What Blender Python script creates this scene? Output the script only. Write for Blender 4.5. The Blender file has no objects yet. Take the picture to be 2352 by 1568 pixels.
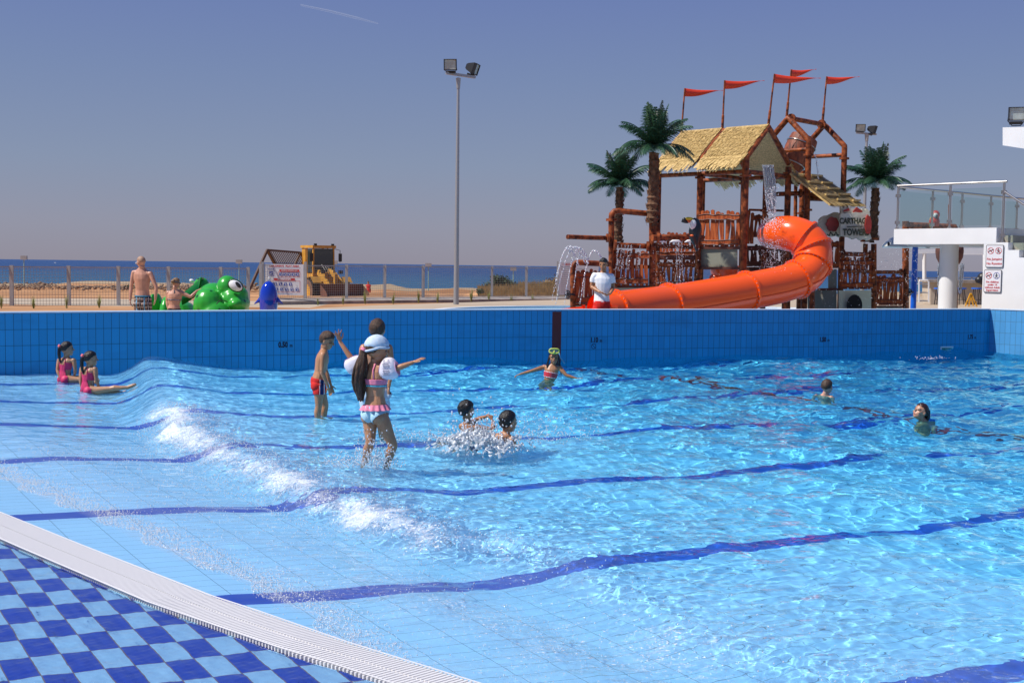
import bpy, bmesh, math, random
import numpy as np
from mathutils import Matrix, Vector
sc = bpy.context.scene
C = sc.collection
PI = math.pi
rad = math.radians
# ---------------------------------------------------------------- camera
F = 2800.0; H = 1.75
cam = bpy.data.cameras.new('camera'); cam_ob = bpy.data.objects.new('camera', cam); C.objects.link(cam_ob); sc.camera = cam_ob
cam.sensor_width = 36; cam.lens = 36*F/2352; cam.clip_start = .1; cam.clip_end = 60000
_p = math.atan(174/F); _r = .0129
FW = Vector((0, math.cos(_p), -math.sin(_p))); _h = Vector((1,0,0)); _v = Vector((0, math.sin(_p), math.cos(_p)))
RT = math.cos(_r)*_h + math.sin(_r)*_v; UP = -math.sin(_r)*_h + math.cos(_r)*_v
cam_ob.matrix_world = Matrix(((RT.x,UP.x,-FW.x,0),(RT.y,UP.y,-FW.y,0),(RT.z,UP.z,-FW.z,H),(0,0,0,1)))
# ---------------------------------------------------------------- sun, sky, exposure
SUN = Vector((-.75,-.2,1)).normalized()
world = bpy.data.worlds.new('World'); sc.world = world; world.use_nodes = True
_nt = world.node_tree; _bg = _nt.nodes['Background']
_sky = _nt.nodes.new('ShaderNodeTexSky'); _sky.sky_type = 'NISHITA'; _sky.sun_disc = False
_sky.sun_elevation = math.asin(SUN.z); _sky.sun_rotation = math.atan2(SUN.x, SUN.y)
_sky.altitude = 0; _sky.air_density = 1.0; _sky.dust_density = .3; _sky.ozone_density = 5
_geo = _nt.nodes.new('ShaderNodeNewGeometry'); _sep = _nt.nodes.new('ShaderNodeSeparateXYZ')
_nt.links.new(_geo.outputs['Incoming'], _sep.inputs[0])
_abs = _nt.nodes.new('ShaderNodeMath'); _abs.operation = 'ABSOLUTE'; _nt.links.new(_sep.outputs[2], _abs.inputs[0])
_ramp = _nt.nodes.new('ShaderNodeValToRGB'); _nt.links.new(_abs.outputs[0], _ramp.inputs[0])
def _lin(c): return tuple(((v/255)/12.92 if v/255 <= .04045 else ((v/255+.055)/1.055)**2.4) for v in c)
_cr = _ramp.color_ramp
SKYC = [(0,(139,135,155)),(.03,(140,140,163)),(.08,(131,142,171)),(.15,(118,134,174)),(.23,(104,121,177)),(.5,(75,105,170)),(1,(50,85,160))]
while len(_cr.elements) < len(SKYC): _cr.elements.new(.5)
for e, (q, c) in zip(_cr.elements, SKYC):
    e.position = q; e.color = (*[v*.94 for v in _lin(c)], 1)
_sk = _nt.nodes.new('ShaderNodeVectorMath'); _sk.operation = 'SCALE'; _sk.inputs['Scale'].default_value = .085
_nt.links.new(_sky.outputs[0], _sk.inputs[0])
_mx = _nt.nodes.new('ShaderNodeMix'); _mx.data_type = 'RGBA'; _mx.inputs[0].default_value = .85
_nt.links.new(_sk.outputs[0], _mx.inputs[6]); _nt.links.new(_ramp.outputs[0], _mx.inputs[7])
_nt.links.new(_mx.outputs[2], _bg.inputs[0]); _bg.inputs[1].default_value = 1.0
_l = bpy.data.lights.new('sun', 'SUN'); _l.energy = 4.9; _l.angle = rad(.5); _l.color = (1,.95,.88)
sun_ob = bpy.data.objects.new('sun', _l); C.objects.link(sun_ob); sun_ob.rotation_euler = SUN.to_track_quat('Z','Y').to_euler()
_l.cycles.is_caustics_light = True
sc.view_settings.view_transform = 'Standard'; sc.view_settings.look = 'None'; sc.view_settings.exposure = .1; sc.view_settings.gamma = 1
sc.cycles.max_bounces = 7; sc.cycles.transparent_max_bounces = 12; sc.cycles.use_denoising = True
sc.cycles.sample_clamp_indirect = 6

# ---------------------------------------------------------------- pixel helpers (photo 2352 x 1568)
CAM = Vector((0,0,H))
def ray(x, y): return FW + RT*((x-1176)/F) - UP*((y-784)/F)
def W(x, y, Y):
    d = ray(x, y); return CAM + d*(Y/d.y)
def G(x, y, z=0.):
    d = ray(x, y); return CAM + d*((z-H)/d.z)
def ppm(Y): return F/Y
D2 = (math.cos(rad(31)), math.sin(rad(31))); N2 = (-D2[1], D2[0])
def st(x, y): return x*D2[0]+y*D2[1], x*N2[0]+y*N2[1]
def xy(s, t): return s*D2[0]+t*N2[0], s*D2[1]+t*N2[1]

# ---------------------------------------------------------------- object helpers
def tag(o, label=None, cat=None, group=None, kind=None):
    if label: o['label'] = label
    if cat: o['category'] = cat
    if group: o['group'] = group
    if kind: o['kind'] = kind
    return o
def thing(name, label, cat, loc=(0,0,0), group=None):
    o = bpy.data.objects.new(name, None); C.objects.link(o); o.location = loc; o.empty_display_size = .2
    return tag(o, label, cat, group)
class MB:
    """collects vertices and faces in WORLD coordinates"""
    def __init__(s): s.v = []; s.f = []; s.m = []; s.mi = 0; s.uv = None
    def add(s, vs, fs):
        b = len(s.v); s.v += [tuple(p) for p in vs]; s.f += [tuple(i+b for i in f) for f in fs]; s.m += [s.mi]*len(fs); return s
    def box(s, c, size, R=None, bev=0):
        hx, hy, hz = size[0]/2, size[1]/2, size[2]/2
        R = R or Matrix.Identity(3); c = Vector(c)
        P = [c + R@Vector((a*hx, b*hy, d*hz)) for a in (-1,1) for b in (-1,1) for d in (-1,1)]
        return s.add(P, [(0,1,3,2),(4,6,7,5),(0,4,5,1),(2,3,7,6),(0,2,6,4),(1,5,7,3)])
    def bar(s, a, b, w, t=None, up=Vector((0,0,1))):
        a = Vector(a); b = Vector(b); d = b-a; L = d.length
        if L < 1e-6: return s
        d /= L; x = d.cross(up); 
        if x.length < 1e-3: x = d.cross(Vector((1,0,0)))
        x.normalize(); z = x.cross(d)
        R = Matrix((x, d, z)).transposed()
        return s.box((a+b)/2, (w, L, t or w), R)
    def tube(s, pts, r, n=10, cap=True, closed=False):
        pts = [Vector(p) for p in pts]; m = len(pts)
        rs = r if hasattr(r, '__len__') else [r]*m
        vs = []; u = None
        for i, p in enumerate(pts):
            if closed: d = pts[(i+1) % m]-pts[i-1]
            else: d = pts[min(i+1, m-1)]-pts[max(i-1, 0)]
            d.normalize()
            if u is None:
                u = d.cross(Vector((0,0,1)))
                if u.length < .05: u = d.cross(Vector((1,0,0)))
            else: u = u - d*u.dot(d)
            u.normalize(); w = d.cross(u)
            for k in range(n):
                a = 2*PI*k/n; vs.append(p + (u*math.cos(a)+w*math.sin(a))*rs[i])
        fs = [(i*n+k, i*n+(k+1) % n, (i+1)*n+(k+1) % n, (i+1)*n+k) for i in range(m-1) for k in range(n)]
        if closed: fs += [((m-1)*n+k, (m-1)*n+(k+1) % n, (k+1) % n, k) for k in range(n)]
        elif cap: fs += [tuple(range(n))[::-1], tuple((m-1)*n+k for k in range(n))]
        return s.add(vs, fs)
    def cyl(s, a, b, r, r2=None, n=12): return s.tube([a, b], [r, r if r2 is None else r2], n)
    def ell(s, c, rx, ry, rz, R=None, nu=14, nv=9):
        c = Vector(c); R = R or Matrix.Identity(3); vs = [c+R@Vector((0,0,rz))]
        for j in range(1, nv):
            a = PI*j/nv
            for k in range(nu):
                b = 2*PI*k/nu; vs.append(c+R@Vector((rx*math.sin(a)*math.cos(b), ry*math.sin(a)*math.sin(b), rz*math.cos(a))))
        vs.append(c+R@Vector((0,0,-rz))); n = nu
        fs = [(0, 1+k, 1+(k+1) % n) for k in range(n)]
        fs += [(1+j*n+k, 1+(j+1)*n+k, 1+(j+1)*n+(k+1) % n, 1+j*n+(k+1) % n) for j in range(nv-2) for k in range(n)]
        L = len(vs)-1; b = 1+(nv-2)*n
        fs += [(L, b+(k+1) % n, b+k) for k in range(n)]
        return s.add(vs, fs)
    def poly(s, pts, ext):
        """flat outline extruded by vector ext"""
        n = len(pts); P = [Vector(p) for p in pts]; e = Vector(ext)
        return s.add(P+[p+e for p in P], [tuple(range(n))[::-1], tuple(range(n, 2*n))]+[(i, (i+1) % n, n+(i+1) % n, n+i) for i in range(n)])
    def build(s, name, mats, parent=None, smooth=False, label=None, cat=None, group=None, kind=None, loc=None, normals=True):
        me = bpy.data.meshes.new(name)
        off = Vector((0,0,0))
        if parent is not None: off = wloc(parent)
        elif loc is not None: off = Vector(loc)
        me.from_pydata([(p[0]-off.x, p[1]-off.y, p[2]-off.z) for p in s.v], [], s.f)
        if not isinstance(mats, (list, tuple)): mats = [mats]
        for m in mats: me.materials.append(m)
        me.polygons.foreach_set('material_index', s.m)
        if smooth: me.polygons.foreach_set('use_smooth', [True]*len(s.f))
        me.update()
        if normals:
            bm = bmesh.new(); bm.from_mesh(me); bmesh.ops.recalc_face_normals(bm, faces=bm.faces); bm.to_mesh(me); bm.free()
        if smooth == 'auto': me.set_sharp_from_angle(angle=rad(40))
        o = bpy.data.objects.new(name, me); C.objects.link(o)
        if parent is not None: o.parent = parent
        else: o.location = off
        o.cycles.is_caustics_receiver = True
        return tag(o, label, cat, group, kind)
def wloc(o):
    v = Vector((0,0,0))
    while o is not None: v += o.location; o = o.parent
    return v
def copy_thing(root, delta, label=None):
    c = root.copy(); C.objects.link(c); c.location = root.location+Vector(delta)
    if label: c['label'] = label
    for ch in list(root.children):
        k = ch.copy(); C.objects.link(k); k.parent = c
        for g in list(ch.children):
            q = g.copy(); C.objects.link(q); q.parent = k
    return c
def grid_mesh(name, X, Y, Z, mats, keep=None, smooth=True, attrs=None, uv=None, parent=None, **tg):
    a, b = X.shape; V = np.stack([X,Y,Z], -1).reshape(-1,3).astype(np.float32)
    i = np.arange(a*b).reshape(a,b); q = np.stack([i[:-1,:-1],i[:-1,1:],i[1:,1:],i[1:,:-1]], -1).reshape(-1,4)
    if keep is not None: q = q[keep.reshape(-1)]
    used = np.zeros(a*b, bool); used[q.ravel()] = True; rem = np.cumsum(used)-1
    V = V[used]; q = rem[q]
    me = bpy.data.meshes.new(name); me.vertices.add(len(V)); me.vertices.foreach_set('co', V.ravel())
    me.loops.add(q.size); me.loops.foreach_set('vertex_index', q.ravel().astype(np.int32))
    me.polygons.add(len(q)); me.polygons.foreach_set('loop_start', np.arange(0, q.size, 4).astype(np.int32))
    me.update(calc_edges=True)
    me.polygons.foreach_set('use_smooth', np.full(len(q), smooth))
    for k, val in (attrs or {}).items():
        at = me.attributes.new(k, 'FLOAT', 'POINT'); at.data.foreach_set('value', val.reshape(-1)[used].astype(np.float32))
    if uv is not None:
        u = me.uv_layers.new(name='UVMap'); UV = np.stack(uv, -1).reshape(-1,2)[used]
        u.data.foreach_set('uv', UV[q.ravel()].ravel().astype(np.float32))
    for m in (mats if isinstance(mats, list) else [mats]): me.materials.append(m)
    o = bpy.data.objects.new(name, me); C.objects.link(o); o.parent = parent
    o.cycles.is_caustics_receiver = True
    return tag(o, **tg)

# ---------------------------------------------------------------- noise
class Noise:
    def __init__(s, seed): s.t = np.random.default_rng(seed).uniform(-1, 1, (512,512))
    def __call__(s, x, y):
        xi = np.floor(x).astype(int); yi = np.floor(y).astype(int); fx = x-xi; fy = y-yi
        fx = fx*fx*(3-2*fx); fy = fy*fy*(3-2*fy); t = s.t
        a = t[xi & 511, yi & 511]; b = t[(xi+1) & 511, yi & 511]; c = t[xi & 511, (yi+1) & 511]; d = t[(xi+1) & 511, (yi+1) & 511]
        return (a*(1-fx)+b*fx)*(1-fy)+(c*(1-fx)+d*fx)*fy
    def fbm(s, x, y, o=4, g=.5):
        r = 0; a = 1.; 
        for k in range(o): r = r+a*s(x*2**k+17.3*k, y*2**k+9.1*k); a *= g
        return r
nz = Noise(5); nz2 = Noise(11)
rng = random.Random(4)

# ---------------------------------------------------------------- materials
def L255(c): return (*_lin(c), 1)
def node(nt, t, **kw):
    n = nt.nodes.new(t)
    for k, v in kw.items():
        if k.startswith('i_'): n.inputs[k[2:].replace('_', ' ')].default_value = v
        else: setattr(n, k, v)
    return n
def mat(name, col, rough=.5, metal=0., spec=.5, var=0., vscale=5., bump=0., bscale=30., vdark=None, trans=0., sss=0., stretch=None, coat=0.):
    m = bpy.data.materials.new(name); m.use_nodes = True; nt = m.node_tree; b = nt.nodes['Principled BSDF']
    b.inputs['Base Color'].default_value = (*col[:3], 1); b.inputs['Roughness'].default_value = rough; b.inputs['Metallic'].default_value = metal
    b.inputs['Specular IOR Level'].default_value = spec
    if coat: b.inputs['Coat Weight'].default_value = coat; b.inputs['Coat Roughness'].default_value = .05
    if sss:
        b.inputs['Subsurface Weight'].default_value = sss; b.inputs['Subsurface Radius'].default_value = (1,.3,.15); b.inputs['Subsurface Scale'].default_value = .02
    if var or bump:
        g = node(nt, 'ShaderNodeTexCoord'); src = g.outputs['Object']
        if stretch:
            mp = node(nt, 'ShaderNodeMapping'); mp.inputs['Scale'].default_value = stretch; nt.links.new(src, mp.inputs[0]); src = mp.outputs[0]
    if var:
        n = node(nt, 'ShaderNodeTexNoise'); n.inputs['Scale'].default_value = vscale; n.inputs['Detail'].default_value = 5; nt.links.new(src, n.inputs['Vector'])
        r = node(nt, 'ShaderNodeValToRGB'); dk = vdark or tuple(c*(1-var) for c in col[:3])
        r.color_ramp.elements[0].position = .35; r.color_ramp.elements[1].position = .65
        r.color_ramp.elements[0].color = (*dk[:3],1); r.color_ramp.elements[1].color = (*[min(1, c*(1+var*.25)) for c in col[:3]],1)
        nt.links.new(n.outputs['Fac'], r.inputs[0]); nt.links.new(r.outputs[0], b.inputs['Base Color'])
    if bump:
        n = node(nt, 'ShaderNodeTexNoise'); n.inputs['Scale'].default_value = bscale; n.inputs['Detail'].default_value = 4; nt.links.new(src, n.inputs['Vector'])
        bp = node(nt, 'ShaderNodeBump'); bp.inputs['Strength'].default_value = bump; bp.inputs['Distance'].default_value = .02
        nt.links.new(n.outputs['Fac'], bp.inputs['Height']); nt.links.new(bp.outputs[0], b.inputs['Normal'])
    return m
def nmath(nt, op, *a):
    x = nt.nodes.new('ShaderNodeMath'); x.operation = op
    for i, q in enumerate(a):
        if isinstance(q, (int, float)): x.inputs[i].default_value = q
        else: nt.links.new(q, x.inputs[i])
    return x.outputs[0]
def nmix(nt, f, a, b):
    x = nt.nodes.new('ShaderNodeMix'); x.data_type = 'RGBA'
    for i, q in ((0, f), (6, a), (7, b)):
        if isinstance(q, tuple): x.inputs[i].default_value = (*q[:3], 1)
        elif isinstance(q, (int, float)): x.inputs[i].default_value = q
        else: nt.links.new(q, x.inputs[i])
    return x.outputs[2]
def grid_coords(m):
    """world position turned into the pool's own tile grid (s along, t across)"""
    nt = m.node_tree; g = node(nt, 'ShaderNodeNewGeometry'); mp = node(nt, 'ShaderNodeMapping'); mp.inputs['Rotation'].default_value = (0,0,-rad(31))
    nt.links.new(g.outputs['Position'], mp.inputs[0]); sp = node(nt, 'ShaderNodeSeparateXYZ'); nt.links.new(mp.outputs[0], sp.inputs[0])
    return nt, mp.outputs[0], sp.outputs
LIGHT_TILE = (.39,.70,.95)
m_floor = mat('pool_floor_tiles', LIGHT_TILE, .35, spec=.4)
nt, vec, so = grid_coords(m_floor)
br = node(nt, 'ShaderNodeTexBrick', offset=0.); nt.links.new(vec, br.inputs[0])
for k, v in (('Scale',1.),('Brick Width',.25),('Row Height',.125),('Mortar Size',.0022)): br.inputs[k].default_value = v
br.inputs['Color1'].default_value = (*LIGHT_TILE,1); br.inputs['Color2'].default_value = (.37,.68,.93,1); br.inputs['Mortar'].default_value = (.13,.26,.36,1)
k = nmath(nt, 'LESS_THAN', nmath(nt, 'ABSOLUTE', nmath(nt, 'SUBTRACT', nmath(nt, 'FRACT', nmath(nt, 'DIVIDE', nmath(nt, 'ADD', so[1], 25+1.25-8.55), 2.5)), .5)), .045)
c = nmix(nt, k, br.outputs[0], (.02,.085,.50))
k2 = nmath(nt, 'LESS_THAN', nmath(nt, 'ABSOLUTE', nmath(nt, 'SUBTRACT', so[0], 12.6)), .07)
k2 = nmath(nt, 'MULTIPLY', k2, nmath(nt, 'GREATER_THAN', so[1], 8.))
c = nmix(nt, k2, c, (.5,.03,.02)); nt.links.new(c, nt.nodes['Principled BSDF'].inputs['Base Color'])

m_check = mat('checker_tiles', LIGHT_TILE, .3)
nt, vec, so = grid_coords(m_check)
br = node(nt, 'ShaderNodeTexBrick', offset=0.); nt.links.new(vec, br.inputs[0])
for k, v in (('Scale',1.),('Brick Width',.125),('Row Height',.27),('Mortar Size',.0026)): br.inputs[k].default_value = v
par = nmath(nt, 'MODULO', nmath(nt, 'ADD', nmath(nt, 'FLOOR', nmath(nt, 'DIVIDE', nmath(nt, 'ADD', so[0], 50.), .125)), nmath(nt, 'FLOOR', nmath(nt, 'DIVIDE', nmath(nt, 'ADD', so[1], 54.), .27))), 2.)
tn = node(nt, 'ShaderNodeTexNoise'); tn.inputs['Scale'].default_value = 9; nt.links.new(vec, tn.inputs['Vector'])
c = nmix(nt, nmath(nt, 'GREATER_THAN', par, .5), (.34,.64,.88), (.02,.055,.44))
tv = nmix(nt, nmath(nt, 'MULTIPLY', tn.outputs[0], .25), c, (.1,.2,.4))
c = nmix(nt, br.outputs['Fac'], tv, (.22,.16,.12)); nt.links.new(c, nt.nodes['Principled BSDF'].inputs['Base Color'])

def wall_tile(name, c1, mortar):
    m = mat(name, c1, .3, spec=.35); nt = m.node_tree; uv = node(nt, 'ShaderNodeUVMap'); br = node(nt, 'ShaderNodeTexBrick', offset=0.)
    nt.links.new(uv.outputs[0], br.inputs[0])
    for k, v in (('Scale',1.),('Brick Width',.1225),('Row Height',.25),('Mortar Size',.003),('Bias',0.)): br.inputs[k].default_value = v
    br.inputs['Color1'].default_value = (*c1,1); br.inputs['Color2'].default_value = (*[v*.9 for v in c1],1); br.inputs['Mortar'].default_value = (*mortar,1)
    n = node(nt, 'ShaderNodeTexNoise'); n.inputs['Scale'].default_value = 1.3; n.inputs['Detail'].default_value = 5
    mp = node(nt, 'ShaderNodeMapping'); mp.inputs['Scale'].default_value = (1,2.2,1); nt.links.new(uv.outputs[0], mp.inputs[0]); nt.links.new(mp.outputs[0], n.inputs['Vector'])
    f = nmath(nt, 'MULTIPLY', nmath(nt, 'MAXIMUM', nmath(nt, 'SUBTRACT', n.outputs[0], .56), 0.), 2.2)
    nt.links.new(nmix(nt, f, br.outputs[0], tuple(v*.55 for v in c1)), nt.nodes['Principled BSDF'].inputs['Base Color'])
    bp = node(nt, 'ShaderNodeBump'); bp.inputs['Strength'].default_value = .4; bp.inputs['Distance'].default_value = .004
    nt.links.new(nmath(nt, 'SUBTRACT', 1., br.outputs['Fac']), bp.inputs['Height']); nt.links.new(bp.outputs[0], nt.nodes['Principled BSDF'].inputs['Normal'])
    return m
m_wall = wall_tile('shaded_wall_tiles', (.02,.34,.66), (.003,.04,.055))  # deeper of two copies of the tile; this wall's shade is in the colour
m_wall2 = wall_tile('sunlit_wall_tiles', (.09,.33,.62), (.05,.12,.16))  # paler copy of the same tile, with its sunlit look in the colour
m_coping = mat('coping_tile', (.55,.68,.80), .3)
m_white = mat('white_render', (.78,.77,.76), .85, spec=.2, var=.06, vscale=1.2)
m_pipe = mat('rust_pipe', (.31,.078,.022), .5, spec=.25, var=.8, vscale=9., vdark=(.06,.014,.006))
m_plank = mat('red_plank', (.40,.10,.028), .6, spec=.2, var=.5, vscale=3.5, vdark=(.22,.04,.015), stretch=(6,6,1), bump=.3)
m_wood_dk = mat('dark_rail', (.13,.03,.015), .5, var=.4, vscale=3, stretch=(1,1,4))
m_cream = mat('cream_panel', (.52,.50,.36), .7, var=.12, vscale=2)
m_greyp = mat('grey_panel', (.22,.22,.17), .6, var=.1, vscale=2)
m_orange = mat('orange_fibreglass', (.95,.105,.010), .25, spec=.45, coat=.2)
m_steel = mat('brushed_steel', (.45,.44,.42), .3, metal=.9)
m_galv = mat('galvanised_post', (.42,.42,.42), .5, metal=.4, var=.15, vscale=3)
m_black = mat('black_housing', (.015,.015,.017), .4)
m_lamp = mat('lamp_glass', (.45,.52,.50), .08, spec=.8, var=.3, vscale=4)
m_thatch = mat('straw_thatch', (.66,.47,.19), .5, var=.5, vscale=22, vdark=(.44,.29,.09), stretch=(1,1,1), spec=.6)
m_concrete = mat('concrete', (.36,.31,.27), .9, var=.3, vscale=2.5, bump=.3, bscale=12)
m_deck = mat('beige_deck', (.47,.37,.26), .9, var=.12, vscale=1.5)
m_whitepaint = mat('white_paint', (.8,.8,.8), .4)
m_green_dk = mat('palm_leaf', (.032,.095,.045), .42, spec=.5, var=.35, vscale=4)
m_trunk = mat('palm_trunk', (.16,.075,.035), .85, var=.5, vscale=9, bump=.6, bscale=25)
m_drop = mat('water_drop', (.92,.95,1.0), .08, spec=1.)
m_drop.node_tree.nodes['Principled BSDF'].inputs['Transmission Weight'].default_value = .25
# ================================================================ SETTING: pool
def catmull(P, n=8):
    P = [Vector(p) for p in P]; out = []
    for i in range(len(P)-1):
        p0 = P[max(i-1,0)]; p1 = P[i]; p2 = P[i+1]; p3 = P[min(i+2, len(P)-1)]
        for k in range(n):
            t = k/n; out.append(.5*((2*p1)+(p2-p0)*t+(2*p0-5*p1+4*p2-p3)*t*t+(3*p1-p0-3*p2+p3)*t**3))
    out.append(P[-1]); return out
WTOP = .91
wall_pts = catmull([(-18,12.9,0),(-13.5,15.6,0),(-10.3,17.45,0),(-7.38,19.07,0),(-4.2,20.85,0),(-1.08,22.35,0),(2.6,23.8,0),(6.48,25.2,0),(9.89,26.72,0),(10.62,27.1,0)], 10)
corner = wall_pts[-1].copy()
SIDE = Vector((.64,-.77,0)).normalized()
WALLN = Vector(N2+(0,))
def floor_z(s): return -np.interp(s, [-60,2.0,7.4,13.3,18.4,22.5,60], [-2.5,0,.5,1.1,1.5,1.75,1.75])
def wall_strip(name, pts, z0, z1, out, m, uoff=0., **kw):
    """tiled inner face with its back and top, thickness along out(i)"""
    arc = [0.]
    for a, b in zip(pts, pts[1:]): arc.append(arc[-1]+(b-a).length)
    n = len(pts); X = np.zeros((5, n)); Y = np.zeros((5, n)); Z = np.zeros((5, n)); U = np.zeros((5, n)); Vv = np.zeros((5, n))
    for i, p in enumerate(pts):
        o = out(i)*.3
        for r, (q, z) in enumerate(((p, z0), (p, z1), (p+o, z1), (p+o, z0), (p, z0))):
            X[r,i], Y[r,i], Z[r,i] = q.x, q.y, z; U[r,i] = arc[i]+uoff; Vv[r,i] = z-z1 + (0 if r in (0,1) else .001)
    return grid_mesh(name, X, Y, Z, m, smooth=False, uv=(U, Vv), **kw)
def wnorm(i):
    a = wall_pts[max(i-1,0)]; b = wall_pts[min(i+1, len(wall_pts)-1)]; d = (b-a).normalized(); return Vector((-d.y, d.x, 0))
pool_wall = thing('pool_wall', 'long curved shaded blue tiled wall behind the swimmers', 'wall', (0,23,0))
def ws(name, pts, z0, z1, out, m, parent, **kw):
    o = wall_strip(name, pts, z0, z1, out, m, parent=parent, **kw); o.location = -wloc(parent); return o
ws('tiled_face', wall_pts, -2.2, WTOP, wnorm, m_wall, pool_wall)
b = MB()
for i in range(len(wall_pts)-1):
    p, q = wall_pts[i], wall_pts[i+1]; n0, n1 = wnorm(i), wnorm(i+1)
    P = [p-n0*.012, q-n1*.012, q+n1*.33, p+n0*.33]
    b.add([v+Vector((0,0,WTOP+.003)) for v in P]+[v+Vector((0,0,WTOP+.022)) for v in P], [(4,5,6,7),(0,1,5,4),(2,3,7,6),(0,3,2,1)])
b.build('coping', m_coping, pool_wall)
side_wall = thing('pool_side_wall', 'short sunlit blue tiled wall at the right edge of the pool', 'wall', corner)
side_pts = [corner+SIDE*.0+SIDE*k for k in np.linspace(0, 16, 20)]
sn = Vector((-SIDE.y, SIDE.x, 0)); sn = sn if sn.x > 0 else -sn
ws('tiled_face', side_pts, -2.2, WTOP, lambda i: sn, m_wall2, side_wall)
b = MB(); P = [corner-sn*.012+WALLN*.0, corner+SIDE*16-sn*.012, corner+SIDE*16+sn*.3, corner+sn*.3]
b.add([v+Vector((0,0,WTOP+.004)) for v in P]+[v+Vector((0,0,WTOP+.024)) for v in P], [(4,5,6,7),(0,1,5,4),(2,3,7,6),(0,3,2,1)])
b.build('coping', m_coping, side_wall)
def wall_hit(xpx):
    """point of the back wall seen in photo column xpx, with its tangent"""
    r = ray(xpx, 760); k = r.x/r.y
    for a, c in zip(wall_pts, wall_pts[1:]):
        fa = a.x-k*a.y; fc = c.x-k*c.y
        if fa*fc <= 0 and a.y > 0:
            t = fa/(fa-fc); return a.lerp(c, t), (c-a).normalized()
def font_mesh(txt, size, offset=0.):
    cu = bpy.data.curves.new('t', 'FONT'); cu.body = txt; cu.size = size; cu.align_x = 'CENTER'; cu.align_y = 'CENTER'; cu.offset = offset; cu.resolution_u = 3
    o = bpy.data.objects.new('t', cu); dg = bpy.context.evaluated_depsgraph_get(); C.objects.link(o); dg.update()
    me = bpy.data.meshes.new_from_object(o.evaluated_get(dg)); bpy.data.objects.remove(o); bpy.data.curves.remove(cu)
    return me
def text_on(name, txt, size, pos, xdir, m, parent, up=Vector((0,0,1)), offset=0., sx=1., label=None):
    me = font_mesh(txt, size, offset); xdir = Vector(xdir).normalized(); z = xdir.cross(up).normalized()
    u2 = z.cross(xdir)
    me.transform(Matrix(((xdir.x*sx,u2.x,z.x,0),(xdir.y*sx,u2.y,z.y,0),(xdir.z*sx,u2.z,z.z,0),(0,0,0,1))))
    me.materials.clear(); me.materials.append(m); o = bpy.data.objects.new(name, me); C.objects.link(o); o.parent = parent
    o.location = Vector(pos)+z*.003-wloc(parent)
    if label: o['label'] = label
    return o
m_ink = mat('black_ink', (.006,.010,.03), .5)
m_ink_red = mat('red_ink', (.55,.03,.03), .6)
m_ink_blue = mat('blue_ink', (.03,.06,.32), .6)
def ring(b, c, xd, r, w, slash=True, up=Vector((0,0,1)), off=.003, n=24):
    xd = Vector(xd).normalized(); nn = xd.cross(up).normalized(); c = Vector(c)+nn*off
    P = []; 
    for rr in (r, r-w):
        P += [c+xd*rr*math.cos(2*PI*k/n)+up*rr*math.sin(2*PI*k/n) for k in range(n)]
    b.add(P, [(k, (k+1) % n, n+(k+1) % n, n+k) for k in range(n)])
    if slash:
        d = (xd+up*-1).normalized(); e = (xd+up).normalized()*w*.5; d = d*(r-w*.5)
        b.add([c-d-e+nn*.001, c+d-e+nn*.001, c+d+e+nn*.001, c-d+e+nn*.001], [(0,1,2,3)])
for xp, yp, txt in ((650,792,'0.50m'),(1365,781,'1.10m'),(1890,780,'1.50m'),(2229,774,'1.75m')):
    p, tg = wall_hit(xp); z = W(xp, yp, p.y).z
    text_on('depth_marking', txt[:-1], .13, (p.x, p.y, z), tg, m_ink, pool_wall, offset=.007, sx=.74)
    text_on('depth_marking', 'm', .085, (p.x+tg.x*.145, p.y+tg.y*.145, z-.012), tg, m_ink, pool_wall, offset=.003, sx=.8)
p, tg = wall_hit(1364); z = W(1364, 795, p.y).z; b = MB(); ring(b, (p.x, p.y, z), tg, .052, .01); b.build('no_diving_symbol', m_ink, pool_wall, normals=False)
# red stripe: 1.5 tiles wide
p, tg = wall_hit(1278.5); nn = Vector((tg.y, -tg.x, 0)); b = MB()
b.box(p+nn*.0+Vector((0,0,-.62)), (.185,.008,WTOP*2+1.2), Matrix((tg, -nn, Vector((0,0,1)))).transposed()); b.build('red_stripe', mat('red_wall_tile', (.16,.012,.012), .3), pool_wall)
# skimmer frame
p, tg = wall_hit(2176); nn = Vector((tg.y, -tg.x, 0)); z = W(2176, 802, p.y).z; Rm = Matrix((tg, -nn, Vector((0,0,1)))).transposed()
b = MB()
for dx, dz, sx, sz in ((0,.05,.36,.03),(0,-.13,.36,.03),(-.17,-.04,.03,.15),(.17,-.04,.03,.15)): b.box(p+nn*.006+tg*dx+Vector((0,0,z+dz)), (sx,.012,sz), Rm)
sk = b.build('skimmer_frame', m_whitepaint, pool_wall)
b = MB(); b.box(p+nn*.003+Vector((0,0,z-.04)), (.31,.004,.15), Rm); b.build('skimmer_mouth', mat('skimmer_dark', (.08,.22,.20), .3), pool_wall)

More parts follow.
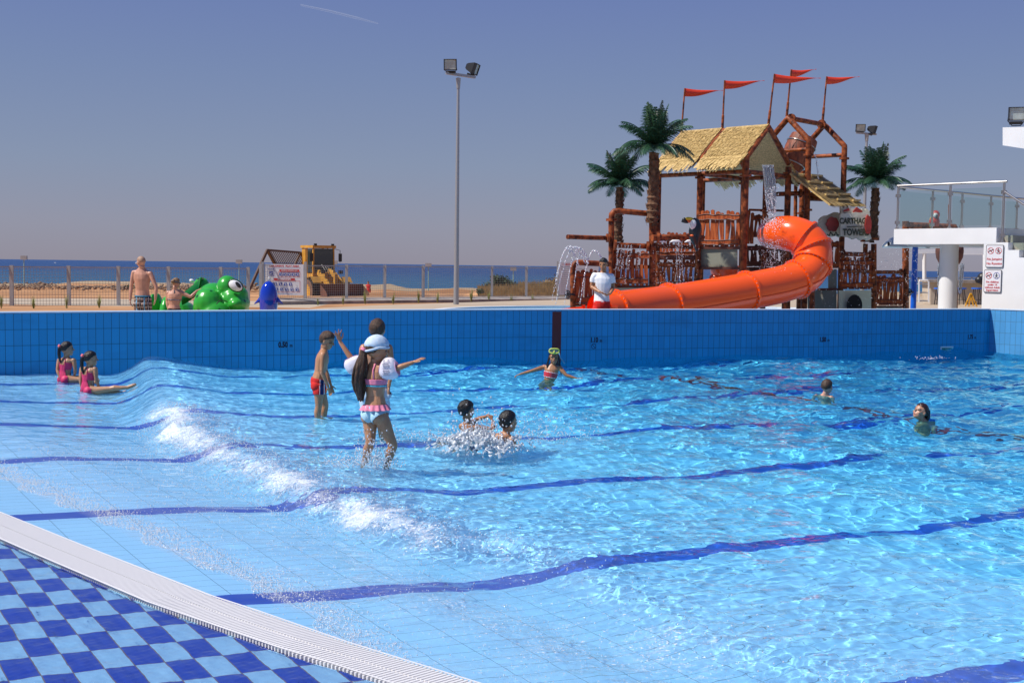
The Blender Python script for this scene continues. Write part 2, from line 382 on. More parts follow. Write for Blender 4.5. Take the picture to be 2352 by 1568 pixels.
# ---- pool floor, grate band, checker deck: one height function
G_OUT = [(-14,16),(1.23-.9,12),(1.23,8.66),(1.51,7.5),(1.87,6.08),(2.2,5.12),(2.52,4.37),(2.95,3.6),(3.7,2.6),(6,0.5)]
def _gs(t, inner=False):
    P = sorted([(b_, a_) for a_, b_ in G_OUT[1:]]); ts = [p_[0] for p_ in P]; ss = [p_[1] for p_ in P]
    return np.interp(t, ts, ss) - (.32+.0*t if inner else 0)
def pool_keep(X, Y, m=.12):
    """cells inside the pool: this side of the back wall and of the side wall"""
    wx = np.array([p_.x for p_ in wall_pts]+[60.]); wy = np.array([p_.y for p_ in wall_pts]+[27.1+40])
    a = Y < np.interp(X, wx, wy)+m
    dx = X-corner.x; dy = Y-corner.y
    return a & (dx*sn.x+dy*sn.y < m)
ss_ = np.arange(-12, 34, .25); tt_ = np.arange(-6, 34, .25); S_, T_ = np.meshgrid(ss_, tt_)
X_, Y_ = xy(S_, T_); Zf = floor_z(S_); Zf = np.where(S_ < 2.0, np.minimum(Zf, .10), Zf)
cx = X_[:-1,:-1]+.0; cy = Y_[:-1,:-1]
kp = pool_keep(cx, cy, .3) & (S_[:-1,:-1] > _gs(T_[:-1,:-1])-.5)
pool_floor = grid_mesh('pool_floor', X_, Y_, Zf, m_floor, keep=kp, kind='structure')
kd = (S_[:-1,:-1] <= _gs(T_[:-1,:-1])-.3) & pool_keep(cx, cy, .3)
def fl_z(s): return np.where(s < 2.0, np.minimum(floor_z(s), .10), floor_z(s))
# strips following the grate curve: grate band and the checker deck
tg_ = np.linspace(-2, 14, 900)
def band(name, s_off0, s_off1, dz, m, n=2, **kw):
    r = np.linspace(s_off0, s_off1, n); Tm, Rm_ = np.meshgrid(tg_, r); Sm = _gs(Tm)+Rm_; X, Y = xy(Sm, Tm)
    return grid_mesh(name, X, Y, fl_z(Sm)+dz, m, smooth=True, **kw)
band('checkered_deck', -16, -.31, .006, m_check, n=60, kind='structure')
# grate: ribbed white strip, slats across the band
m_grate = mat('white_grate', (.84,.82,.80), .35, spec=.5)
gr = thing('drain_grate', 'white ribbed overflow grate curving along the shallow edge of the pool', 'drain', (*xy(1.5,7),0))
b = MB(); t = 1.5; ro = np.random.default_rng(2)
_sl = rad(0)
while t < 13.5:
    so_, si_ = float(_gs(t)), float(_gs(t))-.32
    # each slat lies across the band (perpendicular to the curve)
    ds = float(_gs(t+.1)-_gs(t-.1))/.2
    nvec = Vector((1, -ds)).normalized()
    for (a0, a1) in ((0., .157), (.163, .32)):
        P = []
        for w_ in (-.0068, .0068):
            for a_ in (a0, a1):
                s2 = so_-a_*nvec.x*.97; t2 = t-a_*nvec.y+w_; X, Y = xy(s2, t2); P.append((X, Y, float(fl_z(np.array(s2)))))
        z0, z1 = .006, .030
        q = [Vector(v) for v in P]
        b.add([q[0]+Vector((0,0,z0)), q[1]+Vector((0,0,z0)), q[3]+Vector((0,0,z0)), q[2]+Vector((0,0,z0)), q[0]+Vector((0,0,z1)), q[1]+Vector((0,0,z1)), q[3]+Vector((0,0,z1)), q[2]+Vector((0,0,z1))],
              [(0,1,5,4),(1,2,6,5),(2,3,7,6),(3,0,4,7),(4,5,6,7)])
    t += .021
b.build('slats', m_grate, gr)
o = band('base_channel', -.32, 0, .016, mat('grate_base', (.66,.66,.67), .5, var=.2), n=3, parent=gr); o.location = -gr.location
for so_ in (-.325, .0):
    o = band('edge_rail', so_-.008, so_+.008, .034, m_grate, n=2, parent=gr); o.location = -gr.location

# ---- water
def smooth01(x, a, b): 
    q = np.clip((x-a)/(b-a), 0, 1); return q*q*(3-2*q)
yy_ = np.exp(np.linspace(math.log(3.7), math.log(29), 1000)); A_, B_ = np.meshgrid(np.linspace(-.66, .66, 1150), yy_)
X = A_*B_; Y = B_; s, t = X*D2[0]+Y*D2[1], X*N2[0]+Y*N2[1]
fz = fl_z(s)
sc_t = np.interp(t, [0,3,4.0,4.8,6.2,6.7,7.5,9.2,12.2,14.9,17.5,20.1,24], [4.4,4.0,3.88,3.84,4.0,3.68,3.45,3.38,3.45,3.98,4.55,5.15,5.9])
rough_t = 1-smooth01(t, 12.6, 14.6)              # where the wave has broken
sc_t = sc_t + rough_t*(.10*nz(t*1.3, t*0+3)+.06*nz(t*4, t*0+8))
u = s-sc_t
h_t = np.interp(t, [0,4,6,7.2,10,12.5,14.5,18,20.5], [.03,.035,.05,.12,.13,.15,.19,.22,.27])
wave = np.where(u < 0, np.exp(-(u/.24)**2), np.exp(-(u/.75)**1.6)) if False else np.where(u < 0, np.exp(-(u/(.20+.12*(1-rough_t)))**2), np.exp(-np.abs(u/.85)**1.7))
depth = np.clip(-fz, 0, None)
Z = np.zeros_like(X); r_ = np.random.default_rng(3)
for i in range(70):
    lam = math.exp(r_.uniform(math.log(.11), math.log(2.6))); th = r_.normal(rad(211), .95); kk = 2*PI/lam
    Z += .0036*lam**.9*np.sin((c_ := kk*(math.cos(th)*X+math.sin(th)*Y)+r_.uniform(0, 6.28))+.6*np.sin(c_))
amp = np.interp(s, [2,4.0,6,9,30], [.12,.32,.62,.92,1.05])
Z = Z*amp + .05*smooth01(s, 6, 11)*(np.sin((s*.9+.35*t)*1.25+1.0)+.6*np.sin(s*.5-t*.8))
# fine turbulence in the thin moving film
turb = nz.fbm(s*5+.5*nz2(s*3,t*3), t*8, 3, .5)*.009 + nz2(s*13, t*20)*.0030
film = (1-smooth01(s, 4.2, 6.5))*(.45+.55*smooth01(t, 4.5, 7.5))
Z = Z + .025*smooth01(s, 6.5, 10)
Z = Z + turb*film*np.interp(depth, [0,.05,.2], [.25,.6,1])
Z += wave*h_t - .05*np.exp(-((u+.55)/.4)**2)*(t > 3)
foamz = rough_t*np.exp(-((u+.05)/.30)**2)
Z += foamz*(.25+.75*smooth01(t, 5.4, 7.2))*(.020*nz.fbm(s*6, t*6, 3, .55)+.005*nz2.fbm(s*26, t*26, 2, .6))
Z += np.where((u > .1), 1, 0)*rough_t*np.exp(-np.abs(u/1.0))*.0015*nz2.fbm(s*14, t*14, 2, .6)*smooth01(t, 5.4, 7.5)
s_f = np.interp(t, [0,4.4,5.0,5.65,6.8,8.3,10.1,14,20], [3.4,2.1,2.2,2.27,2.09,1.83,1.48,.8,-1])+.035*nz(t*1.7, t*0+2)+.018*nz(t*6, t*0+5)
filmth = .0115+.026*smooth01(s, s_f, s_f+.9)
low = fz+filmth+turb*.55*smooth01(s, s_f-.1, s_f+.3)
Z = np.where(s < s_f-.03, fz+.0115+turb*.10, np.maximum(Z-.035, low))
# thin water standing over the checkered deck
s_in = _gs(t)-.345; deckw = s < s_in
rp = np.zeros_like(Z)
for i in range(26):
    lam = math.exp(r_.uniform(math.log(.035), math.log(.3))); th = r_.normal(rad(31), .9); kk = 2*PI/lam
    rp += .00075*lam**.55*np.sin((c_ := kk*(math.cos(th)*X+math.sin(th)*Y)+r_.uniform(0, 6.28))+.5*np.sin(c_))
Z = np.where(deckw, fz+.028*smooth01(s_in-s, 0, .03)+rp*1.6+.0012*nz2.fbm(s*20,t*9,2), Z)
# splash mounds round the swimmers
def bump_at(px, py, r, hgt):
    global Z
    g = G(px, py); q = np.exp(-((X-g.x)**2+((Y-g.y)*.8)**2)/r**2); Z = Z+q*hgt*(1+.8*nz2.fbm(X*9, Y*9, 3, .6)); return q
fo = np.zeros_like(Z)
for px, py, rr, hh, f in ((1100,1022,.30,.04,1.),(1050,1030,.28,.05,.9),(1150,1030,.22,.04,.7),(845,1082,.22,.006,.8),(790,1080,.26,.012,.8),(905,1085,.15,.008,.5),(1260,1012,.35,.0,.45),(970,1010,.3,.01,.4),(1330,1005,.3,0,.3),(800,995,.3,.01,.3)):
    fo = np.maximum(fo, bump_at(px, py, rr, hh)*f)
for px, py, rr in ((1272,876,.16),(1893,915,.14),(2117,962,.14),(735,950,.10),(862,1000,.12),(150,870,.15),(205,893,.15)):
    g = G(px, py); dd = np.sqrt((X-g.x)**2+(Y-g.y)**2); Z += .006*np.exp(-dd/rr/1.2)*np.sin(dd*38)
str_t = np.interp(t, [2.5,3.6,4.6,5.6,6.6,7.4,9,10.5,12,13.5,14.5], [.35,.55,.50,.35,.70,.98,1.05,.95,1.08,1.0,.2])
wig = .07*nz.fbm(s*1.5, t*2.2, 3, .6)
foam = np.maximum(fo, np.exp(-((u+.08+wig)/.24)**2)*str_t)
foam = np.maximum(foam, np.where(u > -.1, np.exp(-(np.abs(u)/np.interp(t, [4,8,11,13], [.3,.35,.7,.8]))**1.5), 0)*str_t*.72)
foam = np.maximum(foam, np.where((s > s_f) & (u < 0), .50+.14*nz(s*2, t*2), 0)*np.interp(t, [6,9.5,13], [1,.9,.25]))
foam = np.maximum(foam, np.where(s > s_f-.05, np.exp(-(np.abs(s-s_f-.03)/.10)), 0)*.85*np.interp(t, [5,10,15], [1,.9,.35]))
foam = np.maximum(foam, np.where((t < 6.0) & (s < 6), .38+.2*nz.fbm(s*1.1, t*1.1, 3), 0)*smooth01(6.2-t, 0, 1.5))
foam = np.maximum(foam, np.exp(-((t-20.1)/.5)**2)*np.exp(-((u+.05)/.25)**2)*.45)
foam = foam*(.94+.20*nz2.fbm(s*1.6, t*1.6, 3, .6))
foam = np.where(deckw | (s < s_f-.08), 0, foam)
wk = pool_keep(X[:-1,:-1], Y[:-1,:-1], .05)
mid_hide = (s < _gs(t)+.012) & ~(s < s_in+.02)
wk &= ~mid_hide[:-1,:-1]
m_water = bpy.data.materials.new('pool_water'); m_water.use_nodes = True; nt = m_water.node_tree; nt.nodes.remove(nt.nodes['Principled BSDF'])
gl = node(nt, 'ShaderNodeBsdfGlass'); gl.inputs['IOR'].default_value = 1.33; gl.inputs['Roughness'].default_value = 0
da = node(nt, 'ShaderNodeAttribute', attribute_name='tint'); fa = node(nt, 'ShaderNodeAttribute', attribute_name='foam')
nt.links.new(nmix(nt, da.outputs['Fac'], (.99,1.,1.), (.42,.96,1.)), gl.inputs[0])
df = node(nt, 'ShaderNodeBsdfPrincipled'); df.inputs['Base Color'].default_value = (.86,.90,.94,1); df.inputs['Roughness'].default_value = .25
gg = node(nt, 'ShaderNodeNewGeometry')
n1 = node(nt, 'ShaderNodeTexNoise'); n1.inputs['Scale'].default_value = 15; n1.inputs['Detail'].default_value = 9; n1.inputs['Roughness'].default_value = .72; n1.inputs['Distortion'].default_value = .6; mpf = node(nt, 'ShaderNodeMapping'); mpf.inputs['Rotation'].default_value = (0,0,-rad(31)); mpf.inputs['Scale'].default_value = (.8,1.5,1.5); nt.links.new(gg.outputs['Position'], mpf.inputs[0]); nt.links.new(mpf.outputs[0], n1.inputs['Vector'])
bp = node(nt, 'ShaderNodeBump'); bp.inputs['Strength'].default_value = .8; bp.inputs['Distance'].default_value = .012; nt.links.new(n1.outputs[0], bp.inputs['Height']); nt.links.new(bp.outputs[0], df.inputs['Normal'])
thr = nmath(nt, 'SUBTRACT', nmath(nt, 'ADD', nmath(nt, 'MULTIPLY', fa.outputs['Fac'], .62), n1.outputs[0]), .90)
fac = nmath(nt, 'MULTIPLY', nmath(nt, 'MINIMUM', nmath(nt, 'MAXIMUM', nmath(nt, 'MULTIPLY', thr, 3.0), 0.), 1.), .86)
nv = node(nt, 'ShaderNodeTexNoise'); nv.inputs['Scale'].default_value = 3.5; nv.inputs['Detail'].default_value = 6; nv.inputs['Roughness'].default_value = .7; nt.links.new(gg.outputs['Position'], nv.inputs['Vector'])
veil = nmath(nt, 'MULTIPLY', nmath(nt, 'MULTIPLY', fa.outputs['Fac'], nv.outputs[0]), .30); fac = nmath(nt, 'MAXIMUM', fac, veil)
n6 = node(nt, 'ShaderNodeTexNoise'); n6.inputs['Scale'].default_value = 62; n6.inputs['Detail'].default_value = 3; nt.links.new(gg.outputs['Position'], n6.inputs['Vector'])
fk = nmath(nt, 'MINIMUM', nmath(nt, 'MAXIMUM', nmath(nt, 'MULTIPLY', nmath(nt, 'SUBTRACT', nmath(nt, 'ADD', nmath(nt, 'ADD', nmath(nt, 'MULTIPLY', fa.outputs['Fac'], .26), n6.outputs[0]), nmath(nt, 'MULTIPLY', nv.outputs[0], .32)), .925), 8.), 0.), .85)  # fine white flecks: froth, and glints of the ripples put in as colour
fac = nmath(nt, 'MAXIMUM', fac, fk)
ms = node(nt, 'ShaderNodeMixShader'); nt.links.new(fac, ms.inputs[0]); nt.links.new(gl.outputs[0], ms.inputs[1]); nt.links.new(df.outputs[0], ms.inputs[2]); nt.links.new(ms.outputs[0], nt.nodes['Material Output'].inputs[0])
tint = np.where(deckw, 0, np.clip(1-np.exp(-depth*1.7), 0, 1))
water = grid_mesh('pool_water', X, Y, Z, m_water, keep=wk, attrs={'foam': foam, 'tint': tint}, kind='structure')
water.cycles.is_caustics_caster = True; water.cycles.is_caustics_receiver = False
def water_z(x, y):
    i = np.argmin(np.abs(yy_-y)); j = int(np.clip(round((x/yy_[i]+.66)/1.32*1149), 0, 1149)); return float(Z[i,j])
WX, WY, WZ, WFOAM = X, Y, Z, foam

# ---------------------------------------------------------------- ground, sea
m_ground = mat('sandy_ground', (.50,.27,.13), .95, spec=.1)
nt = m_ground.node_tree; g = node(nt, 'ShaderNodeNewGeometry'); sp = node(nt, 'ShaderNodeSeparateXYZ'); nt.links.new(g.outputs['Position'], sp.inputs[0])
n1 = node(nt, 'ShaderNodeTexNoise'); n1.inputs['Scale'].default_value = .25; n1.inputs['Detail'].default_value = 8; n1.inputs['Roughness'].default_value = .65
mp = node(nt, 'ShaderNodeMapping'); mp.inputs['Scale'].default_value = (.35,1,1); nt.links.new(g.outputs['Position'], mp.inputs[0]); nt.links.new(mp.outputs[0], n1.inputs['Vector'])
r1 = node(nt, 'ShaderNodeValToRGB'); r1.color_ramp.elements[0].position = .35; r1.color_ramp.elements[0].color = (.30,.15,.07,1); r1.color_ramp.elements[1].position = .65; r1.color_ramp.elements[1].color = (.58,.32,.16,1)
nt.links.new(n1.outputs[0], r1.inputs[0])
wet = nmath(nt, 'SUBTRACT', nmath(nt, 'ADD', n1.outputs[0], .25), nmath(nt, 'DIVIDE', nmath(nt, 'ABSOLUTE', nmath(nt, 'SUBTRACT', sp.outputs[1], 52.)), 14.))
c = nmix(nt, nmath(nt, 'MULTIPLY', nmath(nt, 'MULTIPLY', nmath(nt, 'LESS_THAN', sp.outputs[0], -8.), nmath(nt, 'GREATER_THAN', wet, .48)), .85), r1.outputs[0], (.46,.40,.31))
c = nmix(nt, nmath(nt, 'MULTIPLY', nmath(nt, 'GREATER_THAN', sp.outputs[1], 96.), .7), c, (.34,.29,.20))
nt.links.new(c, nt.nodes['Principled BSDF'].inputs['Base Color'])
ka = np.concatenate([[-6,-4,-3,-2,-1.4,-1],np.linspace(-.8,.8,120),[1,1.4,2,3,4,6]])
rows = np.concatenate([[0,.02,.05,.1,.16],np.linspace(.2,1,80)])
wxk = np.array([p_.x/p_.y for p_ in wall_pts]); wyk = np.array([p_.y for p_ in wall_pts])
y0 = np.interp(ka, wxk, wyk); y0 = np.where(ka < wxk[0], 12.9, y0)
y0 = np.where(ka > wxk[-1], np.maximum((corner.x*.77+corner.y*.64)/(ka*.77+.64), 3), y0)+.15
K_, Q_ = np.meshgrid(ka, rows); Y0 = np.broadcast_to(y0, K_.shape); Yg = Y0+(118-Y0)*Q_; Xg = K_*Yg
Zg = -.02-.5*smooth01(Yg, 55, 95)+.08*nz.fbm(Xg*.2, Yg*.2, 4)*smooth01(Yg, 54, 70)
Zg += .55*np.exp(-((Yg-98)/3.)**2)*(.7+.6*nz2.fbm(Xg*.4, Yg*.4, 4)) - 4.2*smooth01(Yg, 101, 113)
ground = grid_mesh('ground', Xg, Yg, Zg, m_ground, kind='structure')
# far land behind the camera and to the sides
b = MB(); b.add([(-400,-300,-.6),(400,-300,-.6),(400,118,-2.6),(-400,118,-2.6)], [(0,1,2,3)]); b.build('outer_ground', m_ground, kind='structure')
m_sea = mat('sea_water', (.010,.045,.12), .35, spec=.3)
nt = m_sea.node_tree; g = node(nt, 'ShaderNodeNewGeometry'); sp = node(nt, 'ShaderNodeSeparateXYZ'); nt.links.new(g.outputs['Position'], sp.inputs[0])
bs = nt.nodes['Principled BSDF']
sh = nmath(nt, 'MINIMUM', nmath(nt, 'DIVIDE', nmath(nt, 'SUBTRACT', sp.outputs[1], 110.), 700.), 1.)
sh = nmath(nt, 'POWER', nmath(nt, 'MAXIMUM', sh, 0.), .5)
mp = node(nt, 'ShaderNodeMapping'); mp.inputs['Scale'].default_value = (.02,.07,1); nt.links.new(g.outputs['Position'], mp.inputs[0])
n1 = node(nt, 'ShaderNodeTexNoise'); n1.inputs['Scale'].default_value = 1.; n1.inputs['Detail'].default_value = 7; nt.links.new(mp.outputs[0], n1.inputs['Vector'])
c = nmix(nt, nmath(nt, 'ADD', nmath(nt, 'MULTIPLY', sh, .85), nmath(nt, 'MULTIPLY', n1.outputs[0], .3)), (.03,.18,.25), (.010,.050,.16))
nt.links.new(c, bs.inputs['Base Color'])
n2 = node(nt, 'ShaderNodeTexNoise'); n2.inputs['Scale'].default_value = .8; n2.inputs['Detail'].default_value = 8; n2.inputs['Roughness'].default_value = .7
mp2 = node(nt, 'ShaderNodeMapping'); mp2.inputs['Scale'].default_value = (.25,1,1); nt.links.new(g.outputs['Position'], mp2.inputs[0]); nt.links.new(mp2.outputs[0], n2.inputs['Vector'])
bp = node(nt, 'ShaderNodeBump'); bp.inputs['Strength'].default_value = 1.; bp.inputs['Distance'].default_value = .8; nt.links.new(n2.outputs[0], bp.inputs['Height']); nt.links.new(bp.outputs[0], bs.inputs['Normal'])
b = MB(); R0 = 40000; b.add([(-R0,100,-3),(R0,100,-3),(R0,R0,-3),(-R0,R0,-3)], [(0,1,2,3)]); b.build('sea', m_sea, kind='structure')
# play deck (beige) and splash pool
def flat(name, pts, z, m, **kw):
    b = MB(); b.add([(p_[0], p_[1], z) for p_ in pts], [tuple(range(len(pts)))]); return b.build(name, m, **kw)
deckL = [G(690,712,.1), G(760,706,.1), G(880,700.5,.1)]
dk = [(-9.5,20),(-8.6,30),(-8.0,38)]+[(g_.x, g_.y) for g_ in deckL]+[(0.5,58),(14,74),(60,90),(70,30),(corner.x+.4,corner.y+.2)]
dk += [((p_+wnorm(i)*.31).x, (p_+wnorm(i)*.31).y) for i, p_ in list(enumerate(wall_pts))[::-1] if -9.3 < p_.x < 10.3]
dk = [dk[0]]+dk[1:]
b = MB(); b.add([(p_[0], p_[1], .1) for p_ in dk], [tuple(range(len(dk)))]); o = b.build('play_deck', m_deck, kind='structure')
pl = [(-1.0,25.5),(-2.6,33),(-3.0,40),(-2.0,45.2),(.5,48.2),(3,49.4),(7,50.5),(11,50.6),(13.5,47),(13.4,40),(12.2,33),(10.6,30.6),(8,28.2),(3,25.9)]
plc = [(v.x, v.y) for v in catmull([(a_, b_, 0) for a_, b_ in pl+[pl[0]]], 6)[:-1]]
cen = Vector((5.5,38))
m_spw = mat('splash_pool_water', (.22,.50,.70), .08, bump=.5, bscale=3)
flat('splash_pool_water', plc, .115, m_spw, kind='structure')
rim = thing('splash_pool_rim', 'low white kerb round the shallow splash pool under the play tower', 'kerb', (0,40,.1))
b = MB(); n = len(plc); rb = []
for k in range(n):
    p_ = Vector(plc[k]); d_ = (p_-cen).normalized()
    for rr, zz in ((0,.10),(0,.17),(.32,.17),(.32,.10)): rb.append((p_.x+d_.x*rr, p_.y+d_.y*rr, zz))
b.add(rb, [(k*4+j, ((k+1) % n)*4+j, ((k+1) % n)*4+j+1, k*4+j+1) for k in range(n) for j in range(3)]); b.build('kerb', m_whitepaint, rim)
# ================================================================ fence, poles, signs, beach
def Wz(x, y, Y): return W(x, y, Y)
m_wire = mat('wire_mesh', (.40,.40,.36), .5, metal=.3)
def fence_run(pts, z_top_px, label, post_x=None, zb=None):
    pass
def make_fence(label, P0, P1, posts, zt0, zt1, zb0, zb1):
    """posts: list of parameters along P0-P1"""
    P0 = Vector(P0); P1 = Vector(P1); f = thing('wire_fence', label, 'fence', (P0.x, P0.y, zb0))
    d = (P1-P0); L = d.length
    zt = lambda q: zt0+(zt1-zt0)*q; zb = lambda q: zb0+(zb1-zb0)*q
    for q in posts:
        p_ = P0+d*q; b = MB(); b.box((p_.x, p_.y, (zt(q)+zb(q))/2+.01), (.13,.10,zt(q)-zb(q)+.04)); b.build('post', m_galv, f)
    b = MB(); b.bar((P0.x, P0.y, zt(0)-.03), (P1.x, P1.y, zt(1)-.03), .045); b.build('top_rail', m_galv, f)
    b = MB(); b.bar((P0.x, P0.y, zb(0)+.05), (P1.x, P1.y, zb(1)+.05), .02); n = int(L/.11); w = .006
    ex = d.normalized(); ny = Vector((-ex.y, ex.x, 0))
    for i in range(n+1):
        q = i/n; p_ = P0+d*q; b.add([(p_.x-ex.x*w, p_.y-ex.y*w, zb(q)), (p_.x+ex.x*w, p_.y+ex.y*w, zb(q)), (p_.x+ex.x*w, p_.y+ex.y*w, zt(q)), (p_.x-ex.x*w, p_.y-ex.y*w, zt(q))], [(0,1,2,3)])
    for k in range(1, 14):
        h = k/14; a_ = (P0.x, P0.y, zb(0)+(zt(0)-zb(0))*h); c_ = (P1.x, P1.y, zb(1)+(zt(1)-zb(1))*h)
        b.add([(a_[0],a_[1],a_[2]-w),(c_[0],c_[1],c_[2]-w),(c_[0],c_[1],c_[2]+w),(a_[0],a_[1],a_[2]+w)], [(0,1,2,3)])
    b.build('mesh_panel', m_wire, f, normals=False)
    return f
def par_on(P0, P1, xpx):
    r = ray(xpx, 650); k = r.x/r.y; a = P0[0]-k*P0[1]; c = P1[0]-k*P1[1]; return a/(a-c)
FA = (-23.6, 44.2); FB = (-10.9, 50.6)
FC = (-10.7, 51.8); FD = (14.5, 76.0)
lp = [par_on(FA, FB, x) for x in (27,158,272,387,507)]
make_fence('low wire mesh fence on the left, running behind the bald man and the green frog', (*FA,0), (*FB,0), [0]+lp+[.995], 1.47, 1.52, -.06, -.06)
rp_ = [par_on(FC, FD, x) for x in (701,796,884,972,1046,1130,1209,1283,1352,1420,1485,1550,1610,1665)]
make_fence('wire mesh fence standing on the concrete kerb behind the tall lamp post', (*FC,0), (*FD,0), [.0]+rp_+[1], 1.66, 1.72, .22, .12)
# concrete kerb walls under the fences
def kerb_wall(name, label, A, B_, ztop, w, front, zt2=None):
    A = Vector((*A,0)); B_ = Vector((*B_,0)); d = (B_-A).normalized(); n = Vector((d.y, -d.x, 0)); zt2 = ztop if zt2 is None else zt2
    o = thing(name, label, 'kerb wall', (A.x, A.y, 0)); b = MB(); a0 = A-n*.12-Vector((0,0,.3)); b0 = B_-n*.12-Vector((0,0,.3)); a1 = A+n*w-Vector((0,0,.3)); b1 = B_+n*w-Vector((0,0,.3))
    up = Vector((0,0,1))
    b.add([a0, a1, b1, b0, a0+up*(.3+ztop), a1+up*(.3+ztop-front), b1+up*(.3+zt2-front), b0+up*(.3+zt2)], [(4,5,6,7),(1,2,6,5),(0,4,7,3),(0,1,5,4),(2,3,7,6)])
    b.build('concrete_base', m_concrete, o); return o
kerb_wall('kerb_wall', 'raised concrete kerb under the right hand wire fence, beside the lamp post', FC, FD, .23, 1.1, .10, .13)
kerb_wall('kerb_wall', 'low brown concrete kerb along the foot of the left hand fence', FA, FB, -.02, 7.0, .12)

# weeds growing at the kerb
m_weed = mat('weed_green', (.34,.38,.12), .8, var=.4, vscale=6)
m_dry = mat('dry_grass', (.42,.28,.10), .9, var=.4, vscale=3)
m_bush = mat('bush_leaf', (.045,.085,.025), .7, var=.4, vscale=3)
def weed(x, ytop, ybot, Y, k, label):
    base = W(x, ybot, Y); top = W(x, ytop, Y); h = top.z-base.z
    b = MB(); r = random.Random(k)
    for i in range(22):
        a = r.uniform(0, 2*PI); l = h*r.uniform(.35, 1.); sp = h*.22*r.uniform(.2, 1); tip = base+Vector((math.cos(a)*sp, math.sin(a)*sp, l)); m1 = base.lerp(tip, .55)+Vector((0,0,l*.05))
        w = Vector((math.sin(a), -math.cos(a), 0))*.012
        b.add([base+w*.4, base-w*.4, m1-w, m1+w, tip], [(0,1,2,3),(3,2,4)])
        for j in range(3):
            q = base.lerp(tip, r.uniform(.3, .95)); e = Vector((r.uniform(-1,1), r.uniform(-1,1), r.uniform(-.1,.8))).normalized()*.09
            b.add([q, q+e*.5+w, q+e], [(0,1,2)])
    return b.build('weed', m_weed, label=label, cat='weed', group='weeds along the fence kerb', loc=base, normals=False)
WE = [(3,674,712,43.5,'leftmost weed, at the left edge of the photo'),(77,676,712,44,'thin weed between the first and second fence posts from the left'),(153,672,712,44.6,'weed leaning on the second fence post from the left'),(228,672,712,45.4,'weed between the second fence post and the bald man'),
 (730,680,704,51.5,'small weed on the kerb right of the play area sign'),(788,676,703,52.4,'weed on the kerb below the loader bucket'),(839,660,700,53.4,'tall weed in front of the loader bucket, near the third post'),(903,664,702,54.2,'weed on the kerb between lamp post and loader, bushy one'),(961,662,699,55.8,'tall weed just left of the fifth fence post'),(1005,664,698,56.4,'weed on the kerb immediately left of the lamp post'),
 (1082,654,696,58.2,'tallest weed, just right of the lamp post'),(1123,664,694,59.5,'weed at the fence post right of the lamp post'),(1174,670,697,60.5,'weed in front of the round green bush'),(1223,670,697,61.6,'weed right of the green bush, near the fountain arcs')]
for k, (x, a_, c_, Y, lb) in enumerate(WE): weed(x, a_, c_, Y, k, lb)

# lamp posts
m_pole = mat('pole_grey', (.36,.36,.37), .45, metal=.5)
def floodlight(parent, c, face, w, h, arm_z, light=False):
    """housing with a glass front aimed along face, yoke under it"""
    c = Vector(c); f = Vector(face).normalized(); x = f.cross(Vector((0,0,1))).normalized(); u = x.cross(f); R = Matrix((x, f, u)).transposed()
    b = MB(); P = []
    for (k, yy, sc_) in ((0,.10,1.),(1,.03,1.02),(2,-.22,.62),(3,-.30,.35)):
        P += [c+R@Vector((sx*w/2*sc_, yy*w/.45, sz*h/2*sc_)) for sx, sz in ((-1,-1),(1,-1),(1,1),(-1,1))]
    b.add(P, [(i*4+j, i*4+(j+1) % 4, (i+1)*4+(j+1) % 4, (i+1)*4+j) for i in range(3) for j in range(4)]+[(0,1,2,3),(12,13,14,15)])
    fr = w*.045
    for sx, sz, a_, d_ in ((0,-1,w,fr),(0,1,w,fr),(-1,0,fr,h),(1,0,fr,h)): b.box(c+R@Vector((sx*(w/2-fr/2), .125*w/.45, sz*(h/2-fr/2))), (a_, .05*w/.45, d_), R)
    b.box(c+R@Vector((0,-.05*w/.45,-h*.66)), (w*.75, .16*w/.45, h*.24), R)
    hs = b.build('housing', m_black, parent)
    b = MB(); b.box(c+R@Vector((0,.104*w/.45,0)), (w*.9,.006,h*.88), R); b.build('glass', m_lamp, hs)
    b = MB(); zb = arm_z
    b.tube([c+x*w*.46-u*h*.1, c+x*w*.5-u*h*.5, Vector((c.x+x.x*w*.25, c.y+x.y*w*.25, zb)), Vector((c.x-x.x*w*.25, c.y-x.y*w*.25, zb)), c-x*w*.5-u*h*.5, c-x*w*.46-u*h*.1], w*.03, 6)
    b.build('yoke', m_black, hs)
    return hs
def lamp_post(label, base, top, Y, arm, r0, r1, lamps):
    B0 = base; T0 = top; o = thing('lamp_post', label, 'lamp post', B0)
    b = MB(); T1 = Vector((B0.x, B0.y, T0.z)); b.tube([B0, B0.lerp(T1,.5), T1], [r0, (r0+r1)/2, r1], 14); b.cyl(T1-Vector((0,0,.45)), T1-Vector((0,0,.02)), r1*1.35, r1*1.9); b.build('pole', m_pole, o, smooth='auto')
    b = MB(); b.bar(arm[0], arm[1], .12, .10); b.build('cross_arm', m_pole, o)
    for (c, face, w, h) in lamps: floodlight(o, c, face, w, h, arm[0].z+.05)
    return o
Y = 51.
lamp_post('tall grey lamp post with two floodlights, standing alone near the middle of the photo', W(1047.5,701,Y), W(1059.5,179,Y), Y, (W(1025,168,Y-.4), W(1091,178,Y+.4)), .115, .055,
  [(W(1035,149,Y-.4), (-.1,-1,-.12), .52, .44), (W(1088,158,Y+.4), (1,-.25,-.35), .50, .46)])
Y = 74.
lamp_post('distant grey lamp post rising behind the right hand palm tree', W(1979,700,Y), W(1986,307,Y), Y, (W(1966,305,Y), W(2013,309,Y)), .13, .07,
  [(W(1976,294,Y), (-.1,-1,-.12), .56, .44), (W(2006,298,Y), (1,-.2,-.3), .54, .46)])
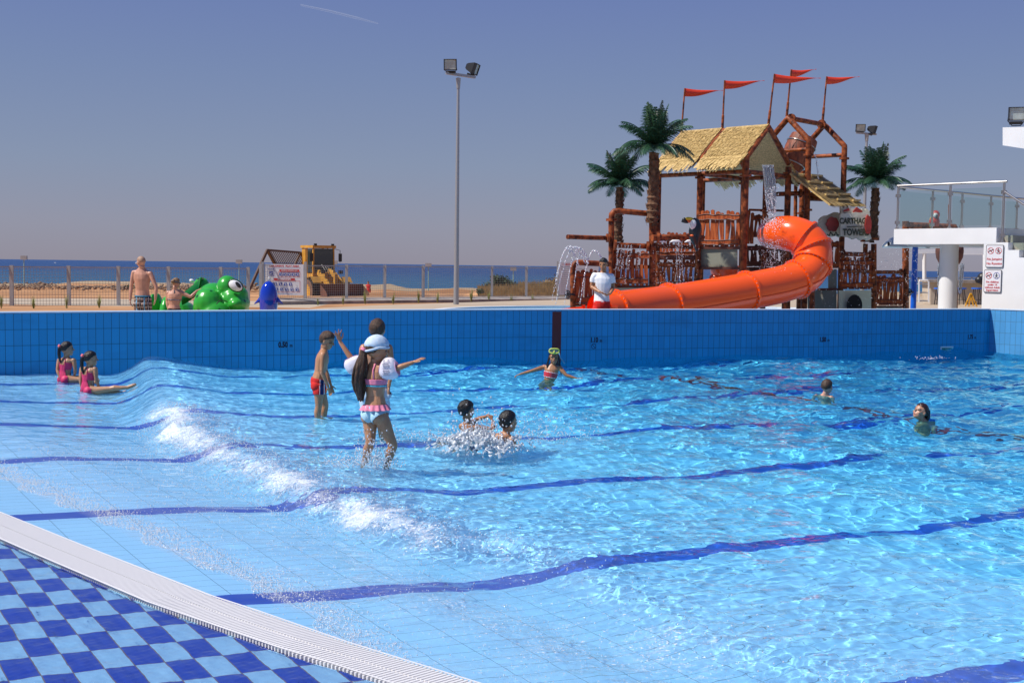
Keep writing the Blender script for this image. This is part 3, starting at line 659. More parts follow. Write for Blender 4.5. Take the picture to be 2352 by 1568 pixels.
# small beach lights near the shore
for k, (x, yt, yb, lb) in enumerate([(55,592,655,'small beach light at the far left edge, in front of the sea'),(549,601,662,'small beach light above the frog, left of the play area sign'),(768,603,660,'small beach light just right of the loader cab'),(984,609,668,'pale green beach light between the loader and the lamp post'),(1179,617,650,'small beach light above the green bush')]):
    Y = 92.; a = W(x, yt, Y); c_ = W(x, yb, Y); o = thing('beach_light', lb, 'lamp', c_, 'small lights along the beach')
    b = MB(); b.cyl(c_, a, .04, .035, 8); b.build('pole', mat('pale_green_paint', (.30,.48,.42), .5) if k == 0 else bpy.data.materials['pale_green_paint'], o)
    b = MB(); b.box(a+Vector((0,0,.0)), (.46,.2,.30)); b.build('lamp_box', m_galv, o)

# signs on the fence
m_sign = mat('sign_white', (.72,.70,.72), .5)
def quadpx(x0, y0, x1, y1, Y, dY=0., slope=0.):
    """box-like board facing the camera; dY = extra depth at its right end"""
    return W(x0,y0,Y), W(x1,y0+slope,Y+dY), W(x1,y1+slope,Y+dY), W(x0,y1,Y)
Y = 52.2; o = thing('play_area_sign', "white board headed CHILDREN'S PLAY AREA hung on two posts of the fence", 'sign', W(652,680,Y))
a, b_, c_, d_ = quadpx(608,606,697,677,Y,0,1.2); xd = (b_-a).normalized()
b = MB(); b.poly([a,b_,c_,d_], (0,.03,0)); bd = b.build('board', m_sign, o)
for x in (603.5, 701.5):
    b = MB(); p_ = W(x, 684, Y+.05); q_ = W(x, 601, Y+.05); b.bar(p_, Vector((p_.x, p_.y, q_.z)), .14, .1); b.build('post', m_galv, o)
def pt(u, v, off=.012):
    """u,v in the board, 0..1"""
    return a.lerp(b_, u).lerp(d_.lerp(c_, u), v)-Vector((0,off,0))
def frame(b, u0, v0, u1, v1, w, off=.012):
    ww = w/1.66; wh = w/1.32
    for (p0, p1, q0, q1) in ((u0,v0,u1,v0+wh),(u0,v1-wh,u1,v1),(u0,v0,u0+ww,v1),(u1-ww,v0,u1,v1)): b.add([pt(p0,p1,off),pt(q0,p1,off),pt(q0,q1,off),pt(p0,q1,off)], [(0,1,2,3)])
def rect(b, u0, v0, u1, v1, off=.012): b.add([pt(u0,v0,off),pt(u1,v0,off),pt(u1,v1,off),pt(u0,v1,off)], [(0,1,2,3)])
text_on('heading', "CHILDREN'S  PLAY AREA", .105, pt(.5,.065,.0), xd, m_ink_red, bd, offset=.004, sx=1.12)
b = MB(); rect(b, .04,.118,.93,.126); rect(b,.08,.155,.24,.18); frame(b,.08,.20,.25,.39,.012); b.build('printed_lines', m_ink_blue, bd, normals=False)
b = MB(); rect(b, .38,.17,.89,.235); rect(b,.235,.455,.78,.52); frame(b,.345,.245,.915,.41,.014); frame(b,.06,.535,.915,.91,.014); b.build('red_bars', m_ink_red, bd, normals=False)
text_on('caption', "GENERAL INFORMATION", .062, pt(.635,.203,.014), xd, m_sign, bd, offset=.002)
text_on('caption', "FORBIDDEN", .082, pt(.507,.488,.014), xd, m_sign, bd, offset=.004, sx=1.25)
b = MB(); rect(b,.115,.235,.215,.355)
for i in range(5): rect(b,.38+i*.105,.27,.455+i*.105,.375,.013)
for i in range(5): rect(b,.11+i*.13,.60,.185+i*.13,.70) if i else rect(b,.19,.60,.255,.70); rect(b,.30+i*.132-.03,.765,.375+i*.132-.03,.865)
b.build('pictogram_tiles', m_ink_blue, bd, normals=False)
b = MB()
for (u0, v0, n_, st_) in ((.38,.27,5,.105),(.24,.60,5,.13),(.27,.765,5,.132)):
    for i in range(n_):
        for k2 in range(2):
            x0 = u0+i*st_+.012; q = [pt(x0+.008*k2*4, v0+.01, .015), pt(x0+.012+.03*k2, v0+.01,.015), pt(x0+.055-.02*k2, v0+.09,.015), pt(x0+.043-.02*k2, v0+.09,.015)]; b.add(q, [(0,1,2,3)])
q = [pt(.125,.31,.015), pt(.205,.28,.015), pt(.205,.295,.015), pt(.125,.33,.015)]; b.add(q, [(0,1,2,3)])
b.build('pictograms', m_sign, bd, normals=False)
text_on('small_print', "READ IT FOR SAFETY FROM CONSTRUCTION", .036, pt(.5,.95,.0), xd, m_ink_blue, bd)
Y = 63.5; o = thing('rules_sign', "white board headed CHILDREN'S half hidden behind the red planks of the tower", 'sign', W(1312,680,Y))
a, b_, c_, d_ = quadpx(1284,602,1375,677,Y,.5,.8); xd = (b_-a).normalized()
b = MB(); b.poly([a,b_,c_,d_], (0,.03,0)); bd = b.build('board', m_sign, o)
text_on('heading', "CHILDREN'S PLAY AREA", .14, pt(.44,.07,.0), xd, m_ink_red, bd, offset=.005)
b = MB()
for i in range(14): rect(b,.05,.14+i*.06,.28+.6*((i*37 % 10)/10),.15+i*.06)
b.build('printed_lines', mat('grey_ink', (.25,.26,.30), .6), bd, normals=False)
b = MB(); b.bar(W(1281,686,Y), W(1281,600,Y), .12, .1); b.build('post', m_galv, o)

# bush and dry grass at the shore
def leaf_cloud(b, c, rx, ry, rz, n, size, r, zmin=0):
    for i in range(n):
        while True:
            v = Vector((r.gauss(0,.5), r.gauss(0,.5), r.gauss(0,.5)))
            if v.length < 1: break
        v = v*(.55+.45*r.random())
        p_ = Vector((c[0]+v.x*rx, c[1]+v.y*ry, c[2]+v.z*rz))
        a_ = Vector((r.uniform(-1,1), r.uniform(-1,1), r.uniform(-.3,1))).normalized()*size*r.uniform(.6,1.3); w_ = a_.cross(Vector((r.uniform(-1,1), r.uniform(-1,1), r.uniform(-1,1)))).normalized()*size*.35
        b.add([p_-w_, p_+w_, p_+a_], [(0,1,2)])
r = random.Random(8); Y = 84
b = MB(); 
for (x, y, rx, rz, n) in ((1128,662,.75,.55,900),(1150,652,.9,.75,1500),(1172,660,.8,.6,1000),(1137,645,.45,.5,500),(1108,668,.4,.25,250)):
    p_ = W(x, y, Y); leaf_cloud(b, p_, rx, .8, rz, n, .14, r)
c_ = W(1150, 674, Y)
b.build('round_bush', m_bush, label='rounded dark green bush behind the fence right of the lamp post', cat='bush', loc=c_, normals=False)
b = MB()
for (x, y, rx, rz, n) in ((1262,652,.9,.5,260),(1280,646,.6,.55,220)): leaf_cloud(b, W(x, y, 86), rx, .6, rz, n, .16, r)
b.build('dry_bush', m_dry, label='sparse dry bush behind the fence beside the fountain arcs', cat='bush', loc=W(1265,668,86), normals=False)
b = MB()
for i in range(5200):
    x = r.uniform(1098, 1300); y = r.uniform(660, 684)-4*math.sin((x-1098)/202*PI); q = W(x, y, r.uniform(80, 88)); hgt = r.uniform(.15,.5)*(1 if x > 1190 else .6)
    t_ = q+Vector((r.uniform(-.15,.15), 0, hgt)); b.add([q-Vector((.03,0,.1)), q+Vector((.03,0,-.1)), t_], [(0,1,2)])
b.build('dry_grass', m_dry, kind='stuff', label='dry yellow grass growing on the bank by the shore', normals=False)
# mound under the grass
b = MB(); nx_ = 40
for i in range(nx_):
    x = 1080+i*6; zt = 668-10*math.sin(i/(nx_-1)*PI)
for rx, (x, y, wz) in enumerate(((1190,690,1.2),)):
    b.ell(W(1195,688,86), 4.2, 3.5, .85, nu=24, nv=10)
    b.ell(W(880,681,80), 3.4, 2.0, .28, nu=20, nv=8)
b.build('earth_bank', m_ground, kind='structure', smooth=True)
for k, (x, y, Y, s_) in enumerate([(297,664,90,.5),(475,662,92,.45),(1103,674,78,.35)]):
    b = MB(); q = W(x, y-4, Y); leaf_cloud(b, q, s_*1.1, s_, s_*.7, 160, .12, r); b.build('shrub', m_bush, label=['tiny dark shrub on the beach between two left fence posts','tiny shrub on the beach between the man and the woman','tiny shrub on bare earth just right of the lamp post'][k], cat='shrub', group='tiny shrubs on the beach', loc=q, normals=False)
# rubble along the shore
b = MB(); m_rub = mat('rubble', (.28,.18,.11), .95, var=.4)
for i in range(1100):
    x = r.uniform(-20, 640) if i < 1150 else r.uniform(700, 1100); y = r.gauss(656, 3.2)+(x/640*4 if x < 640 else 14); Y = 96+(y-656)*-1.2; q = W(x, y, Y); s_ = abs(r.gauss(.05,.06))+.04
    b.ell(q, s_, s_*r.uniform(.6,1.2), s_*r.uniform(.4,.8), nu=5, nv=4)
b.build('shore_rubble', m_rub, kind='stuff', label='broken stones and rubble lining the beach')

# ---------------------------------------------------------------- wheel loader
m_cat = mat('loader_yellow', (.60,.31,.04), .5, var=.3, vscale=2., vdark=(.48,.24,.04))
m_tyre = mat('tyre_rubber', (.035,.028,.024), .9, var=.4)
m_tyre_d = mat('dusty_tyre_side', (.20,.11,.07), .95, var=.3)
m_glass = mat('cab_glass', (.03,.04,.04), .05, spec=.8)
m_bucket = mat('rusty_bucket', (.13,.05,.03), .8, var=.5, vscale=1.)
m_brown = mat('old_brown_steel', (.10,.06,.045), .7)
def loader():
    ang = rad(-53)    # heading: to the right and toward the camera
    hx, hy = math.cos(ang), math.sin(ang); fwd = Vector((hx, hy, 0)); lat = Vector((hy, -hx, 0)); up = Vector((0,0,1))
    if lat.x > 0: lat = -lat      # lat points to the machine's right (photo left)
    R = Matrix((lat, fwd, up)).transposed()
    wc = W(714, 670, 75.); gz = wc.z-.78
    org = wc-lat*1.05; org.z = gz       # ground point between the front wheels
    o = thing('wheel_loader', 'yellow wheel loader with a rusty bucket parked on the beach behind the fence', 'loader', org)
    L = lambda a, f_, z: org+R@Vector((a, f_, z))
    def wheel(a, f_, rr=.80, w=.55):
        c0 = L(a, f_, rr)
        b = MB(); n = 28; P = []
        prof = [(-w/2,rr*.62),(-w/2,rr*.92),(-w/2+.07,rr),(w/2-.07,rr),(w/2,rr*.92),(w/2,rr*.62)]
        for k in range(n):
            t_ = 2*PI*k/n
            for (x_, r2) in prof: P.append(c0+R@Vector((x_, r2*math.cos(t_), r2*math.sin(t_))))
        m_ = len(prof); b.add(P, [(k*m_+j, ((k+1) % n)*m_+j, ((k+1) % n)*m_+j+1, k*m_+j+1) for k in range(n) for j in range(m_-1)])
        for k in range(22):
            t_ = 2*PI*k/22
            for sgn in (-1,1):
                p0 = c0+R@Vector((0, rr*1.02*math.cos(t_), rr*1.02*math.sin(t_))); t2 = t_+.16; p1 = c0+R@Vector((sgn*w*.48, rr*1.0*math.cos(t2), rr*1.0*math.sin(t2))); b.bar(p0, p1, .09, .06, up=(p0-c0).normalized())
        wh = b.build('wheel', m_tyre, o, smooth='auto')
        sg = 1 if a > 0 else -1
        b = MB(); xx = sg*(w/2+.005)
        ring_ = [c0+R@Vector((xx, rr*.93*math.cos(2*PI*k/n), rr*.93*math.sin(2*PI*k/n))) for k in range(n)]+[c0+R@Vector((xx, rr*.55*math.cos(2*PI*k/n), rr*.55*math.sin(2*PI*k/n))) for k in range(n)]
        b.add(ring_, [(k, (k+1) % n, n+(k+1) % n, n+k) for k in range(n)]); b.build('tyre_side', m_tyre_d, wh)
        b = MB()
        for (r_o, xx2) in ((rr*.56, .02), (rr*.42, -.08), (rr*.2, .0)):
            b.cyl(c0+R@Vector((sg*(w/2+xx2-.1), 0, 0)), c0+R@Vector((sg*(w/2+xx2), 0, 0)), r_o, n=20)
        b.build('rim', m_cat, wh, smooth='auto')
    for a in (1.05, -1.05): wheel(a, 0); wheel(a, -2.9)
    b = MB()  # rear body and frames
    b.box(L(0,-3.1,1.55), (1.5,2.6,1.0), R); b.box(L(0,-1.4,1.2), (1.1,1.4,.7), R); b.box(L(0,0,1.05), (1.3,.9,.75), R); b.box(L(0,.2,1.6), (.8,.7,.7), R)
    b.add([L(-.75,-1.9,2.05), L(.75,-1.9,2.05), L(.75,-4.4,1.95), L(-.75,-4.4,1.95), L(-.8,-1.9,1.4), L(.8,-1.9,1.4), L(.8,-4.4,1.2), L(-.8,-4.4,1.2)], [(0,1,2,3),(0,1,5,4),(1,2,6,5),(2,3,7,6),(3,0,4,7)])
    for sg in (-1,1):
        b.add([L(sg*.78,-.9,1.72), L(sg*1.38,-.9,1.72), L(sg*1.38,.55,1.72), L(sg*.78,.55,1.72), L(sg*.78,.55,1.68), L(sg*1.38,.9,1.35), L(sg*.78,.9,1.35)], [(0,1,2,3),(3,2,5,6)])
    b.build('body', m_cat, o)
    b = MB()  # cab
    z0, z1 = 1.65, 3.5; hw = .72; f0, f1 = -1.75, -.35
    for (a, f_) in ((-hw,f0),(hw,f0),(-hw,f1),(hw,f1)): b.bar(L(a,f_,z0), L(a*.97,f_,z1), .09)
    b.box(L(0,(f0+f1)/2,z1+.06), (1.62,1.66,.16), R); b.box(L(0,(f0+f1)/2,z0), (1.5,1.45,.5), R); b.bar(L(hw,(f0+f1)/2-.1,z0), L(hw,(f0+f1)/2-.1,z1), .07); b.bar(L(-hw,(f0+f1)/2-.1,z0), L(-hw,(f0+f1)/2-.1,z1), .07)
    b.box(L(hw,f0+.22,2.5), (.06,.45,1.9), R)
    cb = b.build('cab', m_cat, o)
    b = MB(); b.box(L(0,f1,2.72), (1.34,.03,1.45), R); b.box(L(hw-.01,-.75,2.7), (.03,.68,1.45), R); b.box(L(-hw+.01,-.75,2.7), (.03,.68,1.45), R); b.build('window_glass', m_glass, cb)
    b = MB()
    for sg in (1,-1):
        b = MB(); b.tube([L(sg*.72,-.35,3.45), L(sg*1.0,-.05,3.35), L(sg*1.0,-.05,2.6)], .02, 6)
        b.box(L(sg*1.0,-.03,2.9), (.22,.05,.5), R)
        b.build('mirror', m_black, cb)
    b = MB()
    for sg in (1,-1): b.box(L(sg*.6,-.28,3.68), (.16,.12,.14), R); b.box(L(sg*.6,.75,2.0), (.24,.14,.2), R)
    b.build('work_lights', m_black, cb)
    b = MB()  # lift arms
    for sg in (1,-1):
        for (p0, p1, w0) in ((( .5*sg,-.1,2.0),(.5*sg,1.0,1.35),.34),((.5*sg,1.0,1.35),(.5*sg,1.9,.55),.30)): b.bar(L(*p0), L(*p1), .12, w0)
        b.cyl(L(.5*sg,.1,1.2), L(.5*sg,1.3,1.15), .07)
    b.bar(L(0,.4,2.1), L(0,1.2,1.75), .2, .22); b.bar(L(0,1.2,1.9), L(0,1.25,1.0), .22, .16); b.bar(L(-.5,1.1,1.3), L(.5,1.1,1.3), .16); b.cyl(L(0,-.1,1.9), L(0,1.0,2.0), .08)
    b.build('lift_arms', m_cat, o)
    b = MB()
    for k2 in range(4): b.tube([L(-.3+.2*k2,-.2,2.1), L(-.25+.2*k2,.1,2.3+.05*k2), L(-.2+.18*k2,.6,2.05), L(-.2+.15*k2,.9,1.7)], .025, 5)
    b.build('hoses', m_black, o)
    b = MB(); n = 9; prof = [(2.05,1.28),(2.00,.85),(2.1,.4),(2.4,.12),(3.2,.02),(3.22,-.02),(2.35,.04),(2.03,.35),(1.92,.85),(1.96,1.30)]
    P = [L(sg*1.45, f_, z) for sg in (-1,1) for f_, z in prof]; m_ = len(prof)
    b.add(P, [(j, j+1, m_+j+1, m_+j) for j in range(m_-1)]+[(m_-1,0,m_,2*m_-1)])
    for sg in (-1,1): b.add([L(sg*1.45, f_, z) for f_, z in ((1.96,1.29),(1.97,.7),(2.1,.3),(2.4,.05),(3.2,.0),(2.7,.85))], [(0,1,2,3,4,5)])
    b.build('bucket', m_bucket, o)
    return o
loader()
# leaning sand screen beside the loader
Y = 76.; o = thing('sand_screen', 'leaning rusty frame of parallel bars standing left of the loader', 'sand screen', W(600,668,Y))
b = MB(); A0 = W(572,666,Y-1); T0 = W(614,574,Y); T1 = W(690,580,Y+.6); A1 = W(650,668,Y-.4); B0 = W(632,607,Y+1.4); B1 = W(706,609,Y+2)
for p_, q_, w in ((A0,T0,.14),(T0,T1,.12),(T0,B0+(B0-T0)*1.3,.16),(T1,B1+(B1-T1)*1.3,.14),(A1,T1,.1)): b.bar(p_, q_, w)
b.bar(B0, B1, .12); b.build('frame', m_brown, o)
b = MB()
for i in range(17): f_ = (i+.5)/17; b.bar(T0.lerp(T1,f_), B0.lerp(B1,f_), .045)
b.build('bars', m_brown, o)
# small person in red beyond the loader and a distant boat, contrail
Y = 120; c_ = W(127,604.6,1700.)
o = thing('motor_boat', 'tiny pale motor boat far out on the sea at the left', 'boat', c_)
b = MB(); b.poly([c_+Vector((-4,0,0)), c_+Vector((-3.5,0,-.8)), c_+Vector((3,0,-.8)), c_+Vector((4.5,0,.2))], (0,2,0)); b.build('hull', m_whitepaint, o)
b = MB(); b.box(c_+Vector((-.5,1.,.7)), (2.6,1.4,1.4)); b.build('cabin', m_whitepaint, o)
m_trail = bpy.data.materials.new('contrail_ice'); m_trail.use_nodes = True; nt = m_trail.node_tree; nt.nodes.remove(nt.nodes['Principled BSDF'])
tr = node(nt, 'ShaderNodeBsdfTransparent'); dd = node(nt, 'ShaderNodeBsdfDiffuse'); dd.inputs[0].default_value = (.9,.9,.9,1); ms = node(nt, 'ShaderNodeMixShader'); ms.inputs[0].default_value = .16
nt.links.new(tr.outputs[0], ms.inputs[1]); nt.links.new(dd.outputs[0], ms.inputs[2]); nt.links.new(ms.outputs[0], nt.nodes['Material Output'].inputs[0])
b = MB(); b.tube([W(690,12,20000.), W(760,27,20000.), W(820,42,20000.), W(869,55,20000.)], [14,20,20,8], 8); b.build('contrail', m_trail, label='thin white vapour trail high in the sky above the lamp post', cat='contrail', loc=W(780,32,20000.))
# ================================================================ play tower
def bez(P, n=8): return catmull(P, n)
E1 = Vector((math.cos(rad(137)), math.sin(rad(137)), 0)); E2 = Vector((math.cos(rad(47)), math.sin(rad(47)), 0)); UPZ = Vector((0,0,1))
def on_line(P0, d, xpx):
    """point P0+L*d that is seen in photo column xpx"""
    r = ray(xpx, 500); k = r.x/r.y; L = (P0.x-k*P0.y)/(k*d.y-d.x); return P0+d*L
def zat(p_, ypx):
    """height that photo row ypx has at the depth of point p_"""
    x = p_.x/p_.y*F+1176; return W(x, ypx, p_.y).z
A = Vector((0,30.,0)); r0_ = ray(1710,500); A.x = 30*r0_.x/r0_.y
Bp = on_line(A, E1, 1606); P0 = on_line(A, E1, 1511); Dp = on_line(A, E2, 1808); wid = (Dp-A).length
Cp = Bp+E2*wid; P0b = P0+E2*wid
tower = thing('play_tower', 'rust red water play tower of pipes, planks and thatch behind the pool wall', 'play tower', (A.x, A.y, .1))
def post(p_, z0, z1, r=.075, fl=(), name='post'):
    b = MB(); b.cyl((p_.x,p_.y,z0), (p_.x,p_.y,z1), r, n=14)
    for z in fl:
        for dz in (0,): b.cyl((p_.x,p_.y,z-.025), (p_.x,p_.y,z+.025), r*1.75, n=14)
    return b.build(name, m_pipe, tower, smooth='auto')
def pipe(pts, r=.065, fl=(), name='pipe', parent=None, m=None):
    b = MB(); b.tube(pts, r, 12)
    for c, d in fl:
        c = Vector(c); d = Vector(d).normalized(); b.cyl(c-d*.03, c+d*.03, r*1.9, n=14)
    return b.build(name, m or m_pipe, parent or tower, smooth='auto')
zA = zat(A, 361); zE = zat(A, 392)
post(A, -.1, zA, .085, (zat(A,404),))
post(Bp, -.1, zat(Bp,395), .075, (zat(Bp,408),)); post(Cp, -.1, zE, .075, (zE-.15,)); post(P0, -.1, zat(P0,395), .075); post(P0b, -.1, zE, .07); post(Dp, -.1, zA-.1, .08, (zat(Dp,398),))
# roof
ap0 = (A+Dp)/2; apex = Vector((ap0.x, ap0.y, zat(ap0, 292))); ap1 = apex+ (P0-A)
eaveA = Vector((A.x, A.y, zA)); eaveD = Vector((Dp.x, Dp.y, zA))
def rafter(off):
    return [eaveA+off-UPZ*.02, eaveA.lerp(apex,.5)+off, apex+off+UPZ*.0, eaveD.lerp(apex,.5)+off, eaveD+off-UPZ*.02]
for off in (Vector((0,0,0)), (Bp-A), (P0-A)): pipe(rafter(off), .07, name='rafter')
pipe([apex, ap1], .05, name='ridge_pipe'); 
for z_ in (zE-.02,):
    pipe([Vector((A.x,A.y,z_)), Vector((Dp.x,Dp.y,z_))], .06, name='tie_beam'); pipe([Vector((A.x,A.y,z_)), Vector((P0.x,P0.y,z_))], .055, name='eave_beam'); pipe([Vector((Dp.x,Dp.y,z_)), Vector((P0b.x,P0b.y,z_))], .055, name='eave_beam'); pipe([Vector((Bp.x,Bp.y,z_)), Vector((Cp.x,Cp.y,z_))], .055, name='tie_beam')
def thatch(name, p00, p10, p01, p11, seed, nx=110, ny=16, fringe=.55, thick=.05, parent=None):
    """straw slope: p00-p10 along the ridge, p01-p11 the lower edge; made of overlapping reed strips"""
    r = random.Random(seed); b = MB(); nrm = (p10-p00).cross(p01-p00).normalized()
    if nrm.z < 0: nrm = -nrm
    b.add([p00, p10, p11, p01, p00-nrm*thick, p10-nrm*thick, p11-nrm*thick, p01-nrm*thick], [(0,1,2,3),(4,5,6,7),(0,1,5,4),(1,2,6,5),(2,3,7,6),(3,0,4,7)])
    along = (p10-p00).normalized()
    for row in range(ny):
        v0 = row/ny
        for i in range(nx):
            u_ = (i+r.uniform(-.5,.5))/nx; u_ = min(max(u_,.003),.997); v1 = v0+r.uniform(1.2,2.2)/ny
            ext = 1+((.02+fringe*r.random()**1.6)/(p01-p00).length if row >= ny-2 else 0); v1 = v1+(.3 if row >= ny-2 else 0); v1 = min(v1, ext)
            a_ = p00.lerp(p10,u_).lerp(p01.lerp(p11,u_), v0); c_ = p00.lerp(p10,u_).lerp(p01.lerp(p11,u_), v1) if v1 <= 1 else p01.lerp(p11,u_)+(p01-p00).normalized()*((v1-1)*(p01-p00).length)
            a_ = a_+nrm*.004; c_ = c_+nrm*r.uniform(.012,.04)+along*r.uniform(-.04,.04); w = along*(r.uniform(.010,.026) if row < ny-2 else r.uniform(.02,.045))
            b.add([a_-w, a_+w, c_+w*.6, c_-w*.6], [(0,1,2,3)])
            if row >= ny-1: b.add([a_-w-nrm*.05, a_+w-nrm*.05, c_+w*.3-nrm*.06, c_-w*.3-nrm*.06], [(0,1,2,3)])
    return b.build(name, m_thatch, parent or tower, normals=False)
up_ = UPZ*.075; o1 = -E1*.05; lo = .14
dn = (eaveA-apex).normalized(); dn2 = (eaveD-apex).normalized()
for k, (q0, q1) in enumerate(((.0,.47),(.53,1.))):
    v = (P0-A)
    thatch('thatch_slope', apex+v*q0+up_, apex+v*q1+up_, eaveA+v*q0+up_+dn*lo, eaveA+v*q1+up_+dn*lo, 3+k, nx=100)
    thatch('thatch_slope', apex+v*q0+up_, apex+v*q1+up_, eaveD+v*q0+up_+dn2*(lo+.3), eaveD+v*q1+up_+dn2*(lo+.3), 13+k, nx=100)
# bucket frame
Ff = Vector((0,31.5,0)); r0_ = ray(1853,500); Ff.x = 31.5*r0_.x/r0_.y
Rr = on_line(Ff, E2, 1935); Lf = on_line(Ff, E1, 1757); Bk = Lf+(Rr-Ff)
zF = zat(Ff, 322); zc = zF-.35
for p_, fls in ((Ff,(zat(Ff,356),zat(Ff,482))),(Rr,(zat(Rr,364),zat(Rr,492))),(Lf,(zat(Lf,484),)),(Bk,(zat(Bk,490),))): post(p_, -.1, zF-.02, .075, fls)
g1 = (Ff+Lf)/2; g2 = (Rr+Bk)/2; za = zat(g1, 271)
for (pa, pb, g_) in ((Ff, Lf, g1), (Rr, Bk, g2)):
    G_ = Vector((g_.x, g_.y, za)); pipe([Vector((pa.x,pa.y,zF-.1)), Vector((pa.x,pa.y,zF)), Vector((pa.x,pa.y,zF)).lerp(G_,.12), Vector((pa.x,pa.y,zF)).lerp(G_,.9), G_, Vector((pb.x,pb.y,zF)).lerp(G_,.9), Vector((pb.x,pb.y,zF)).lerp(G_,.12), Vector((pb.x,pb.y,zF)), Vector((pb.x,pb.y,zF-.1))], .075, name='gable_pipe')
Ga = Vector((g1.x,g1.y,za)); Gb = Vector((g2.x,g2.y,za)); pipe([Ga, Gb], .065, fl=((Ga.lerp(Gb,.08), Gb-Ga), (Ga.lerp(Gb,.92), Gb-Ga)), name='ridge_pipe')
zb_ = zat(Ff, 343)
pipe([Vector((Ff.x,Ff.y,zb_)), Vector((Lf.x,Lf.y,zb_))], .055, name='cross_pipe'); pipe([Vector((Rr.x,Rr.y,zb_)), Vector((Bk.x,Bk.y,zb_))], .055, name='cross_pipe')
# tipping bucket, hanging between the two gables
ctr = W(1832, 352, (Ff.y+Bk.y)/2); bk = thing('tipping_bucket', 'big rusty barrel bucket tilted under the open pipe frame, dripping water', 'bucket', ctr)
ax_ = Vector((.42,.12,.90)).normalized()*-1; ax_ = Vector((.40,.10,.90)).normalized()
def barrel(b, c, ax, prof, n=20, jag=0., seed=1):
    ax = Vector(ax).normalized(); u_ = ax.cross(Vector((0,1,0))).normalized(); w_ = ax.cross(u_); r = random.Random(seed); P = []
    jj = [r.uniform(0, jag) for _ in range(n)]
    for q, (h_, rr) in enumerate(prof):
        for k in range(n): P.append(c+ax*(h_+(jj[k // 2 % n] if q in (len(prof)-1, len(prof)-2) else 0))+(u_*math.cos(2*PI*k/n)+w_*math.sin(2*PI*k/n))*rr)
    b.add(P, [(q*n+k, q*n+(k+1) % n, (q+1)*n+(k+1) % n, (q+1)*n+k) for q in range(len(prof)-1) for k in range(n)])
b = MB(); barrel(b, ctr, ax_, [(-.50,.0),(-.50,.26),(-.2,.36),(.1,.39),(.32,.38),(.45,.36),(.45,.33),(.1,.35),(-.3,.30),(-.42,.0)], 24, .10, 3); b.build('barrel', mat('bucket_wood', (.26,.07,.03), .6, var=.6, vscale=3, vdark=(.10,.025,.012), stretch=(5,5,1)), bk, smooth='auto')
b = MB()
for hh, rr in ((-.33,.335),(.24,.40)):
    u_ = ax_.cross(Vector((0,1,0))).normalized(); w_ = ax_.cross(u_); b.tube([ctr+ax_*hh+(u_*math.cos(2*PI*k/24)+w_*math.sin(2*PI*k/24))*rr for k in range(24)], .016, 6, closed=True)
b.build('hoop', m_steel, bk, smooth=True)
# planks
def planks(p_, q_, zb0, zt0, n, seed, zb1=None, zt1=None, name='plank_panel', gap=.25, m=None, rail=True, parent=None, thick=.03, wob=.02):
    """picket panel from p_ to q_ : wavy boards with rounded heads, joined by two rails and wire bands"""
    zb1 = zb0 if zb1 is None else zb1; zt1 = zt0 if zt1 is None else zt1
    p_ = Vector((p_.x, p_.y, 0)); q_ = Vector((q_.x, q_.y, 0)); d = q_-p_; L = d.length; d.normalize(); nn = Vector((d.y, -d.x, 0)); r = random.Random(seed)
    if nn.y > 0: nn = -nn
    b = MB(); w = L/n
    for i in range(n):
        c0 = (i+.5)*w; f_ = (i+.5)/n; zb = zb0+(zb1-zb0)*f_; zt = zt0+(zt1-zt0)*f_+r.uniform(-.05,.03); hw = w*(1-gap)/2*r.uniform(.9,1.12); nseg = 7; Lf_, Rt_ = [], []; ph = r.uniform(0,6)
        for k in range(nseg+1):
            v = k/nseg; x = c0+math.sin(v*4+ph)*wob; hw2 = hw*(1+.22*math.sin(v*7+ph*2)); z = zb+(zt-zb)*v
            Lf_.append((x-hw2, z)); Rt_.append((x+hw2, z))
        head = [(c0+hw*math.cos(a_)*.95+math.sin(4+ph)*wob, zt+hw*.75*math.sin(a_)) for a_ in (PI*.2, PI*.5, PI*.8)]
        ring_ = Lf_[:1]+Rt_+head+Lf_[:0:-1]; y0_ = r.uniform(-.008,.008)
        b.poly([p_+d*x+UPZ*z+nn*y0_ for x, z in ring_], nn*thick)
    o = b.build(name, m or m_plank, parent or tower)
    if rail:
        b = MB(); h = zt0-zb0
        for f_ in (.13,.86):
            za_ = zb0+(zt0-zb0)*f_; zc_ = zb1+(zt1-zb1)*f_; b.bar(p_+UPZ*za_+nn*(thick+.022), q_+UPZ*zc_+nn*(thick+.022), .035, .13)
        ro = b.build('rail', m or m_plank, o)
        b = MB()
        for f_ in (.06,.20,.79,.93):
            za_ = zb0+(zt0-zb0)*f_; zc_ = zb1+(zt1-zb1)*f_; pts = [p_.lerp(q_, k/8)+UPZ*(za_+(zc_-za_)*k/8+r.uniform(-.02,.02))+nn*(thick+.047) for k in range(9)]; b.tube(pts, .011, 5)
        b.build('binding', m_wood_dk, o)
    return o
def pan(x0, x1, yt, yb, Y0, Y1, n, seed, **kw):
    p_ = W(x0, yt, Y0); q_ = W(x1, yt, Y1); return planks(p_, q_, W(x0,yb,Y0).z, p_.z-.04, n, seed, zb1=W(x1,yb,Y1).z, zt1=q_.z-.04, **kw)
def plate(name, x0, y0, x1, y1, Y0, Y1, m, t=.05, parent=None):
    b = MB(); b.poly([W(x0,y0,Y0), W(x1,y0,Y1), W(x1,y1,Y1), W(x0,y1,Y0)], (0,t,0)); return b.build(name, m, parent or tower)
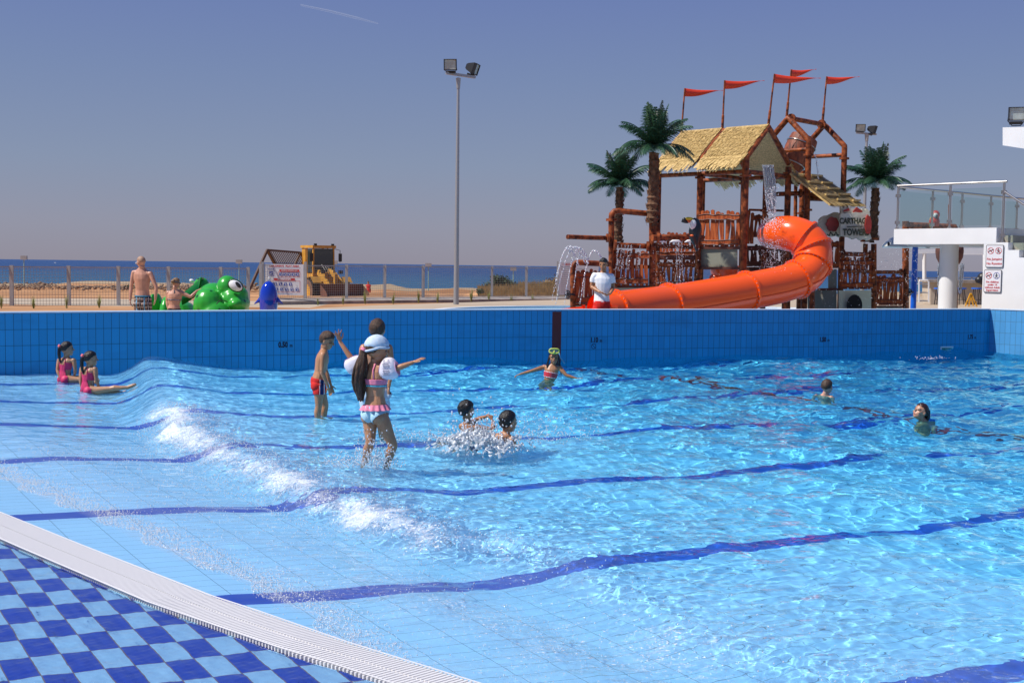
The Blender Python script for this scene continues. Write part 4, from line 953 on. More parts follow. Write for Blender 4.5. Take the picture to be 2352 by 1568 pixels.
# left wing
pan(1321,1392,617,699,27.6,27.9,7,1)
pan(1409,1491,573,656,29.2,29.0,8,2)
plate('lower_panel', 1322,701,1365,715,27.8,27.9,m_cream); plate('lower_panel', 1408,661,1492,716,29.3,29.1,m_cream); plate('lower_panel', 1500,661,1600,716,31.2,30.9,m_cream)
plate('edge_beam', 1408,655.5,1492,661,29.25,29.05,m_wood_dk,.1); plate('edge_beam', 1322,697,1395,702,27.7,27.9,m_wood_dk,.1)
pipe([W(1316,725,27.6), W(1316,625,27.6), W(1317,611,27.6), W(1322,604.5,27.6), W(1331,603,27.6), W(1384,606,27.9), W(1398,606.5,28.6)], .065, fl=((W(1316,682,27.6), UPZ),))
pipe([W(1405,720,29.1), W(1404,505,29.1), W(1405,492,29.1), W(1411,485.5,29.1), W(1422,484.5,29.1), W(1495,491.5,29.3)], .07, fl=((W(1404.5,505,29.1), UPZ),))
pipe([W(1303,544,28.3), W(1360,546,28.7), W(1404,547,29.1)], .055, fl=((W(1396,546.6,29.0),(1,.2,0)),), name='spout_pipe')
pipe([W(1411,563,28.9), W(1495,566,29.2)], .065, fl=((W(1413,563,28.9),(1,0,0)),(W(1488,566,29.1),(1,0,0))), name='spray_pipe')
pipe([W(1410,612,29.15), W(1494,613,29.2)], .045)
pipe([W(1498,720,29.1), W(1498.5,350,29.1)], .08, fl=((W(1498,505.5,29.1),UPZ),), name='post')
pipe([W(1509,720,30.2), W(1510,470,30.2)], .065, name='post')
pipe([W(1498,546.5,28.6), W(1560,546,28.9), W(1606,545,29.4), W(1617,549,29.4)], .075, fl=((W(1511,546,28.7),(1,0,0)),), name='perch_pipe')
pipe([W(1512,565,30.4), W(1590,568,30.8)], .05)
# two storeys of planks, set back
pan(1503,1604,533,590,31.6,31.3,11,3); pan(1502,1604,596,660,31.3,31.0,10,4)
plate('platform_edge', 1500,588,1606,597,31.2,30.9,m_wood_dk,.12)
pipe([W(1603,720,30.8), W(1603,540,30.8)], .06, name='post')
# middle
pan(1609,1702,484,567,Bp.y-.05,A.y+.1,8,5)
plate('platform_edge', 1606,566,1707,572,Bp.y-.1,A.y,m_wood_dk,.5)
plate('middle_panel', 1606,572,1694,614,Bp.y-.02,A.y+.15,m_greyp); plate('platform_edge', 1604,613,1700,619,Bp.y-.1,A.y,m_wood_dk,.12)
plate('platform_floor', 1606,567,1800,573,Cp.y+.3,Dp.y+.4,m_wood_dk,.1)
pan(1714,1731,484,560,31.6,31.8,2,6,rail=False); pan(1733,1766,490,545,32.6,32.4,4,7); pan(1712,1830,560,612,32.9,32.7,12,8,m=m_wood_dk); pan(1712,1832,612,640,32.9,32.7,9,18,m=m_wood_dk)
pipe([W(1752,484,31.6), W(1756,487,31.6), W(1757,530,31.6), W(1753,536,31.6), W(1738,537,31.6)], .045, name='grab_rail')
pipe([W(1720,482,31.9), W(1800,484,31.9)], .03, name='grab_rail')
pipe([W(1753,447,31.7), W(1846,444,31.6)], .06, fl=((W(1757,447,31.7),(1,0,0)),(W(1838,444,31.6),(1,0,0))))
pipe([W(1780,416,32.4), W(1838,420,32.6)], .055, fl=((W(1828,419,32.6),(1,0,0)),))
pipe([W(1846,444,31.9), W(1905,452,32.3)], .06); pipe([W(1846,456,31.9), W(1905,458,32.3)], .06)
pipe([W(1826,560,32.8), W(1828,395,32.8)], .05, name='post')
# thatch awning sloping down to the right
a0, a1, a2, a3 = W(1816,397,31.2), W(1882,401,33.2), W(1984,471,32.6), W(1908,469,30.6)
thatch('awning_slope', a0, a1, a3, a2, 31, nx=90, ny=18, fringe=.12)
b = MB(); nrm = (a1-a0).cross(a3-a0).normalized(); nrm = nrm if nrm.z > 0 else -nrm
for (u0, v0, u1) in ((.05,.13,.45),(.5,.10,.9),(.12,.33,.5),(.55,.33,.9),(.08,.55,.42),(.5,.52,.85),(.12,.74,.5),(.6,.70,.95),(.3,.88,.65),(.75,.9,.98)):
    p_ = a0.lerp(a1,u0).lerp(a3.lerp(a2,u0), v0); q_ = a0.lerp(a1,u1).lerp(a3.lerp(a2,u1), v0); b.bar(p_+nrm*.05, q_+nrm*.05, .05, .05)
b.build('awning_batten', m_thatch, tower)
# right wing
pan(1904,1930,549,616,32.2,32.0,2,9); pan(1930,2003,590,664,32.0,32.3,8,10,m=m_plank); pan(2009,2073,631,701,32.8,33.0,7,11)
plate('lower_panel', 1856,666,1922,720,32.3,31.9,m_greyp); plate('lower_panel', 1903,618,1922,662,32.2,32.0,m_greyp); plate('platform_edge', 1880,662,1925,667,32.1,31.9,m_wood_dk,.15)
plate('lower_panel', 2008,706,2072,716,32.9,33.0,m_cream); plate('platform_edge', 2008,702,2074,706,32.8,32.9,m_wood_dk,.12)
b = MB(); pw = [W(1927,667,31.7), W(2001,667,32.0), W(2001,722,32.0), W(1927,722,31.7)]; b.poly(pw, (0,.05,0)); hp = b.build('lower_panel', m_cream, tower)
b = MB(); c_ = W(1963,702,31.65); b.poly([c_+Vector((.20*math.cos(k*PI/12), .0, .29*math.sin(k*PI/12))) for k in range(24)], (0,.03,0)); b.build('crawl_hole_shade', mat('painted_hole_shade', (.01,.008,.008), .9), hp)  # solid oval plate on the panel; the opening's shade is its near-black colour
pipe([W(2007,722,32.3), W(2007,560,32.3)], .075, name='post', fl=((W(2007,549,32.3),UPZ),)); pipe([W(2079,722,33.), W(2082,572,33.)], .07, name='post'); pipe([W(1988,560,32.6), W(1987,600,32.6)], .065, name='post', fl=((W(1987,553,32.6),UPZ),))
pipe([W(1935,583,31.9), W(2000,585,32.2)], .06, fl=((W(1937,583,31.9),(1,0,0)),(W(1999,585,32.2),(1,0,0))), name='spray_pipe'); pipe([W(2009,625,32.7), W(2078,625,33.)], .05, fl=((W(2069,625,33.),(1,0,0)),))
pipe([W(1931,622,31.9), W(2002,624,32.2)], .045); pipe([W(1844,720,32.6), W(1844,560,32.6)], .06, name='post'); pipe([W(1810,722,31.6), W(1810,600,31.6)], .06, name='post')
pipe([W(1865,722,31.2), W(1865,640,31.2)], .07, name='slide_support')
# hand wheels
for k, (x, y, Y) in enumerate(((1304,676,27.4),(2088,671,33.2))):
    o = thing('valve_wheel', ['black spoked hand wheel on the far left pipe, beside the fountain arcs','black spoked hand wheel low on the right side of the play tower'][k], 'hand wheel', W(x,y,Y), 'hand wheels of the play tower')
    b = MB(); c_ = W(x,y,Y); u_ = Vector((.5,-.6,0)).normalized(); R_ = .085; b.tube([c_+(u_*math.cos(2*PI*j/20)+UPZ*math.sin(2*PI*j/20))*R_ for j in range(20)], .014, 6, closed=True)
    for j in range(4): d_ = u_*math.cos(PI*j/4)+UPZ*math.sin(PI*j/4); b.bar(c_-d_*R_, c_+d_*R_, .016)
    b.cyl(c_, c_+u_.cross(UPZ)*-.2, .025); b.build('wheel', m_black, o, smooth='auto')
# flags
m_flag = mat('red_flag', (.75,.055,.015), .45)
FL = [(1564.5,312,1573,203,1660,210,33.,18,'far left of the five'),(1659,300,1664.5,185,1755,187.5,31.8,19,'second from left'),(1764.5,291,1779,170,1884,182,30.8,20,'the longest one, in the middle'),(1807,268,1817.5,160,1874,161.5,32.,16,'the highest one'),(1889.5,278,1899,176,1973,178.5,33.,17,'rightmost of the five')]
for (xb, yb, xt, yt, xe, ye, Y, h, lb) in FL:
    B0 = W(xb,yb,Y); T0 = W(xt,yt,Y); o = thing('flagpole', 'red pennant on a thin brown pole, '+lb, 'flag', B0, 'red pennants above the play tower')
    b = MB(); b.tube([B0, B0.lerp(T0,.3), B0.lerp(T0,.31), T0], [.035,.035,.024,.02], 8); b.build('pole', m_pipe, o)
    n = 16; P = []
    for i in range(n+1):
        f_ = i/n; c_ = T0.lerp(W(xe,ye,Y+.3), f_); hh = (1-f_)*h/F*Y+.004; bend = math.sin(f_*PI*1.6)*.022; yo = math.sin(f_*5)*.05
        top = c_+Vector((0,yo,-bend*.3)); P += [top, top-UPZ*hh-Vector((0,0,bend)), top+Vector((0,.012,0)), top-UPZ*hh+Vector((0,.012,-bend))]
    b = MB(); b.add(P, [(4*i, 4*i+1, 4*i+5, 4*i+4) for i in range(n)]+[(4*i+2, 4*i+6, 4*i+7, 4*i+3) for i in range(n)]+[(4*i, 4*i+4, 4*i+6, 4*i+2) for i in range(n)]+[(4*i+1, 4*i+3, 4*i+7, 4*i+5) for i in range(n)]); b.build('pennant', m_flag, o, smooth=True)
# tube slide
SL = [(1772,537,30.6,.38),(1790,535,30.1,.41),(1819,537,29.75,.43),(1848,548,29.6,.435),(1866,569,29.5,.435),(1869,595,29.4,.435),(1860,618,29.25,.435),(1840,637,29.0,.435),(1790,654,28.7,.435),(1715,669,28.2,.435),(1620,686,27.6,.435),(1536,699,27.0,.43),(1470,708,26.4,.43),(1405,716,25.9,.43),(1378,720,25.7,.43)]
cp = catmull([W(a_,c_,Y) for a_,c_,Y,_ in SL], 8); rr = np.interp(np.linspace(0,len(SL)-1,len(cp)), range(len(SL)), [q[3] for q in SL])
slide = thing('tube_slide', 'glossy orange tube slide curling out of the play tower down behind the pool wall', 'water slide', cp[-1])
b = MB(); b.tube(cp, list(rr), 40, cap=False); b.tube(cp, [q-.02 for q in rr], 40, cap=False); b.build('tube', m_orange, slide, smooth=True)
def frame_at(i):
    d = (cp[min(i+1,len(cp)-1)]-cp[max(i-1,0)]).normalized(); u_ = d.cross(UPZ).normalized(); return d, u_, u_.cross(d)
for k in (24, 32, 44, 58, 72, 88, 103):
    k = min(k, len(cp)-2); d, u_, w_ = frame_at(k); n = 40; b = MB(); P = []
    for q, (off, r2) in enumerate(((-.03,0.0),(-.03,.055),(.03,.055),(.03,0.0))): P += [cp[k]+d*off+(u_*math.cos(2*PI*j/n)+w_*math.sin(2*PI*j/n))*(rr[k]-.003+r2) for j in range(n)]
    b.add(P, [(q*n+j, q*n+(j+1) % n, (q+1)*n+(j+1) % n, (q+1)*n+j) for q in range(3) for j in range(n)]); b.mi = 1
    for j in range(28): a_ = 2*PI*j/28; b.ell(cp[k]+d*.036+(u_*math.cos(a_)+w_*math.sin(a_))*(rr[k]+.028), .014,.014,.014, nu=6, nv=4)
    b.build('flange', [m_orange, m_steel], slide, smooth='auto')
b = MB() # side seam rib
for side in (-1,1):
    pts = []
    for i in range(34, len(cp)-2):
        d, u_, w_ = frame_at(i); a_ = rad(-18); pts.append(cp[i]+(u_*side*math.cos(a_)+w_*math.sin(a_))*(rr[i]+.004))
    b.tube(pts, .022, 6)
b.build('seam_rib', m_orange, slide, smooth=True)
b = MB() # open run-out trough
P = []; rt = catmull([W(1380,719,25.75)-UPZ*.0, W(1360,722,25.6), W(1290,728,25.5), W(1190,733,25.6)], 6); n = 14
for i, c_ in enumerate(rt):
    d = (rt[min(i+1,len(rt)-1)]-rt[max(i-1,0)]).normalized(); u_ = d.cross(UPZ).normalized()
    for rad_ in (.43,.46):
        for j in range(n+1):
            a_ = PI+PI*j/n; zz = max(-.36, math.sin(a_)*rad_); P.append(c_+u_*math.cos(a_)*rad_+UPZ*(zz+.16))
m_ = 2*(n+1); fs = []
for i in range(len(rt)-1):
    for o_ in (0, n+1):
        for j in range(n): fs.append((i*m_+o_+j, i*m_+o_+j+1, (i+1)*m_+o_+j+1, (i+1)*m_+o_+j))
    for j in (0, n): fs.append((i*m_+j, (i+1)*m_+j, (i+1)*m_+n+1+j, i*m_+n+1+j))
b.add(P, fs); b.build('run_out_trough', m_orange, slide, smooth='auto')
# small second slide bowl and red/blue panel under the platform
o = thing('small_slide', 'small open orange slide bowl tucked under the platform behind the tube slide', 'water slide', W(1662,716,31.5))
b = MB(); c_ = W(1664,626,31.5); n = 20; P = []
for zz, rr_ in ((.16,.36),(.18,.40),(-.05,.36),(-.2,.2),(-.16,.18),(-.02,.31)): P += [c_+Vector((rr_*math.cos(2*PI*j/n), rr_*math.sin(2*PI*j/n), zz)) for j in range(n)]
b.add(P, [(q*n+j, q*n+(j+1) % n, ((q+1) % 6)*n+(j+1) % n, ((q+1) % 6)*n+j) for q in range(6) for j in range(n)]); b.tube([c_+Vector((-.2,0,-.15)), c_+Vector((-.3,-.3,-.6)), c_+Vector((0,-.6,-.9))], .2, 12); b.build('bowl', m_orange, o, smooth='auto')
o = thing('splash_canopy', 'red and navy curved splash canopy seen under the tube slide curl', 'canopy', W(1728,620,34))
b = MB(); P = []; n = 14
c_ = W(1728,632,34)
for j in range(n+1):
    a_ = PI*j/n; P += [c_+Vector((.42*math.cos(a_), -.15, .30*math.sin(a_))), c_+Vector((.42*math.cos(a_), .4, .30*math.sin(a_)))]
b.add(P, [(2*j,2*j+1,2*j+3,2*j+2) for j in range(n)]); b.build('red_shell', m_flag, o, smooth=True)
b = MB(); b.poly([c_+Vector((.36*math.cos(PI*j/n), -.1, .17*math.sin(PI*j/n))) for j in range(n+1)], (0,.3,0)); b.build('navy_inside', mat('navy', (.01,.02,.12), .5), o)
# ---------------------------------------------------------------- castle sign
m_stone = mat('sign_stone', (.62,.58,.46), .8, var=.25, vscale=4, bump=.4, bscale=9); m_redp = mat('sign_red', (.35,.03,.02), .5, var=.4); m_letter = mat('sign_letters', (.045,.05,.025), .6)
sg = thing('tower_sign', 'stone coloured castle shaped sign lettered CARTHAGE TOWERS on the right of the play tower', 'sign', W(1965,560,31.4))
def outline(name, pts, Y, m, t=.12, dY=0., parent=sg):
    x0 = min(p_[0] for p_ in pts); x1 = max(p_[0] for p_ in pts); b = MB(); b.poly([W(x,y,Y+dY*(x-x0)/(x1-x0)) for x,y in pts], (0,t,0)); return b.build(name, m, parent)
outline('main_plate', [(1930,492),(1936,489),(1941,491),(1947,488),(1956,490),(1966,487),(1975,489),(1985,487),(1994,492),(2000,500),(2001,520),(1998,535),(2002,548),(1993,553),(1985,548),(1977,552),(1968,546),(1960,550),(1950,545),(1940,543),(1931,541)], 31.2, m_stone, .14)
outline('battlements', [(1932,492),(1932,474),(1936,474),(1936,478),(1939,478),(1939,473),(1944,473),(1944,477),(1948,477),(1948,472),(1953,472),(1953,478),(1958,479),(1964,478),(1975,480),(1980,482),(1980,479),(1985,479),(1985,482),(1989,482),(1989,479),(1994,480),(1994,484),(1997,484),(1998,510),(1985,500),(1932,500)], 31.35, m_stone, .16)
outline('small_roof', [(1938,483),(1950,478),(1952,484),(1938,486)], 31.3, m_redp, .1); outline('small_roof', [(1960,485),(1968,476),(1981,484),(1981,488),(1960,488)], 31.3, m_redp, .1)
outline('side_wing', [(1928,500),(1926,488),(1918,487),(1910,491),(1903,494),(1895,495),(1888,499),(1883,505),(1884,512),(1880,518),(1886,524),(1893,528),(1899,533),(1903,541),(1912,544),(1922,541),(1930,545)], 31.6, m_stone, .2)
for (x,y,rx,rz,Y) in ((1913,515,14,17,31.45),(1995,516,7,22,31.1)):
    outline('red_medallion', [(x+rx*math.cos(k*PI/9)*(1+.1*math.sin(k*3)), y+rz*math.sin(k*PI/9)*(1+.1*math.cos(k*2))) for k in range(18)], Y, m_redp, .1)
xd = (W(1998,520,31.2)-W(1934,520,31.2)).normalized()
me_f = lambda t_, sz, x, y: text_on('lettering', t_, sz, W(x,y,31.17)-Vector((0,.0,0)), xd, m_letter, sg, offset=.010, sx=.72)
me_f('CARTHAGE', .20, 1962, 508); me_f('TOWERS', .23, 1966, 534)
b = MB(); b.bar(W(1945,521,31.17), W(1982,520,31.17), .02, .025); b.build('underline', m_letter, sg)
b = MB(); pts = [W(1900+4*k, 538+5*math.sin(k*2.2), 31.38) for k in range(8)]; b.tube(pts, .022, 6); b.build('lettering', m_letter, sg)
# ---------------------------------------------------------------- toucan, macaw
m_birdk = mat('toucan_black', (.012,.014,.018), .3); m_birdw = mat('bird_white', (.7,.7,.68), .4); m_yel = mat('beak_yellow', (.75,.50,.02), .35); m_beako = mat('beak_orange', (.70,.12,.02), .35); m_redb = mat('macaw_red', (.55,.04,.02), .4)
Y = 28.6; q = lambda x, y, dy=0: W(x, y, Y+dy)
tc_ = thing('toucan_figure', 'black and white toucan figure with a big yellow and orange beak perched on a pipe', 'toucan figure', q(1592,543))
b = MB(); b.tube([q(1601,577), q(1598,562), q(1596,546), q(1597,530), q(1598,517), q(1595,508), q(1591,504)], [.03,.06,.14,.155,.13,.105,.06], 14); b.build('body', m_birdk, tc_, smooth=True)
b = MB(); b.ell(q(1592.5,517,-.08), .085, .07, .13); b.build('chest', m_birdw, tc_, smooth=True)
def beak(ys, r0, m, nm, x1=1574): b = MB(); b.tube([q(1593,ys+2,-.02), q(1586,ys-.5,-.02), q(1579,ys-1,-.02), q(x1,ys+.5,-.02)], [r0*.8,r0,r0*.95,r0*.8], 10); return b.build(nm, m, tc_, smooth=True)
beak(503.5,.045,m_yel,'upper_beak'); beak(508.5,.045,m_beako,'lower_beak',1580)
b = MB(); b.tube([q(1574.5,504.5,-.02), q(1570,506,-.02), q(1565.5,510,-.02)], [.06,.05,.012], 10); b.tube([q(1581,509.5,-.02), q(1574,509,-.02), q(1567,510,-.02)], [.035,.04,.012], 8); b.build('beak_tip', m_birdk, tc_, smooth=True)
b = MB(); b.ell(q(1590,541,-.08), .06,.06,.03); b.build('feet', m_beako, tc_, smooth=True)
Y = 37.; fr = thing('pipe_frame', 'rusty pipe frame of a second play feature seen through the balcony glass', 'pipe frame', W(2079,600,Y))
for nm_, pts, r_ in (('post',[W(2080,720,Y),W(2080,508,Y)],.10),('top_pipe',[W(2080,517,Y),W(2194,522,Y+.4)],.10),('short_post',[W(2091,519,Y),W(2091,511,Y)],.08),('post',[W(2192,720,Y+.4),W(2192,520,Y+.4)],.10)): pipe(pts, r_, name=nm_, parent=fr)
mc = thing('macaw_figure', 'red macaw figure sitting on the pipe behind the balcony glass', 'macaw figure', W(2146,516,Y))
b = MB(); b.tube([W(2146,520,Y-.15), W(2146,508,Y-.15), W(2148,499,Y-.15)], [.13,.16,.11], 12); b.ell(W(2148.5,493,Y-.15), .13,.13,.13); b.build('body', m_redb, mc, smooth=True)
b = MB(); b.ell(W(2149,495,Y-.27), .075,.05,.075); b.build('face', m_birdw, mc, smooth=True)
b = MB(); b.ell(W(2151.5,497,Y-.31), .03,.05,.06); b.build('beak', m_birdk, mc, smooth=True)
b = MB(); b.ell(W(2139,511,Y-.1), .06,.1,.17); b.build('wing', m_yel, mc, smooth=True)
# nozzles under the perch pipe
for k, x in enumerate((1516,1552,1586)):
    b = MB(); c_ = W(x, 555.5, 28.7); b.tube([c_+Vector((-.14,0,-.01)), c_+Vector((-.07,0,.02)), c_+Vector((.07,0,.02)), c_+Vector((.14,0,-.01))], [.01,.03,.03,.01], 8); b.build('spray_nozzle', m_whitepaint, tower, smooth=True)
# ---------------------------------------------------------------- palms
def palm(label, trunk, crown, Y, fl_px, seed, rx=1.):
    r = random.Random(seed); T = [W(x, y, Y) for x, y, _ in trunk]; o = thing('palm_tree', label, 'palm tree', T[0], 'artificial palm trees of the play tower'); rad_ = [q_[2] for q_ in trunk]
    tp = catmull(T, 9); n = len(tp); rr = np.interp(np.linspace(0, len(T)-1, n), range(len(T)), rad_); rr = [q_*(1.16 if i % 3 == 0 else .92) for i, q_ in enumerate(rr)]
    b = MB(); b.tube(tp, rr, 12)
    for i in range(1, n-1, 2):
        for k in range(5):
            a_ = r.uniform(0, 2*PI); e = Vector((math.cos(a_), math.sin(a_), 0)); p_ = tp[i]+e*rr[i]*.9; b.add([p_-e.cross(UPZ)*.05-UPZ*.1, p_+e.cross(UPZ)*.05-UPZ*.1, p_+e*.055+UPZ*.05], [(0,1,2)])
    b.build('trunk', m_trunk, o)
    c0 = W(*crown, Y); Lf = fl_px/F*Y
    nf = 33
    for k in range(nf):
        tier = k % 3; az = 2*PI*k/nf*1.0+r.uniform(-.15,.15)+tier*.5; el = rad([76,50,18][tier]+r.uniform(-10,10)); L = Lf*[1.12,1.22,1.15][tier]*r.uniform(.9,1.08); droop = [.50,1.05,1.3][tier]
        d = Vector((math.cos(az)*math.cos(el), math.sin(az)*math.cos(el), math.sin(el))); pts = []; p_ = c0.copy(); ns = 15; side = Vector((-math.sin(az), math.cos(az), 0))
        for i in range(ns+1):
            pts.append(p_.copy()); p_ = p_+d*(L/ns); d = (d-UPZ*droop/ns*(.5+1.3*i/ns)).normalized()
        b = MB(); b.tube(pts, [.016*(1-.8*i/ns)+.003 for i in range(ns+1)], 5)
        for i in range(2, 4*ns):
            f_ = i/4.; j = min(int(f_), ns-1); q_ = pts[j].lerp(pts[j+1], f_-j); d2 = (pts[j+1]-pts[j]).normalized(); v_ = i/(4*ns); ll = L*.27*math.sin(PI*min(1,v_*.84+.14))**.7*r.uniform(.85,1.1)
            for sg_ in (-1,1):
                ld = (side*sg_*.82+d2*.62-UPZ*(.15+.40*r.random())).normalized(); w_ = d2*.010; m1 = q_+ld*ll*.5; t1 = q_+ld*ll-UPZ*ll*.20; b.add([q_-w_*.6, q_+w_*.6, m1+w_, m1-w_, t1], [(0,1,2,3),(3,2,4)])
        b.build('frond', m_green_dk, o, normals=False)
    return o
palm('taller palm tree on the left of the thatched roof, its trunk joined to a post', [(1498,512,.14),(1500,470,.14),(1502,420,.13),(1503,352,.11)], (1503,338), 29.0, 88, 1)
palm('shorter palm tree leaning at the far left of the play tower', [(1421,556,.11),(1419,515,.11),(1423,470,.10),(1423,430,.085)], (1424,424), 30.2, 75, 2)
palm('palm tree on the right of the play tower beside the castle sign', [(2007,551,.12),(2006,520,.12),(2009,470,.11),(2011,432,.10)], (2012,418), 33.2, 77, 3)
# ---------------------------------------------------------------- water of the play tower
def drops(name, pts, m, kind='stuff', label=None, nu=5, nv=4):
    b = MB()
    for c_, r_ in pts: b.ell(c_, r_, r_, r_*1.25, nu=nu, nv=nv)
    return b.build(name, m, smooth=True, kind=kind, label=label)
r = random.Random(21)
m_wfall = mat('falling_water', (.75,.80,.86), .15, spec=1.); m_wfall.node_tree.nodes['Principled BSDF'].inputs['Transmission Weight'].default_value = .75; m_wfall.node_tree.nodes['Principled BSDF'].inputs['IOR'].default_value = 1.2
def strands(name, paths, label, w=.008):
    b = MB()
    for p_ in paths: b.tube(p_, [w*(.5+.8*r.random()) for _ in p_], 5)
    return b.build(name, m_wfall, smooth=True, kind='stuff', label=label)
P = []
for i in range(90):
    x0 = r.uniform(1750,1777); x1 = 1772+(x0-1763)*.55+r.gauss(0,2.5); y1 = r.uniform(420,492); Y = 29.9; pts = []
    for k in range(9): f_ = k/8; pts.append(W(x0+(x1-x0)*f_+r.gauss(0,.25), 379+(y1-379)*f_**1.2, Y+r.gauss(0,.01)))
    P.append(pts)
strands('roof_waterfall', P, 'sheet of water falling from the thatched roof onto the tube slide', .007)
D_ = [(W(1772+r.gauss(0,7), r.uniform(430,500), 29.7+r.gauss(0,.2)), r.uniform(.004,.011)) for _ in range(240)]
D_ += [(W(1775+r.gauss(0,12), 500+abs(r.gauss(0,18)), 29.3+r.gauss(0,.3)), r.uniform(.004,.011)) for _ in range(320)]
D_ += [(W(1775+r.gauss(0,16), r.uniform(550,632), 29.0+r.gauss(0,.5)), r.uniform(.003,.008)) for _ in range(520)]
D_ += [(W(r.uniform(1860,2100), r.uniform(560,712), 29.5+r.gauss(0,.8)), r.uniform(.003,.008)) for _ in range(260)]
D_ += [(W(r.uniform(2020,2110), r.uniform(572,650), 32), r.uniform(.004,.010)) for _ in range(130)]
D_ += [(W(r.uniform(1500,1606), r.uniform(560,680), 28.4), r.uniform(.003,.008)) for _ in range(240)]
drops('tower_spray', D_, m_drop, label='loose drops of water falling around the play tower')
# arching jets
def jet(x0, y0, xa, ya, x1, y1, Y, dY=0., n=60, s=1., g=1):
    out = []
    for i in range(n):
        f_ = (i+r.random()*.8)/n; x = x0+(x1-x0)*f_; q_ = (x-xa); y = ya+((y1-ya)*((q_)/(x1-xa))**2 if q_*(x1-xa) > 0 else (y0-ya)*((q_)/(x0-xa))**2)
        out.append((W(x+r.gauss(0,.55), y+r.gauss(0,.8), Y+dY*f_+r.gauss(0,.02)), s*r.uniform(.007,.016)))
    return out
J = []
for a_ in ((1345,606,1308,566,1268,690),(1350,606,1322,567,1276,700),(1352,606,1330,570,1296,700),(1350,604,1338,575,1318,660),(1384,600,1365,575,1332,700),(1330,610,1304,572,1276,660)): J += jet(*a_, 27.4, n=110)
drops('fountain_arcs', J, m_drop, label='arching water jets at the left end of the play tower')
P = []
for x in (1419,1428,1436,1443,1450,1470): P.append([W(x-8*(k/9)**1.3+r.gauss(0,.3), 562+(60+30*(x % 2))*(k/9), 28.7) for k in range(10)])
for x in (1553,1559,1566): P.append([W(x+3*(k/9)+r.gauss(0,.6), 557+100*(k/9), 28.6) for k in range(10)])
for x in (1950,1960,1972,1984): P.append([W(x+8*(k/9)+r.gauss(0,.3), 580+60*(k/9), 31.8) for k in range(10)])
for x in (1856.5,): P.append([W(1873+8*(k/9)+r.gauss(0,.3), 357+55*(k/9), 31.5) for k in range(10)]); P.append([W(1872+8*(k/9)+r.gauss(0,.3), 352+60*(k/9), 31.5) for k in range(10)])
strands('thin_jets', P, 'thin strings of water falling from the tower pipes', .006)
D_ = []
for p_ in P:
    for i in range(26): k = r.uniform(0,8.9); j = int(k); c_ = p_[j].lerp(p_[j+1], k-j); D_.append((c_+Vector((r.gauss(0,.02), -.02, 0)), r.uniform(.004,.009)))
drops('jet_drops', D_, m_drop, label='sparkling drops breaking off the thin jets')
# ================================================================ people
def apply_mods(ob):
    dg = bpy.context.evaluated_depsgraph_get(); dg.update(); return bpy.data.meshes.new_from_object(ob.evaluated_get(dg))
def remesh(b, voxel, smooth_it, fac=.5):
    me = bpy.data.meshes.new('tmp'); me.from_pydata(b.v, [], b.f); me.update()
    bm = bmesh.new(); bm.from_mesh(me); bmesh.ops.recalc_face_normals(bm, faces=bm.faces); bm.to_mesh(me); bm.free()
    o = bpy.data.objects.new('tmp', me); C.objects.link(o)
    m = o.modifiers.new('r', 'REMESH'); m.mode = 'VOXEL'; m.voxel_size = voxel
    if smooth_it: s = o.modifiers.new('s', 'SMOOTH'); s.factor = fac; s.iterations = smooth_it
    out = apply_mods(o); bpy.data.objects.remove(o); bpy.data.meshes.remove(me); return out
def link_mesh(name, me, mats, parent, shift=True):
    if shift: me.transform(Matrix.Translation(-wloc(parent)))
    me.materials.clear()
    for m in (mats if isinstance(mats, (list, tuple)) else [mats]): me.materials.append(m)
    me.polygons.foreach_set('use_smooth', [True]*len(me.polygons)); me.update()
    o = bpy.data.objects.new(name, me); C.objects.link(o); o.parent = parent; o.cycles.is_caustics_receiver = True; return o
def skin_mat(name, col, rough=.45):
    m = mat(name, col, .38, spec=.5, var=.22, vscale=7, bump=.12, bscale=45, sss=.0); return m
SK_TAN = skin_mat('skin_tan', (.50,.24,.12)); SK_OLIVE = skin_mat('skin_olive', (.46,.24,.13)); SK_PALE = skin_mat('skin_pale', (.62,.32,.22)); SK_BROWN = skin_mat('skin_brown', (.42,.19,.09))
HAIR_BR = mat('hair_brown', (.085,.040,.018), .5, var=.6, vscale=14, stretch=(6,6,1), bump=.6, bscale=30); HAIR_BK = mat('hair_black', (.010,.007,.006), .35, var=.5, vscale=14, stretch=(5,5,1), bump=.5, bscale=30)
HAIR_SH = mat('hair_short', (.07,.035,.018), .6, var=.4, vscale=20, bump=.5, bscale=40); HAIR_BLD = mat('hair_fair', (.28,.16,.07), .5, var=.4, vscale=14, stretch=(5,5,1), bump=.5, bscale=30); HAIR_STB = mat('hair_stubble', (.40,.24,.16), .6, var=.2, vscale=20)
EYE_DK = mat('eye_dark', (.02,.015,.012), .3); LIP = mat('lips', (.38,.10,.08), .4); EYE_WH = mat('eye_white', (.6,.6,.58), .3)
BAND = mat('wrist_band', (.85,.13,.02), .5)
def basis(fwd, up=(0,0,1)):
    y = Vector(fwd).normalized(); x = y.cross(Vector(up)).normalized(); z = x.cross(y); return Matrix((x, y, z)).transposed()
